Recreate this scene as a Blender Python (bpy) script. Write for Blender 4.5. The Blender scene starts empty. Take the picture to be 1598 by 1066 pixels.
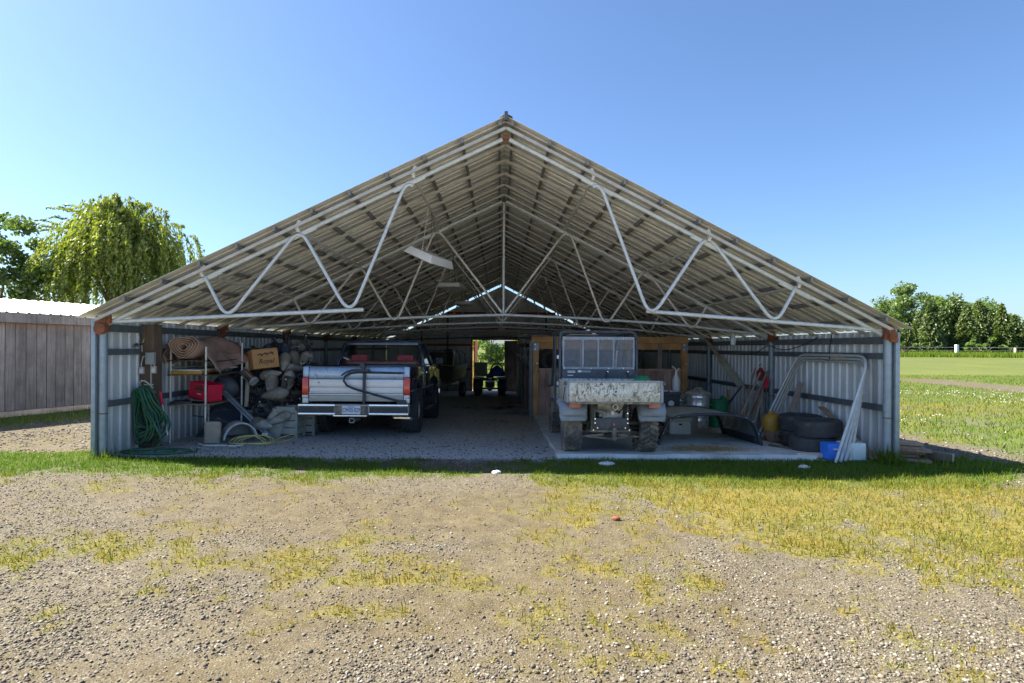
import bpy, bmesh, math, random
import numpy as np
from mathutils import Vector, Matrix, Euler

rnd = random.Random(11)
nrg = np.random.default_rng(5)
R = math.radians
sc = bpy.context.scene
COL = sc.collection

# ------------------------------------------------------------------ camera, world, sun, exposure
F, CX, CY, ROLL, EYE = 900.0, 780.0, 542.0, 0.0055, 1.6
cam_d = bpy.data.cameras.new('camera')
cam_d.sensor_width = 36.0
cam_d.lens = 36.0 * F / 1598.0
cam_d.shift_x = 19.0 / 1598.0
cam_d.shift_y = 9.0 / 1598.0
cam_d.clip_start = 0.05
cam_d.clip_end = 3000.0
cam = bpy.data.objects.new('camera', cam_d)
COL.objects.link(cam)
cam.matrix_world = Matrix.Translation((0, 0, EYE)) @ Matrix.Rotation(R(90), 4, 'X') @ Matrix.Rotation(ROLL, 4, 'Z')
sc.camera = cam

SUN = Vector((-0.90, 0.20, 1.0)).normalized()
world = bpy.data.worlds.new('World')
sc.world = world
world.use_nodes = True
wn = world.node_tree.nodes
wl = world.node_tree.links
sky = wn.new('ShaderNodeTexSky')
sky.sky_type = 'NISHITA'
sky.sun_disc = False
sky.sun_elevation = math.asin(SUN.z)
sky.sun_rotation = math.atan2(SUN.x, SUN.y)
sky.altitude = 100.0
sky.air_density = 1.0
sky.dust_density = 1.2
sky.ozone_density = 8.0
bg = wn['Background']
bg.inputs['Strength'].default_value = 0.064
wl.new(sky.outputs['Color'], bg.inputs['Color'])

sun_d = bpy.data.lights.new('sun', 'SUN')
sun_d.energy = 5.0
sun_d.angle = R(0.53)
sun_d.color = (1.0, 0.93, 0.80)
sun = bpy.data.objects.new('sun', sun_d)
COL.objects.link(sun)
sun.rotation_euler = SUN.to_track_quat('Z', 'Y').to_euler()

sc.view_settings.view_transform = 'Standard'
sc.view_settings.look = 'None'
sc.view_settings.exposure = 1.85
sc.view_settings.gamma = 1.0
sc.view_settings.use_curve_mapping = False
sc.render.engine = 'CYCLES'
sc.cycles.max_bounces = 12
sc.cycles.diffuse_bounces = 8
sc.cycles.glossy_bounces = 3
sc.cycles.transmission_bounces = 5
sc.cycles.transparent_max_bounces = 10
sc.cycles.caustics_reflective = False
sc.cycles.caustics_refractive = False
sc.cycles.use_denoising = True

# ------------------------------------------------------------------ placing
def uv(px, py):
    dx, dy = px - CX, py - CY
    return dx + ROLL * dy, dy - ROLL * dx

def W(px, py, Y):
    """world point seen at photo pixel (px, py) at distance Y"""
    u, v = uv(px, py)
    return Vector((u * Y / F, Y, EYE - v * Y / F))

def sstep(t):
    t = np.clip(t, 0.0, 1.0)
    return t * t * (3 - 2 * t)

def gz(x, y):
    x = np.asarray(x, float); y = np.asarray(y, float)
    drop = -0.029 * np.clip(y - 8.2, 0, 20.5)
    wx = (1 - sstep((np.abs(x) - 6.2) / 3.5)) * (1 - sstep((y - 32) / 38))
    rise = 1.0 * sstep((y - 18) / 55)
    return rise * (1 - wx) + drop * wx

def g(x, y):
    return float(gz(x, y))

# ------------------------------------------------------------------ mesh building
def frame(d, up=Vector((0, 0, 1))):
    d = d.normalized()
    if abs(d.dot(up)) > 0.98:
        up = Vector((0, 1, 0))
    s = d.cross(up).normalized()
    return d, s, s.cross(d).normalized()

class MB:
    def __init__(self):
        self.v = []; self.f = []
    def add(self, vs, fs):
        o = len(self.v)
        self.v += [Vector(p) for p in vs]
        self.f += [tuple(i + o for i in q) for q in fs]
        return self
    def box(self, c, s, rot=None, taper=1.0, tx=None):
        c = Vector(c); hx, hy, hz = s[0] / 2, s[1] / 2, s[2] / 2
        ty = taper; txx = taper if tx is None else tx
        P = [(-hx, -hy, -hz), (hx, -hy, -hz), (hx, hy, -hz), (-hx, hy, -hz),
             (-hx * txx, -hy * ty, hz), (hx * txx, -hy * ty, hz), (hx * txx, hy * ty, hz), (-hx * txx, hy * ty, hz)]
        M = rot if rot is not None else Matrix.Identity(3)
        if isinstance(M, Euler): M = M.to_matrix()
        if isinstance(M, tuple): M = Euler(M).to_matrix()
        return self.add([M @ Vector(p) + c for p in P],
                        [(3, 2, 1, 0), (4, 5, 6, 7), (0, 1, 5, 4), (1, 2, 6, 5), (2, 3, 7, 6), (3, 0, 4, 7)])
    def b2(self, a, b):
        a = Vector(a); b = Vector(b)
        return self.box((a + b) / 2, (abs(b.x - a.x), abs(b.y - a.y), abs(b.z - a.z)))
    def bar(self, p0, p1, w, h, up=Vector((0, 0, 1))):
        p0 = Vector(p0); p1 = Vector(p1)
        d, s, u = frame(p1 - p0, up)
        vs = []
        for p in (p0, p1):
            for a, b in ((-1, -1), (1, -1), (1, 1), (-1, 1)):
                vs.append(p + s * (a * w / 2) + u * (b * h / 2))
        return self.add(vs, [(0, 1, 2, 3), (7, 6, 5, 4), (4, 5, 1, 0), (5, 6, 2, 1), (6, 7, 3, 2), (7, 4, 0, 3)])
    def tube(self, pts, r, n=8, closed=False, caps=True):
        pts = [Vector(p) for p in pts]
        m = len(pts)
        rs = r if isinstance(r, (list, tuple)) else [r] * m
        vs = []; fs = []
        prev = None
        for i, p in enumerate(pts):
            if closed:
                d = pts[(i + 1) % m] - pts[i - 1]
            else:
                d = pts[min(i + 1, m - 1)] - pts[max(i - 1, 0)]
            if d.length < 1e-9: d = Vector((0, 0, 1))
            d.normalize()
            if prev is None:
                _, s, u = frame(d); u = d.cross(s)
            else:
                s = prev - d * prev.dot(d)
                if s.length < 1e-6: s = frame(d)[1]
                s.normalize(); u = d.cross(s)
            prev = s
            for k in range(n):
                a = 2 * math.pi * k / n
                vs.append(p + (s * math.cos(a) + u * math.sin(a)) * rs[i])
        for i in range(m if closed else m - 1):
            j = (i + 1) % m
            for k in range(n):
                l = (k + 1) % n
                fs.append((i * n + k, i * n + l, j * n + l, j * n + k))
        if caps and not closed:
            fs.append(tuple(range(n - 1, -1, -1)))
            fs.append(tuple((m - 1) * n + k for k in range(n)))
        return self.add(vs, fs)
    def lathe(self, prof, n=20, M=None, caps=True):
        """prof: (radius, height) along local z"""
        M = M or Matrix.Identity(4)
        vs = []; fs = []
        for r_, z in prof:
            for k in range(n):
                a = 2 * math.pi * k / n
                vs.append(M @ Vector((r_ * math.cos(a), r_ * math.sin(a), z)))
        m = len(prof)
        for i in range(m - 1):
            for k in range(n):
                l = (k + 1) % n
                fs.append((i * n + k, i * n + l, (i + 1) * n + l, (i + 1) * n + k))
        if caps:
            fs.append(tuple(range(n - 1, -1, -1)))
            fs.append(tuple((m - 1) * n + k for k in range(n)))
        return self.add(vs, fs)
    def prism(self, poly, axis, a, b):
        """poly: 2-D outline; axis 'x': (y,z), 'y': (x,z), 'z': (x,y)"""
        def P(p, t):
            if axis == 'x': return (t, p[0], p[1])
            if axis == 'y': return (p[0], t, p[1])
            return (p[0], p[1], t)
        n = len(poly)
        vs = [P(p, a) for p in poly] + [P(p, b) for p in poly]
        fs = [tuple(range(n - 1, -1, -1)), tuple(range(n, 2 * n))]
        fs += [(i, (i + 1) % n, n + (i + 1) % n, n + i) for i in range(n)]
        return self.add(vs, fs)
    def ball(self, c, r, nu=12, nv=8, M=None):
        c = Vector(c); r = r if isinstance(r, (list, tuple)) else (r, r, r)
        M = M or Matrix.Identity(3)
        vs = []; fs = []
        for i in range(nv + 1):
            t = math.pi * i / nv
            for k in range(nu):
                a = 2 * math.pi * k / nu
                vs.append(c + M @ Vector((r[0] * math.sin(t) * math.cos(a), r[1] * math.sin(t) * math.sin(a), r[2] * math.cos(t))))
        for i in range(nv):
            for k in range(nu):
                l = (k + 1) % nu
                fs.append((i * nu + k, (i + 1) * nu + k, (i + 1) * nu + l, i * nu + l))
        return self.add(vs, fs)
    def grid(self, fn, nu, nv):
        vs = [fn(i / nu, j / nv) for j in range(nv + 1) for i in range(nu + 1)]
        fs = [(j * (nu + 1) + i, j * (nu + 1) + i + 1, (j + 1) * (nu + 1) + i + 1, (j + 1) * (nu + 1) + i)
              for j in range(nv) for i in range(nu)]
        return self.add(vs, fs)
    def jitter(self, a):
        for p in self.v:
            p += Vector((rnd.uniform(-a, a), rnd.uniform(-a, a), rnd.uniform(-a, a)))
        return self
    def build(self, name, m, parent=None, world=True, smooth=38, bevel=0.0, solid=0.0):
        me = bpy.data.meshes.new(name)
        vs = self.v
        if parent is not None and world:
            Mi = MINV.get(parent.name)
            if Mi is not None: vs = [Mi @ p for p in vs]
        lo = Vector((min(p.x for p in vs), min(p.y for p in vs), min(p.z for p in vs)))
        hi = Vector((max(p.x for p in vs), max(p.y for p in vs), max(p.z for p in vs)))
        c = (lo + hi) / 2
        if parent is None: c.z = lo.z
        off = OFF.get(parent.name, Vector()) if parent is not None else Vector()
        me.from_pydata([tuple(p - c) for p in vs], [], self.f)
        bm = bmesh.new(); bm.from_mesh(me)
        bmesh.ops.remove_doubles(bm, verts=bm.verts, dist=1e-5)
        bmesh.ops.recalc_face_normals(bm, faces=bm.faces)
        if bevel:
            es = [e for e in bm.edges if len(e.link_faces) == 2 and e.calc_face_angle(0) > 0.6]
            try:
                bmesh.ops.bevel(bm, geom=es, offset=bevel, segments=2, profile=0.6, affect='EDGES', clamp_overlap=True)
            except Exception:
                pass
        bm.to_mesh(me); bm.free()
        if smooth:
            for p in me.polygons: p.use_smooth = True
            me.set_sharp_from_angle(angle=R(smooth))
        me.materials.append(MATS[m] if isinstance(m, str) else m)
        o = bpy.data.objects.new(name, me)
        COL.objects.link(o)
        o.location = c - off
        if parent is not None:
            o.parent = parent
            OFF[o.name] = c.copy()
            MINV[o.name] = MINV.get(parent.name, Matrix.Identity(4))
        if solid:
            md = o.modifiers.new('thickness', 'SOLIDIFY'); md.thickness = solid; md.offset = 0
        return o

MINV = {}; OFF = {}

def tag(o, label=None, cat=None, group=None, kind=None):
    if label: o['label'] = label
    if cat: o['category'] = cat
    if group: o['group'] = group
    if kind: o['kind'] = kind
    return o

def thing(name, label, cat, loc=(0, 0, 0), rot=(0, 0, 0), group=None):
    o = bpy.data.objects.new(name, None)
    o.empty_display_size = 0.1
    COL.objects.link(o)
    o.location = loc; o.rotation_euler = rot
    MINV[o.name] = (Matrix.Translation(Vector(loc)) @ Euler(rot).to_matrix().to_4x4()).inverted()
    return tag(o, label, cat, group)

def dup(o, dloc=None, loc=None, rot=None, parent=None):
    """copy of one mesh part, sharing its mesh"""
    c = o.copy(); COL.objects.link(c)
    if parent is not None: c.parent = parent
    if loc is not None: c.location = loc
    if dloc is not None: c.location = o.location + Vector(dloc)
    if rot is not None: c.rotation_euler = rot
    return c

def copy_tree(o, loc, rot, label=None, parent=None, scale=None):
    c = o.copy(); COL.objects.link(c)
    if parent is not None: c.parent = parent
    if loc is not None: c.location = loc
    if rot is not None: c.rotation_euler = rot
    if scale is not None: c.scale = scale
    if label: c['label'] = label
    for ch in list(KIDS(o)):
        copy_tree(ch, None, None, None, c)
    return c

def KIDS(o):
    return [c for c in bpy.data.objects if c.parent == o]

def text_mesh(name, s, size, m, parent, M, extrude=0.001, italic=0.0, bold=0.0, world=False):
    cu = bpy.data.curves.new(name, 'FONT')
    cu.body = s; cu.size = size; cu.extrude = extrude; cu.align_x = 'CENTER'; cu.align_y = 'CENTER'
    cu.shear = italic; cu.offset = bold; cu.resolution_u = 3
    t = bpy.data.objects.new(name, cu); COL.objects.link(t)
    bpy.context.view_layer.update()
    me = bpy.data.meshes.new_from_object(t)
    bpy.data.objects.remove(t)
    me.name = name
    me.transform(M)
    if world and parent is not None: me.transform(MINV.get(parent.name, Matrix.Identity(4)))
    me.materials.clear(); me.materials.append(MATS[m])
    o = bpy.data.objects.new(name, me); COL.objects.link(o)
    if parent is not None:
        o.parent = parent
        o.location = -OFF.get(parent.name, Vector())
    return o

def np_mesh(name, verts, faces, m, attrs=None, smooth=False):
    """verts (N,3), faces (M,k) equal-size polygons"""
    me = bpy.data.meshes.new(name)
    n, (fm, k) = len(verts), faces.shape
    me.vertices.add(n); me.vertices.foreach_set('co', np.ascontiguousarray(verts, np.float32).ravel())
    me.loops.add(fm * k); me.loops.foreach_set('vertex_index', np.ascontiguousarray(faces, np.int32).ravel())
    me.polygons.add(fm)
    me.polygons.foreach_set('loop_start', np.arange(0, fm * k, k, dtype=np.int32))
    if smooth: me.polygons.foreach_set('use_smooth', np.ones(fm, bool))
    for an, arr in (attrs or {}).items():
        if arr.ndim == 1:
            a = me.attributes.new(an, 'FLOAT', 'POINT'); a.data.foreach_set('value', arr.astype(np.float32))
        else:
            a = me.attributes.new(an, 'FLOAT_COLOR', 'POINT')
            a.data.foreach_set('color', np.concatenate([arr, np.ones((len(arr), 1))], 1).astype(np.float32).ravel())
    me.update(calc_edges=True)
    me.materials.append(MATS[m] if isinstance(m, str) else m)
    o = bpy.data.objects.new(name, me); COL.objects.link(o)
    return o

# value noise shared by the ground sheet and the scatter
_T = np.random.default_rng(3).random((256, 256))
def vnoise(x, y, s, off=0):
    x = np.asarray(x) * s + off * 17.3 + 1000; y = np.asarray(y) * s + off * 9.7 + 1000
    xi = np.floor(x).astype(int); yi = np.floor(y).astype(int)
    fx = x - xi; fy = y - yi
    fx = fx * fx * (3 - 2 * fx); fy = fy * fy * (3 - 2 * fy)
    a = _T[xi % 256, yi % 256]; b = _T[(xi + 1) % 256, yi % 256]
    c = _T[xi % 256, (yi + 1) % 256]; d = _T[(xi + 1) % 256, (yi + 1) % 256]
    return (a * (1 - fx) + b * fx) * (1 - fy) + (c * (1 - fx) + d * fx) * fy
def fbm(x, y, s, off=0, o=4):
    t = 0; w = 0.5; n = 0
    for i in range(o):
        t = t + w * vnoise(x, y, s * 2 ** i, off + i * 3); n += w; w *= 0.55
    return t / n

# ------------------------------------------------------------------ materials
MATS = {}
def newmat(name):
    m = bpy.data.materials.new(name); m.use_nodes = True
    MATS[name] = m
    nt = m.node_tree
    b = nt.nodes['Principled BSDF']
    return m, nt, b

def N(nt, t, **kw):
    n = nt.nodes.new(t)
    for k, v in kw.items(): setattr(n, k, v)
    return n

def ramp(nt, src, stops, interp='LINEAR'):
    r_ = N(nt, 'ShaderNodeValToRGB')
    r_.color_ramp.interpolation = interp
    e = r_.color_ramp.elements
    while len(e) < len(stops): e.new(0.5)
    for i, (p, c) in enumerate(stops):
        e[i].position = p; e[i].color = (*c, 1) if len(c) == 3 else c
    nt.links.new(src, r_.inputs['Fac'])
    return r_.outputs['Color']

def coords(nt, scale=(1, 1, 1), kind='Object'):
    tc = N(nt, 'ShaderNodeTexCoord'); mp = N(nt, 'ShaderNodeMapping')
    mp.inputs['Scale'].default_value = scale
    nt.links.new(tc.outputs[kind], mp.inputs['Vector'])
    return mp.outputs['Vector']

def noise(nt, vec, scale, detail=4, rough=0.6):
    n = N(nt, 'ShaderNodeTexNoise')
    n.inputs['Scale'].default_value = scale; n.inputs['Detail'].default_value = detail
    n.inputs['Roughness'].default_value = rough
    nt.links.new(vec, n.inputs['Vector'])
    return n.outputs['Fac']

def mix(nt, fac, a, b, mode='MIX'):
    m = N(nt, 'ShaderNodeMix', data_type='RGBA', blend_type=mode)
    for sck, v in ((m.inputs[0], fac), (m.inputs[6], a), (m.inputs[7], b)):
        if hasattr(v, 'is_linked'): nt.links.new(v, sck)
        else: sck.default_value = v if isinstance(v, (int, float)) else (*v, 1)
    return m.outputs[2]

def bump(nt, b, h, strength=0.3, dist=0.01):
    bp = N(nt, 'ShaderNodeBump')
    bp.inputs['Strength'].default_value = strength; bp.inputs['Distance'].default_value = dist
    nt.links.new(h, bp.inputs['Height']); nt.links.new(bp.outputs['Normal'], b.inputs['Normal'])

def simple(name, c, rough=0.6, metal=0.0, var=0.25, scale=9.0, dirt=None, dirt_amt=0.0, bmp=0.0, stretch=(1, 1, 1), coat=0.0, rnd_obj=0.0):
    """one colour, broken by grain, optional dirt patches, fine relief"""
    lum = max(c)
    c = tuple(min(.80, x * (1.8 if lum < .07 else 1.3)) for x in c)
    if dirt is not None: dirt = tuple(min(.7, x * 1.25) for x in dirt)
    m, nt, b = newmat(name)
    v = coords(nt, stretch)
    n1 = noise(nt, v, scale, 5, 0.65)
    c0 = tuple(x * (1 - var) for x in c); c1 = tuple(min(1, x * (1 + var)) for x in c)
    col = ramp(nt, n1, [(0.3, c0), (0.7, c1)])
    if dirt is not None:
        n2 = noise(nt, v, scale * 0.37, 6, 0.7)
        f = ramp(nt, n2, [(0.62 - dirt_amt * 0.35, (0, 0, 0)), (0.78 - dirt_amt * 0.3, (1, 1, 1))])
        col = mix(nt, f, col, dirt)
    if rnd_obj:
        oi = N(nt, 'ShaderNodeObjectInfo')
        rr = ramp(nt, oi.outputs['Random'], [(0, (1 - rnd_obj,) * 3), (1, (1 + rnd_obj,) * 3)])
        col = mix(nt, 1.0, col, rr, 'MULTIPLY')
    nt.links.new(col, b.inputs['Base Color'])
    b.inputs['Metallic'].default_value = metal
    rr = ramp(nt, n1, [(0.25, (max(0, rough - 0.1),) * 3), (0.75, (min(1, rough + 0.1),) * 3)])
    nt.links.new(rr, b.inputs['Roughness'])
    if coat:
        b.inputs['Coat Weight'].default_value = coat; b.inputs['Coat Roughness'].default_value = 0.08
    if bmp:
        n3 = noise(nt, v, scale * 6, 4, 0.7)
        bump(nt, b, n3, bmp, 0.004)
    return m

def wood(name, c0, c1, grain=(40, 40, 2.0), rough=0.8, rnd_obj=0.25, knots=True):
    c0 = tuple(min(.75, x * 1.3) for x in c0); c1 = tuple(min(.75, x * 1.3) for x in c1)
    m, nt, b = newmat(name)
    tc = N(nt, 'ShaderNodeTexCoord'); oi = N(nt, 'ShaderNodeObjectInfo')
    add = N(nt, 'ShaderNodeVectorMath', operation='ADD')
    sc3 = N(nt, 'ShaderNodeVectorMath', operation='SCALE'); sc3.inputs['Scale'].default_value = 37.0
    cmb = N(nt, 'ShaderNodeCombineXYZ')
    for k in range(3): nt.links.new(oi.outputs['Random'], cmb.inputs[k])
    nt.links.new(cmb.outputs[0], sc3.inputs[0])
    nt.links.new(tc.outputs['Object'], add.inputs[0]); nt.links.new(sc3.outputs[0], add.inputs[1])
    mp = N(nt, 'ShaderNodeMapping'); mp.inputs['Scale'].default_value = grain
    nt.links.new(add.outputs[0], mp.inputs['Vector'])
    n1 = noise(nt, mp.outputs['Vector'], 1.0, 6, 0.7)
    n2 = noise(nt, add.outputs[0], 2.3, 4, 0.6)
    col = ramp(nt, n1, [(0.28, c0), (0.72, c1)])
    st = ramp(nt, n2, [(0.35, (0.62,) * 3), (0.6, (1.05,) * 3)])
    col = mix(nt, 0.8, col, st, 'MULTIPLY')
    rr = ramp(nt, oi.outputs['Random'], [(0, (1 - rnd_obj,) * 3), (1, (1 + rnd_obj,) * 3)])
    col = mix(nt, 1.0, col, rr, 'MULTIPLY')
    nt.links.new(col, b.inputs['Base Color'])
    b.inputs['Roughness'].default_value = rough
    bump(nt, b, n1, 0.5, 0.004)
    return m

simple('galv', (0.40, 0.43, 0.44), 0.45, 0.1, 0.16, 14, (0.45, 0.46, 0.46), 0.25)
simple('galv_dull', (0.47, 0.46, 0.43), 0.55, 0.25, 0.2, 10, (0.30, 0.24, 0.17), 0.15)
simple('rafter', (0.33, 0.315, 0.28), 0.55, 0.15, 0.18, 8, (0.33, 0.27, 0.2), 0.1)
simple('purlin', (0.17, 0.17, 0.165), 0.6, 0.3, 0.25, 8, (0.12, 0.07, 0.04), 0.2)
simple('girt', (0.12, 0.145, 0.165), 0.55, 0.3, 0.3, 6, (0.15, 0.10, 0.07), 0.1)
simple('post_steel', (0.22, 0.27, 0.31), 0.5, 0.3, 0.2, 8, (0.16, 0.13, 0.10), 0.1)
simple('rust', (0.20, 0.068, 0.032), 0.85, 0.1, 0.45, 16, (0.10, 0.05, 0.03), 0.4, 0.5)
simple('red_steel', (0.33, 0.06, 0.045), 0.6, 0.1, 0.3, 8, (0.2, 0.1, 0.07), 0.2)
simple('red_frame', (0.68, 0.09, 0.07), 0.5, 0.0, 0.2, 8)
simple('tin_white', (0.80, 0.80, 0.77), 0.45, 0.1, 0.06, 5)
simple('concrete', (0.50, 0.50, 0.475), 0.85, 0.0, 0.16, 3.0, (0.24, 0.21, 0.16), 0.22, 0.35)
simple('black_rubber', (0.036, 0.037, 0.039), 0.75, 0.0, 0.3, 14, (0.12, 0.105, 0.085), 0.12, 0.3)
simple('muddy_rubber', (0.085, 0.082, 0.075), 0.85, 0.0, 0.3, 12, (0.25, 0.21, 0.155), 0.5, 0.4)
simple('black_plastic', (0.025, 0.028, 0.034), 0.5, 0.0, 0.25, 10, (0.09, 0.08, 0.07), 0.15)
simple('utv_black', (0.035, 0.042, 0.052), 0.45, 0.0, 0.25, 9, (0.13, 0.115, 0.09), 0.18)
simple('fender_plastic', (0.22, 0.255, 0.30), 0.6, 0.0, 0.2, 9, (0.25, 0.22, 0.17), 0.25)
simple('mud_metal', (0.22, 0.185, 0.14), 0.85, 0.1, 0.4, 14, (0.09, 0.08, 0.07), 0.4, 0.5)
simple('grey_metal', (0.32, 0.32, 0.31), 0.5, 0.4, 0.3, 14, (0.16, 0.13, 0.1), 0.3)
simple('dark_metal', (0.05, 0.055, 0.06), 0.5, 0.3, 0.3, 12)
simple('galv_bright', (0.66, 0.68, 0.69), 0.3, 0.75, 0.12, 10, (0.5, 0.51, 0.52), 0.2)
simple('chrome', (0.78, 0.79, 0.80), 0.14, 0.95, 0.05, 8)
simple('rim', (0.6, 0.61, 0.62), 0.3, 0.8, 0.15, 10)
simple('navy', (0.022, 0.04, 0.085), 0.25, 0.35, 0.12, 3, (0.10, 0.10, 0.11), 0.08, coat=0.7)
simple('navy_sky_sheen', (0.27, 0.38, 0.54), 0.3, 0.3, 0.12, 3, (0.40, 0.50, 0.62), 0.15, coat=0.6)  # navy paint with the sky's reflection mixed into its colour
simple('silver_paint', (0.66, 0.70, 0.71), 0.35, 0.1, 0.06, 2.5, (0.5, 0.51, 0.5), 0.15, coat=0.4)
simple('grey_paint', (0.30, 0.31, 0.30), 0.4, 0.3, 0.15, 3, (0.25, 0.23, 0.2), 0.2)
simple('tail_red', (0.60, 0.025, 0.02), 0.2, 0.0, 0.1, 8, coat=0.8)
simple('tail_pink', (0.50, 0.14, 0.11), 0.4, 0.0, 0.2, 12, (0.35, 0.24, 0.18), 0.3)
simple('white_lens', (0.7, 0.69, 0.66), 0.2, 0.0, 0.1, 8)
simple('seat_red', (0.52, 0.09, 0.11), 0.85, 0.0, 0.2, 18, (0.28, 0.1, 0.1), 0.2)
simple('plate', (0.80, 0.83, 0.86), 0.45, 0.0, 0.05, 8)
simple('plate_blue', (0.03, 0.09, 0.32), 0.5, 0.0, 0.05, 8)
simple('white_plastic', (0.78, 0.78, 0.76), 0.45, 0.0, 0.08, 6, (0.5, 0.48, 0.42), 0.1)
simple('pale_blue', (0.55, 0.66, 0.74), 0.5, 0.0, 0.1, 6, (0.5, 0.52, 0.5), 0.15)
simple('blue_plastic', (0.03, 0.16, 0.62), 0.45, 0.0, 0.12, 6)
simple('deep_blue', (0.03, 0.09, 0.45), 0.5, 0.0, 0.3, 10)
simple('red_plastic', (0.60, 0.02, 0.055), 0.4, 0.0, 0.12, 8, (0.30, 0.02, 0.03), 0.1)
simple('red_matte', (0.20, 0.025, 0.025), 0.6, 0.0, 0.2, 8)
simple('yellow', (0.42, 0.23, 0.03), 0.55, 0.0, 0.15, 8, (0.30, 0.18, 0.06), 0.2)
simple('yellow_cord', (0.50, 0.42, 0.16), 0.6, 0.0, 0.2, 12)
simple('green_hose', (0.022, 0.10, 0.05), 0.5, 0.0, 0.35, 4, (0.10, 0.17, 0.09), 0.25)
simple('teal_hose', (0.012, 0.05, 0.045), 0.5, 0.0, 0.3, 6)
simple('green_plastic', (0.02, 0.17, 0.07), 0.5, 0.0, 0.2, 6)
simple('green_cloth', (0.02, 0.20, 0.085), 0.8, 0.0, 0.35, 20, bmp=0.5)
simple('olive_cap', (0.34, 0.355, 0.30), 0.6, 0.0, 0.15, 4, (0.22, 0.21, 0.18), 0.2)
simple('tarp', (0.28, 0.185, 0.155), 0.85, 0.0, 0.14, 10, (0.19, 0.115, 0.095), 0.3, 0.4)
simple('tarp_edge', (0.42, 0.29, 0.20), 0.85, 0.0, 0.2, 12)
simple('cardboard', (0.42, 0.235, 0.10), 0.85, 0.0, 0.1, 6, (0.34, 0.18, 0.08), 0.2)
simple('ink', (0.05, 0.035, 0.025), 0.8, 0.0, 0.1, 6)
simple('tan_cloth', (0.33, 0.28, 0.215), 0.85, 0.0, 0.15, 12, (0.24, 0.2, 0.15), 0.25, 0.3)
simple('tub_grey', (0.37, 0.40, 0.41), 0.6, 0.0, 0.12, 6, (0.28, 0.26, 0.22), 0.25)
simple('crate_grey', (0.27, 0.27, 0.235), 0.65, 0.0, 0.15, 8, (0.16, 0.15, 0.13), 0.3)
simple('crate_dark', (0.05, 0.055, 0.065), 0.65, 0.0, 0.25, 8)
simple('decoy_grey', (0.16, 0.15, 0.13), 0.75, 0.0, 0.45, 16, (0.17, 0.15, 0.125), 0.35, 0.4, rnd_obj=0.3)
simple('decoy_pale', (0.30, 0.30, 0.27), 0.7, 0.0, 0.3, 12, (0.3, 0.28, 0.24), 0.25, 0.4, rnd_obj=0.2)
simple('decoy_blue', (0.05, 0.065, 0.10), 0.7, 0.0, 0.3, 22, (0.2, 0.2, 0.2), 0.2, 0.4, rnd_obj=0.4)
simple('decoy_black', (0.02, 0.02, 0.022), 0.6, 0.0, 0.3, 20)
simple('decoy_white', (0.75, 0.75, 0.72), 0.6, 0.0, 0.05, 10)
simple('wire', (0.03, 0.03, 0.035), 0.6, 0.0, 0.2, 10)
simple('steel_white', (0.62, 0.60, 0.55), 0.5, 0.1, 0.2, 24, (0.35, 0.22, 0.14), 0.25)
simple('bark', (0.12, 0.09, 0.065), 0.9, 0.0, 0.4, 8, bmp=0.6)
simple('boat_dark', (0.09, 0.10, 0.09), 0.6, 0.0, 0.4, 3, (0.11, 0.095, 0.06), 0.4)
simple('boat_tan', (0.55, 0.34, 0.17), 0.6, 0.0, 0.3, 3, (0.25, 0.17, 0.1), 0.2)
simple('sea_grey', (0.30, 0.32, 0.33), 0.5, 0.2, 0.15, 6)
simple('straw', (0.36, 0.26, 0.12), 0.9, 0.0, 0.3, 30)
simple('sticker', (0.72, 0.74, 0.74), 0.5, 0.0, 0.25, 40)
simple('stone_white', (0.5, 0.49, 0.46), 0.9, 0.0, 0.15, 10, bmp=0.4)

wood('wood_new', (0.36, 0.19, 0.075), (0.58, 0.35, 0.16), rnd_obj=0.15)
wood('wood_old', (0.20, 0.155, 0.13), (0.36, 0.30, 0.255), rnd_obj=0.2)
wood('wood_pink', (0.32, 0.19, 0.15), (0.52, 0.35, 0.29), rnd_obj=0.22)
wood('wood_brown', (0.18, 0.115, 0.075), (0.36, 0.245, 0.165), rnd_obj=0.3)
wood('wood_dark', (0.07, 0.05, 0.035), (0.17, 0.125, 0.085), rnd_obj=0.3)
wood('wood_stick', (0.34, 0.26, 0.195), (0.55, 0.46, 0.37), rnd_obj=0.25)
wood('wood_pale', (0.45, 0.40, 0.32), (0.62, 0.57, 0.48), rnd_obj=0.1)
wood('plywood', (0.17, 0.145, 0.145), (0.27, 0.235, 0.225), rnd_obj=0.1)

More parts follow.
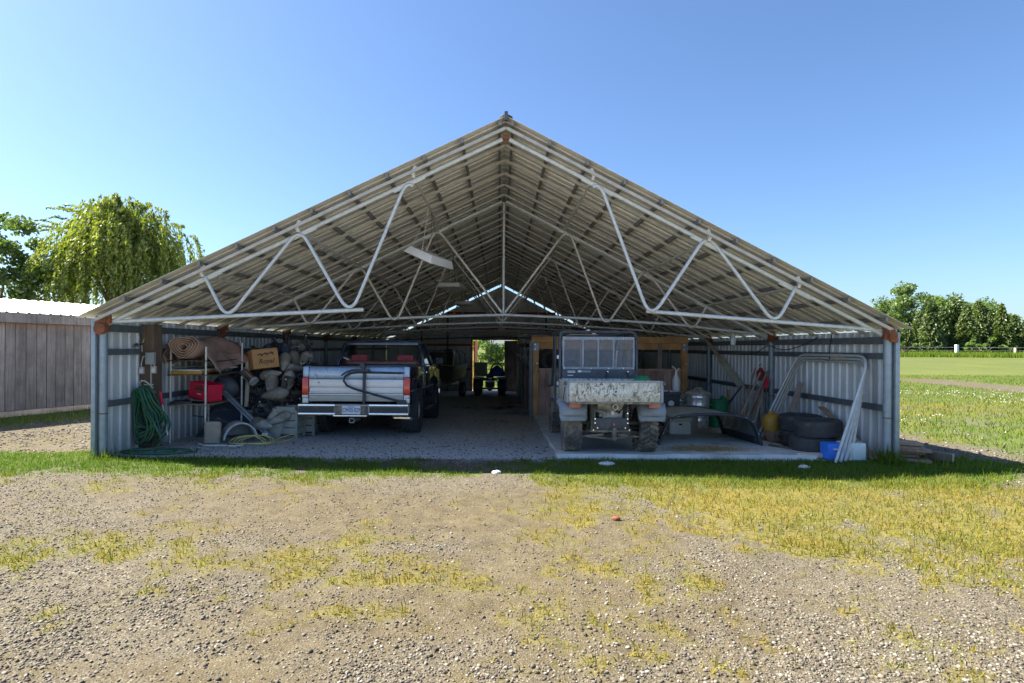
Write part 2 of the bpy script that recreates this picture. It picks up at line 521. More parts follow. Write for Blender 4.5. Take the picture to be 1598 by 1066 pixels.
def sheet_mat(name, c, streak, metal=0.3, rough=0.45, splash=False):
    """ribbed sheet metal: streaks that run down the sheet, panel to panel shifts"""
    m, nt, b = newmat(name)
    v = coords(nt, (6, 6, 0.5))
    n1 = noise(nt, v, 2.0, 6, 0.7)
    n2 = noise(nt, coords(nt), 1.3, 4, 0.6)
    col = ramp(nt, n1, [(0.3, tuple(x * 0.82 for x in c)), (0.7, tuple(min(1, x * 1.12) for x in c))])
    f = ramp(nt, n2, [(0.5, (0, 0, 0)), (0.75, (0.55,) * 3)])
    col = mix(nt, f, col, streak)
    if splash:      # mud kicked up the foot of the sheet, and rust spots at the fixings
        tc = N(nt, 'ShaderNodeTexCoord'); sp = N(nt, 'ShaderNodeSeparateXYZ'); nt.links.new(tc.outputs['Object'], sp.inputs[0])
        mr = N(nt, 'ShaderNodeMapRange'); mr.inputs[1].default_value = -1.05; mr.inputs[2].default_value = -0.45; mr.inputs[3].default_value = 1.5; mr.inputs[4].default_value = 0.0
        nt.links.new(sp.outputs['Z'], mr.inputs[0])
        mm = N(nt, 'ShaderNodeMath', operation='MULTIPLY'); mm.use_clamp = True
        nt.links.new(mr.outputs[0], mm.inputs[0]); nt.links.new(noise(nt, coords(nt), 9, 6, 0.75), mm.inputs[1])
        col = mix(nt, mm.outputs[0], col, (0.36, 0.33, 0.28))
        f3 = ramp(nt, noise(nt, coords(nt, (3, 3, 1)), 6, 5, 0.8), [(0.66, (0, 0, 0)), (0.74, (0.6,) * 3)])
        col = mix(nt, f3, col, (0.40, 0.33, 0.27))
    oi = N(nt, 'ShaderNodeObjectInfo')
    rr = ramp(nt, oi.outputs['Random'], [(0, (0.88,) * 3), (1, (1.06,) * 3)])
    col = mix(nt, 1.0, col, rr, 'MULTIPLY')
    nt.links.new(col, b.inputs['Base Color'])
    b.inputs['Metallic'].default_value = metal
    nt.links.new(ramp(nt, n1, [(0.2, (rough - 0.1,) * 3), (0.8, (rough + 0.15,) * 3)]), b.inputs['Roughness'])
    bump(nt, b, n2, 0.15, 0.02)
    return m
sheet_mat('wall_sheet', (0.74, 0.785, 0.82), (0.62, 0.64, 0.65), 0.08, splash=True)
sheet_mat('roof_sheet', (0.78, 0.76, 0.71), (0.64, 0.60, 0.54), 0.05, 0.5)

def glass_mat(name, tint, dark):
    m, nt, b = newmat(name)
    nt.nodes.remove(b)
    tr = N(nt, 'ShaderNodeBsdfTransparent'); tr.inputs['Color'].default_value = (*tint, 1)
    gl = N(nt, 'ShaderNodeBsdfGlossy'); gl.inputs['Roughness'].default_value = 0.03
    gl.inputs['Color'].default_value = (0.9, 0.95, 1, 1)
    fr = N(nt, 'ShaderNodeFresnel'); fr.inputs['IOR'].default_value = dark
    ms = N(nt, 'ShaderNodeMixShader')
    nt.links.new(fr.outputs[0], ms.inputs[0]); nt.links.new(tr.outputs[0], ms.inputs[1]); nt.links.new(gl.outputs[0], ms.inputs[2])
    nt.links.new(ms.outputs[0], nt.nodes['Material Output'].inputs['Surface'])
glass_mat('glass', (0.92, 0.95, 0.95), 1.4)
glass_mat('glass_smoke', (0.66, 0.70, 0.66), 1.5)

def camo_mat():
    m, nt, b = newmat('camo')
    v = coords(nt, (1.0, 1.0, 0.6))
    w_ = N(nt, 'ShaderNodeTexNoise'); w_.inputs['Scale'].default_value = 9; nt.links.new(v, w_.inputs['Vector'])
    mv = N(nt, 'ShaderNodeVectorMath', operation='MULTIPLY_ADD')
    nt.links.new(w_.outputs['Color'], mv.inputs[0]); mv.inputs[1].default_value = (0.16, 0.16, 0.16); nt.links.new(v, mv.inputs[2])
    n1 = noise(nt, mv.outputs[0], 13, 3, 0.75)
    n2 = noise(nt, mv.outputs[0], 30, 3, 0.6)
    n3 = noise(nt, mv.outputs[0], 7, 2, 0.5)
    col = ramp(nt, n1, [(0.30, (0.09, 0.08, 0.06)), (0.40, (0.27, 0.235, 0.175)), (0.46, (0.55, 0.52, 0.43)), (0.56, (0.78, 0.77, 0.70)), (0.66, (0.36, 0.32, 0.24))])
    f2 = ramp(nt, n2, [(0.55, (0, 0, 0)), (0.6, (0.8,) * 3)])
    col = mix(nt, f2, col, (0.12, 0.105, 0.085))
    f3 = ramp(nt, n3, [(0.56, (0, 0, 0)), (0.6, (0.5,) * 3)])
    col = mix(nt, f3, col, (0.6, 0.58, 0.5))
    # splashed mud that gathers on the lower half of the panel
    tc = N(nt, 'ShaderNodeTexCoord'); sp = N(nt, 'ShaderNodeSeparateXYZ')
    nt.links.new(tc.outputs['Object'], sp.inputs[0])
    mr = N(nt, 'ShaderNodeMapRange'); mr.inputs[1].default_value = -0.18; mr.inputs[2].default_value = -0.02
    mr.inputs[3].default_value = 0.75; mr.inputs[4].default_value = 0.0
    nt.links.new(sp.outputs['Z'], mr.inputs[0])
    mm = N(nt, 'ShaderNodeMath', operation='MULTIPLY')
    nt.links.new(mr.outputs[0], mm.inputs[0]); nt.links.new(n2, mm.inputs[1])
    mm2 = N(nt, 'ShaderNodeMath', operation='MULTIPLY'); mm2.inputs[1].default_value = 1.7; mm2.use_clamp = True
    nt.links.new(mm.outputs[0], mm2.inputs[0])
    col = mix(nt, mm2.outputs[0], col, (0.29, 0.24, 0.16))
    nt.links.new(col, b.inputs['Base Color']); b.inputs['Roughness'].default_value = 0.55
camo_mat()

def leaf_mat(name, c0, c1, trans):
    m, nt, b = newmat(name)
    nt.nodes.remove(b)
    ge = N(nt, 'ShaderNodeNewGeometry'); oi = N(nt, 'ShaderNodeObjectInfo')
    col = ramp(nt, ge.outputs['Random Per Island'], [(0.0, c0), (1.0, c1)])
    n1 = noise(nt, coords(nt), 0.45, 3, 0.6)
    col = mix(nt, 0.7, col, ramp(nt, n1, [(0.3, (0.65, 0.7, 0.7)), (0.7, (1.25, 1.2, 0.95))]), 'MULTIPLY')
    col = mix(nt, 1.0, col, ramp(nt, oi.outputs['Random'], [(0, (0.85, 0.9, 0.95)), (1, (1.1, 1.08, 1.0))]), 'MULTIPLY')
    d = N(nt, 'ShaderNodeBsdfDiffuse'); t = N(nt, 'ShaderNodeBsdfTranslucent'); gl = N(nt, 'ShaderNodeBsdfGlossy')
    gl.inputs['Roughness'].default_value = 0.45
    nt.links.new(col, d.inputs['Color'])
    tcol = mix(nt, 1.0, col, (1.35, 1.3, 0.55), 'MULTIPLY')
    nt.links.new(tcol, t.inputs['Color'])
    a = N(nt, 'ShaderNodeMixShader'); a.inputs[0].default_value = trans
    nt.links.new(d.outputs[0], a.inputs[1]); nt.links.new(t.outputs[0], a.inputs[2])
    a2 = N(nt, 'ShaderNodeMixShader'); a2.inputs[0].default_value = 0.05
    nt.links.new(a.outputs[0], a2.inputs[1]); nt.links.new(gl.outputs[0], a2.inputs[2])
    nt.links.new(a2.outputs[0], nt.nodes['Material Output'].inputs['Surface'])
leaf_mat('leaf_willow', (0.10, 0.155, 0.025), (0.24, 0.29, 0.05), 0.5)
leaf_mat('leaf_dark', (0.06, 0.115, 0.028), (0.15, 0.22, 0.05), 0.48)
leaf_mat('leaf_mid', (0.085, 0.15, 0.045), (0.17, 0.25, 0.075), 0.45)
leaf_mat('leaf_conifer', (0.06, 0.10, 0.03), (0.14, 0.20, 0.055), 0.35)
leaf_mat('leaf_bright', (0.10, 0.19, 0.035), (0.20, 0.30, 0.07), 0.5)

def grass_mat():
    m, nt, b = newmat('grass_blade')
    nt.nodes.remove(b)
    ge = N(nt, 'ShaderNodeNewGeometry'); at = N(nt, 'ShaderNodeAttribute'); at.attribute_name = 'dry_sunlit'
    green = ramp(nt, ge.outputs['Random Per Island'], [(0, (0.065, 0.145, 0.014)), (1, (0.14, 0.23, 0.03))])
    dry_sunlit = ramp(nt, ge.outputs['Random Per Island'], [(0, (0.17, 0.165, 0.022)), (0.6, (0.31, 0.25, 0.04)), (1, (0.36, 0.25, 0.075))])
    col = mix(nt, at.outputs['Fac'], green, dry_sunlit)
    d = N(nt, 'ShaderNodeBsdfDiffuse'); t = N(nt, 'ShaderNodeBsdfTranslucent')
    nt.links.new(col, d.inputs['Color']); nt.links.new(col, t.inputs['Color'])
    a = N(nt, 'ShaderNodeMixShader'); a.inputs[0].default_value = 0.4
    nt.links.new(d.outputs[0], a.inputs[1]); nt.links.new(t.outputs[0], a.inputs[2])
    nt.links.new(a.outputs[0], nt.nodes['Material Output'].inputs['Surface'])
grass_mat()

def stone_mat():
    m, nt, b = newmat('gravel_stone')
    ge = N(nt, 'ShaderNodeNewGeometry')
    col = ramp(nt, ge.outputs['Random Per Island'], [(0, (0.06, 0.049, 0.034)), (0.4, (0.12, 0.102, 0.076)), (0.75, (0.185, 0.163, 0.128)), (0.95, (0.31, 0.285, 0.24)), (1, (0.22, 0.13, 0.08))])
    nt.links.new(mix(nt, 0.5, col, ramp(nt, noise(nt, coords(nt), 90, 3), [(0.3, (0.6,) * 3), (0.7, (1.25,) * 3)]), 'MULTIPLY'), b.inputs['Base Color'])
    b.inputs['Roughness'].default_value = 0.85
stone_mat()

def ground_mat():
    m, nt, b = newmat('ground_cover')
    v = coords(nt)
    at = N(nt, 'ShaderNodeAttribute'); at.attribute_name = 'cover'
    sp = N(nt, 'ShaderNodeSeparateColor'); nt.links.new(at.outputs['Color'], sp.inputs[0])
    grass, dirt, dry_sunlit = sp.outputs[0], sp.outputs[1], sp.outputs[2]
    # crushed stone: cells of many greys with dark joints
    vo = N(nt, 'ShaderNodeTexVoronoi'); vo.inputs['Scale'].default_value = 85; nt.links.new(v, vo.inputs['Vector'])
    vo2 = N(nt, 'ShaderNodeTexVoronoi'); vo2.inputs['Scale'].default_value = 190; nt.links.new(v, vo2.inputs['Vector'])
    s1 = N(nt, 'ShaderNodeSeparateColor'); nt.links.new(vo.outputs['Color'], s1.inputs[0])
    s2 = N(nt, 'ShaderNodeSeparateColor'); nt.links.new(vo2.outputs['Color'], s2.inputs[0])
    stops = [(0, (0.055, 0.048, 0.04)), (0.4, (0.105, 0.089, 0.062)), (0.8, (0.175, 0.153, 0.112)), (1, (0.33, 0.30, 0.235))]
    c1 = ramp(nt, s1.outputs[0], stops); c2 = ramp(nt, s2.outputs[0], stops)
    fm = ramp(nt, noise(nt, v, 3.1, 4), [(0.42, (0, 0, 0)), (0.58, (1, 1, 1))])
    gcol = mix(nt, fm, c1, c2)
    jd = ramp(nt, vo.outputs['Distance'], [(0.45, (1, 1, 1)), (0.75, (0.45,) * 3)])
    gcol = mix(nt, 0.8, gcol, jd, 'MULTIPLY')
    pa = N(nt, 'ShaderNodeAttribute'); pa.attribute_name = 'pale'
    pstops = [(0, (0.34, 0.34, 0.335)), (0.4, (0.52, 0.52, 0.515)), (0.8, (0.66, 0.66, 0.65)), (1, (0.75, 0.75, 0.73))]
    p1_ = mix(nt, fm, ramp(nt, s1.outputs[0], pstops), ramp(nt, s2.outputs[0], pstops))
    gcol = mix(nt, pa.outputs['Fac'], gcol, mix(nt, 0.5, p1_, jd, 'MULTIPLY'))
    # packed earth
    nd = noise(nt, v, 5.0, 8, 0.72)
    dcol = ramp(nt, nd, [(0.3, (0.052, 0.040, 0.022)), (0.5, (0.100, 0.079, 0.044)), (0.75, (0.155, 0.127, 0.077))])
    sparse = ramp(nt, s2.outputs[1], [(0.62, (0, 0, 0)), (0.72, (0.75,) * 3)])
    dcol = mix(nt, sparse, dcol, c2)
    col = mix(nt, dirt, gcol, dcol)
    # thatch under the blades
    ng3 = noise(nt, v, 0.16, 5, 0.65)
    ng = noise(nt, v, 24, 6, 0.75); ng2 = noise(nt, v, 1.1, 5, 0.6)
    green = ramp(nt, ng, [(0.3, (0.045, 0.085, 0.012)), (0.7, (0.12, 0.18, 0.025))])
    yel = ramp(nt, ng, [(0.3, (0.11, 0.10, 0.025)), (0.7, (0.25, 0.205, 0.05))])
    gr = mix(nt, dry_sunlit, green, yel)
    gr = mix(nt, 0.55, gr, ramp(nt, ng2, [(0.3, (0.75, 0.8, 0.8)), (0.7, (1.25, 1.2, 1.1))]), 'MULTIPLY')
    gr = mix(nt, 0.8, gr, ramp(nt, ng3, [(0.32, (0.72, 0.82, 0.8)), (0.68, (1.25, 1.12, 1.0))]), 'MULTIPLY')
    gm = N(nt, 'ShaderNodeMath', operation='MULTIPLY'); nt.links.new(grass, gm.inputs[0])
    nt.links.new(ramp(nt, noise(nt, v, 38, 4, 0.7), [(0.38, (0.25,) * 3), (0.56, (0.95,) * 3)]), gm.inputs[1])
    col = mix(nt, gm.outputs[0], col, gr)
    nt.links.new(col, b.inputs['Base Color']); b.inputs['Roughness'].default_value = 0.92
    b.inputs['Specular IOR Level'].default_value = 0.15
    hh = mix(nt, 0.5, vo.outputs['Distance'], ng)
    bp = N(nt, 'ShaderNodeBump'); bp.invert = True
    bp.inputs['Strength'].default_value = 0.6; bp.inputs['Distance'].default_value = 0.012
    nt.links.new(hh, bp.inputs['Height']); nt.links.new(bp.outputs[0], b.inputs['Normal'])
ground_mat()
# ------------------------------------------------------------------ ground cover (what grows or lies where)
def gau(px, py, cx, cy, sx, sy):
    return np.exp(-((px - cx) / sx) ** 2 - ((py - cy) / sy) ** 2)

def cover(x, y):
    x = np.asarray(x, float); y = np.asarray(y, float)
    ys = np.maximum(y, 1.2)
    z = gz(x, ys)
    u = F * x / ys; v = F * (EYE - z) / ys
    px = CX + u; py = CY + v + ROLL * u
    n1 = fbm(x, y, 1.1, 1, 5) - 0.5
    n2 = fbm(x, y, 4.5, 2, 4) - 0.5
    A = np.full(x.shape, -0.43)
    left = sstep((450 - px) / 120); right = sstep((px - 820) / 90); mid = (1 - left) * (1 - right)
    A = A + left * 1.35 * np.exp(-((py - 722 + 0.02 * px) / 27) ** 2)
    A = A + mid * (0.85 * np.exp(-((py - 738) / 9) ** 2) + 0.55 * np.exp(-((py - 722) / 9) ** 2))
    A = A + 0.55 * gau(px, py, 510, 722, 60, 8) + 0.35 * gau(px, py, 470, 745, 130, 10) - 0.5 * gau(px, py, 700, 722, 70, 10)
    low = np.interp(px, [780, 880, 1000, 1300, 1600, 2400], [758, 775, 815, 862, 885, 940])
    A = A + right * 1.35 * sstep((py - 706) / 8) * sstep((low + 60 - py) / 135)
    for cx, cy, sx, sy, a in ((210, 855, 150, 20, .6), (30, 880, 55, 26, .65), (470, 870, 55, 16, .5), (540, 905, 60, 10, .35), (330, 762, 40, 8, .6),
                              (1000, 885, 110, 26, .75), (1080, 925, 60, 26, .55), (1450, 905, 150, 45, .55), (900, 830, 80, 30, .4), (560, 845, 110, 9, .3), (120, 765, 120, 10, .3),
                              (1420, 1010, 90, 40, .33), (60, 960, 60, 30, .2), (760, 850, 60, 12, .3), (1250, 860, 120, 22, .4), (100, 800, 80, 12, .25)):
        A = A + a * gau(px, py, cx, cy, sx, sy)
    A = A - 0.9 * gau(px, py, 1580, 760, 60, 20)
    far = sstep((y - 7.9) / 0.5)
    # inside the building
    inside = (x > -5.75) & (x < 5.62) & (y > 8.25) & (y < 29.2)
    # right lawn with a strip of gravel along the wall and a track further off
    lawn = sstep((x - 5.6) / 0.2) * far
    strip = np.exp(-((x - 7.35 - 0.05 * (y - 8)) / 0.55) ** 2) * sstep((15 - y) / 4)
    track = np.exp(-((x - 20.6 - 0.5 * np.sin(y * 0.11)) / 1.35) ** 4)
    LA = 0.75 - 1.25 * strip - 1.6 * track - 0.55 * gau(px, py, 1560, 655, 160, 10) * 0.5
    A = np.where(lawn > 0.02, A * (1 - lawn) + LA * lawn, A)
    # left yard between the barn and the open building
    yard = sstep((-5.75 - x) / 0.2) * sstep((y - 8.55 + n1) / 0.3)
    wall_d = np.abs((x + 10.9) - 0.35 * (y - 12.6)) * 0.944
    YA = -0.55 + 1.25 * sstep((2.3 - wall_d) / 0.9) + 0.9 * sstep((y - 19) / 3)
    A = np.where(yard > 0.02, A * (1 - yard) + YA * yard, A)
    A = np.where(y > 29.2, 0.9, A)
    A = np.where(np.abs(x) > 12, np.maximum(A, np.where(track > 0.3, A, 0.55)), A)
    n3 = fbm(x, y, 13.0, 6, 3) - 0.5
    grass = sstep((A + 1.7 * n1 + 1.5 * n2 + 1.3 * n3 + 0.22) / 0.85)
    grass = np.where(inside, 0.0, grass) * sstep((y - 1.2) / 1.0)
    D = np.full(x.shape, 0.10)
    for cx, cy, sx, sy, a in ((560, 805, 330, 40, .75), (860, 830, 250, 55, .55), (620, 965, 330, 55, .55), (300, 1045, 260, 40, .5), (870, 930, 200, 90, .5),
                              (1110, 955, 170, 50, .4), (100, 950, 170, 90, -.75), (1450, 1000, 200, 70, -.95), (700, 748, 170, 13, -.8), (620, 845, 130, 13, -.45),
                              (760, 1000, 70, 30, -.4), (430, 920, 130, 30, -.3), (70, 690, 160, 25, .35), (180, 810, 120, 25, -.3), (940, 800, 60, 20, -.2)):
        D = D + a * gau(px, py, cx, cy, sx, sy)
    D = np.where(inside, -0.7 + 0.85 * gau(px, py, 775, 640, 75, 22) + 0.2 * gau(px, py, 700, 690, 120, 18) + 0.5 * gau(px, py, 590, 665, 60, 8), D)
    D = np.where(track > 0.3, 0.15, D)
    D = D - 1.5 * sstep((2.3 - y) / 0.8)
    dirt = np.where(inside, sstep((D + 1.3 * n1 + .9 * n2 + .12) / .5), 0.18 + 0.82 * sstep((D + 1.4 * n1 + 1.3 * n2 + 1.1 * n3 + 0.2) / 0.8))
    dry_sunlit = np.clip((7.35 - y) * 0.8, 0, 0.8) * np.where(px < 400, 0.85, 1.0) + 0.28 * (y > 10) * (y < 22) * sstep((n1 + 0.06) / 0.25) * 0.9 + 0.10 * (y > 8.3)  # yellow past the roof's shadow edge: sunlit tone painted in with dryness
    dry_sunlit = dry_sunlit + 0.3 * gau(px, py, 1500, 640, 300, 10) * (y > 10)
    dry_sunlit = np.clip(dry_sunlit + n2 * 0.7 * (dry_sunlit > 0.05), 0, 1)
    return np.stack([grass, dirt, dry_sunlit], -1)

def bumps(x, y):
    near = sstep((13 - y) / 4)
    h = (fbm(x, y, 1.6, 7, 3) - 0.5) * 0.05 + (fbm(x, y, 9.0, 8, 3) - 0.5) * 0.022
    far = (fbm(x, y, 0.06, 9, 3) - 0.5) * 0.5 * sstep((y - 60) / 60)
    on_slab = ((x > 0.5) & (x < 5.7) & (y > 8.2) & (y < 15.2))
    inside = (np.abs(x) < 5.8) & (y > 8.0) & (y < 29)
    return h * near * np.where(on_slab, 0.15, np.where(inside, 0.5, 1.0)) + far

def spread(a, b, step, grow, far):
    out = [a]
    while out[-1] < b: out.append(out[-1] + step)
    s = step
    while out[-1] < far:
        s *= grow; out.append(out[-1] + s)
    return np.array(out)
xs = spread(0.0, 8.0, 0.05, 1.12, 700)
xs = np.concatenate([-xs[:0:-1], xs])
ys = np.concatenate([np.array([-60, -30, -15, -8, -4, -2, -1, 0, 0.6, 1.2, 1.7]), spread(2.1, 10.5, 0.045, 1.055, 1200)])
GX, GY = np.meshgrid(xs, ys)
gx, gy = GX.ravel(), GY.ravel()
gzv = gz(gx, gy) + bumps(gx, gy)
cov = cover(gx, gy)
nx, ny = len(xs), len(ys)
idx = np.arange(nx * ny).reshape(ny, nx)
fc = np.stack([idx[:-1, :-1], idx[:-1, 1:], idx[1:, 1:], idx[1:, :-1]], -1).reshape(-1, 4)
pale = sstep((1.9 - gy) / 0.8) + ((np.abs(gx + 0.06) < 5.7) * sstep((gy - 7.9 + 0.5 * (fbm(gx, gy, 1.5, 4) - .5)) / 0.5) * (gy < 29.3)).astype(float)  # pale shed floor, plus unseen pale ground behind camera, added to bounce light
ground = np_mesh('ground', np.stack([gx, gy, gzv], 1), fc, 'ground_cover', {'cover': cov, 'pale': pale}, smooth=True)
tag(ground, kind='structure')

# concrete pad, with a worn edge
mb = MB()
def slab_fn(i, j):
    x = 0.86 + i * (4.62 - 0.86); y = 8.42 + j * (15.4 - 8.42)
    if j == 0: y += 0.03 * math.sin(x * 5.1) + 0.015 * math.sin(x * 13)
    if i == 0: x += 0.012 * math.sin(y * 5)
    if i == 1: x += 0.05 * math.sin(y * 6) 
    return (x, y, g(x, y) + 0.055)
mb.grid(slab_fn, 60, 90)
def skirt(fn, n):
    for k in range(n):
        a = Vector(fn(k / n)); b = Vector(fn((k + 1) / n))
        mb.add([a, b, b - Vector((0, 0, .14)), a - Vector((0, 0, .14))], [(0, 1, 2, 3)])
skirt(lambda t: slab_fn(t, 0), 60); skirt(lambda t: slab_fn(0, t), 90); skirt(lambda t: slab_fn(1, t), 90); skirt(lambda t: slab_fn(t, 1), 60)
tag(mb.build('concrete_slab', 'concrete', smooth=20), kind='structure')
SL = 0.057   # slab height over the ground line

# ------------------------------------------------------------------ the open pole building
XL, XR, YF, YB = -5.69, 5.57, 8.2, 28.9
Y0, Y1 = 7.97, 29.1
RX, RZ = 0.07, 4.80
ELX, ELZ, ERX, ERZ = -5.87, 1.985, 5.71, 1.888
def roofz(x, d=0.0):
    if x <= RX: return RZ + (x - RX) * (RZ - ELZ) / (RX - ELX) - d
    return RZ - (x - RX) * (RZ - ERZ) / (ERX - RX) - d
BAYS = [YF + 3.5 * k for k in range(6)]

shed = thing('pole_building', 'long open-fronted metal pole building with gabled tin roof on pipe trusses', 'open barn', (0, YF, 0))

def part(mb, name, m, parent=None, **kw):
    return mb.build(name, m, parent if parent is not None else shed, **kw)

# roof sheets: each one a ribbed sheet running down the slope
def roof_sheet(side):
    mb = MB()
    ex, ez = (ELX, ELZ) if side < 0 else (ERX, ERZ)
    prof = []
    w = 0.92
    for k in range(4):
        a = k * 0.23
        prof += [(a, 0), (a + 0.15, 0), (a + 0.165, 0.036), (a + 0.205, 0.036), (a + 0.220, 0)]
    prof.append((w + 0.02, 0.004))
    n = len(prof)
    vs = [(RX, Y0 + p[0], RZ + p[1]) for p in prof] + [(ex, Y0 + p[0], ez + p[1]) for p in prof]
    fs = [(i, i + 1, n + i + 1, n + i) for i in range(n - 1)]
    mb.add(vs, fs)
    return mb
for side in (-1, 1):
    first = part(roof_sheet(side), 'roof_sheet', 'roof_sheet', smooth=0, solid=0.004)
    k = 1
    while Y0 + k * 0.92 < Y1 - 0.3:
        dup(first, (0, k * 0.92, 0.004 * (k % 2))); k += 1
# ridge cap
mb = MB()
for s in (-1, 1):
    x2 = RX + s * 0.09
    mb.add([(RX, Y0 + 0.03, RZ + 0.045), (RX, Y1, RZ + 0.045), (x2, Y1, roofz(x2) + 0.045), (x2, Y0 + 0.03, roofz(x2) + 0.045)], [(0, 1, 2, 3)])
part(mb, 'ridge_cap', 'dark_metal', solid=0.004)
part(MB().box((RX, Y0 + 0.02, RZ + 0.0), (0.05, 0.07, 0.12)), 'ridge_end', 'dark_metal', bevel=0.006)
# purlins along the building (on the upper side of the rafters)
for side in (-1, 1):
    xs_ = [0.09] + [0.52 * k + 0.09 for k in range(1, 11)]
    for k, a in enumerate(xs_):
        x = RX + side * a
        if abs(x) > 5.55: continue
        o = part(MB().bar((x, Y0 + 0.015, roofz(x, 0.05)), (x, Y1 - 0.02, roofz(x, 0.05)), 0.036, 0.06), 'purlin', 'purlin')
# rafters under the purlins
for side in (-1, 1):
    xe = XL + 0.04 if side < 0 else XR - 0.04
    first = part(MB().bar((RX + side * 0.005, 8.06, roofz(RX + side * .005, 0.135)), (xe, 8.06, roofz(xe, 0.135)), 0.042, 0.042), 'rafter', 'rafter')
    k = 1
    while 8.06 + 0.7 * k < 28.2:
        dup(first, (0, 0.7 * k, 0)); k += 1

def bend(pts, r=0.16, n=7):
    """polyline in (x, z) with rounded corners"""
    P = [Vector((p[0], 0, p[1])) for p in pts]
    out = [P[0]]
    for i in range(1, len(P) - 1):
        a, b, c = P[i - 1], P[i], P[i + 1]
        d0 = (a - b).normalized(); d1 = (c - b).normalized()
        h = d0.angle(d1) / 2
        t = min(r / max(math.tan(h), 0.1), 0.42 * (a - b).length, 0.42 * (c - b).length)
        s = b + d0 * t; e = b + d1 * t
        for k in range(n + 1):
            q = k / n
            out.append(s * (1 - q) ** 2 + b * (2 * q * (1 - q)) + e * q * q)
    out.append(P[-1])
    return out
def at_y(pts, y): return [Vector((p.x, y, p.z)) for p in pts]

WEBL = [(-4.18, 2.57), (-3.87, 1.97), (-2.84, 3.27), (-2.12, 2.02), (-1.30, 4.03)]
WEBR = [(4.19, 2.47), (3.90, 1.93), (2.93, 3.22), (2.13, 2.00), (1.37, 4.03)]
def truss(k, y):
    t = thing('roof_truss', None, None, (0, 0, 0))
    t.parent = shed
    full = k > 0
    t.location = (0, y - YF, 0)
    MINV[t.name] = Matrix.Translation((0, -y, 0)); OFF[t.name] = Vector((0, 0, 0))
    for side, web in ((-1, WEBL), (1, WEBR)):
        xe = XL + 0.12 if side < 0 else XR - 0.12
        ze = roofz(xe, 0.22)
        x0 = RX + side * 0.05
        part(MB().tube([(xe, y, ze), (x0, y, roofz(x0, 0.22))], 0.032, 12), 'top_chord', 'galv', t)
        zb = 1.93 if side < 0 else 1.87
        if full:
            mid = [(xe, y, zb), (xe * 0.66, y, 2.05 + .03), (xe * 0.3, y, 2.2), (RX, y, 2.26)]
        else:
            xi = -1.94 if side < 0 else 2.08
            mid = [(xe, y, zb), (xi, y, 2.125)]
        part(MB().tube(mid, 0.028, 12), 'bottom_chord', 'galv', t)
        pts = list(web)
        if full: pts = pts + [(RX + side * 0.03, 2.30)]
        else: pts = pts + [(pts[-1][0] - side * 0.34, roofz(pts[-1][0] - side * .34, 0.9))]
        p = bend(pts, 0.15)
        if not full: p = p[:-3]
        part(MB().tube(at_y(p, y - 0.03), 0.0245, 12), 'web_pipe', 'galv' if not full else 'galv_dull', t)
        # short welded sleeves where the web meets the top chord
        for (wx, wz) in (web[0], web[2], web[4]):
            a = wx - 0.22; b = wx + 0.22
            mb = MB().tube([(a, y, roofz(a, 0.245)), (b, y, roofz(b, 0.245))], 0.026, 8)
            part(mb, 'sleeve', 'galv', t)
    if full:
        part(MB().tube([(RX, y, RZ - 0.26), (RX, y, 2.24)], 0.024, 10), 'king_post', 'galv', t)
    else:
        part(MB().box((RX, y - .03, RZ - 0.23), (0.09, 0.07, 0.06)).box((RX, y - .03, RZ - .27), (.035, .05, .08)), 'ridge_clamp', 'rust', t, bevel=0.01)
for k, y in enumerate(BAYS): truss(k, y)
# pipes running the length of the building under the rafters
for x in (-1.22, -2.84, -4.18, 1.29, 2.93, 4.19):
    part(MB().tube([(x, YF - 0.12, roofz(x, 0.20)), (x, YB - 0.2, roofz(x, 0.20))], 0.022, 8), 'brace_pipe', 'galv_dull')
    # clamp brackets at the front
    part(MB().box((x, YF - 0.10, roofz(x, 0.12)), (0.05, 0.06, 0.14), Euler((0, 0.4 if x < 0 else -0.4, 0))), 'clamp', 'galv_dull', bevel=0.006)

# posts with rusty head brackets
for side in (-1, 1):
    xw = XL + 0.055 if side < 0 else XR - 0.055
    zt = 1.93 if side < 0 else 1.87
    for k, y in enumerate(BAYS):
        p = part(MB().tube([(xw, y, g(xw, y) - 0.1), (xw, y, zt - 0.08)], 0.055, 14), 'post', 'post_steel')
        part(MB().tube([(xw, y, .62 + .02 * k), (xw, y, .635 + .02 * k)], 0.059, 14), 'collar', 'rust', p)
        mb = MB()
        if side < 0:
            mb.box((xw + 0.01, y - 0.03, zt - 0.03), (0.15, 0.13, 0.2), Euler((0, 0.2, 0)))
            mb.box((xw + 0.08, y - 0.05, zt + 0.04), (0.12, 0.05, 0.13))
            mb.lathe([(0.085, -0.03), (0.085, 0.03)], 16, Matrix.Translation((xw + .02, y - .09, zt - .10)) @ Matrix.Rotation(R(90), 4, 'X'))
        else:
            mb.lathe([(0.10, -0.05), (0.11, -0.02), (0.11, 0.03), (0.08, 0.06)], 18, Matrix.Translation((xw - 0.03, y - .06, zt - .03)) @ Matrix.Rotation(R(75), 4, 'Y'))
            mb.box((xw - 0.06, y - 0.07, zt - 0.03), (0.07, 0.08, 0.20), Euler((0.2, 0.1, 0)))
            mb.box((xw + 0.03, y - .08, zt - .10), (0.10, 0.05, 0.14))
        part(mb.jitter(0.006), 'head_bracket', 'rust', p, bevel=0.008)

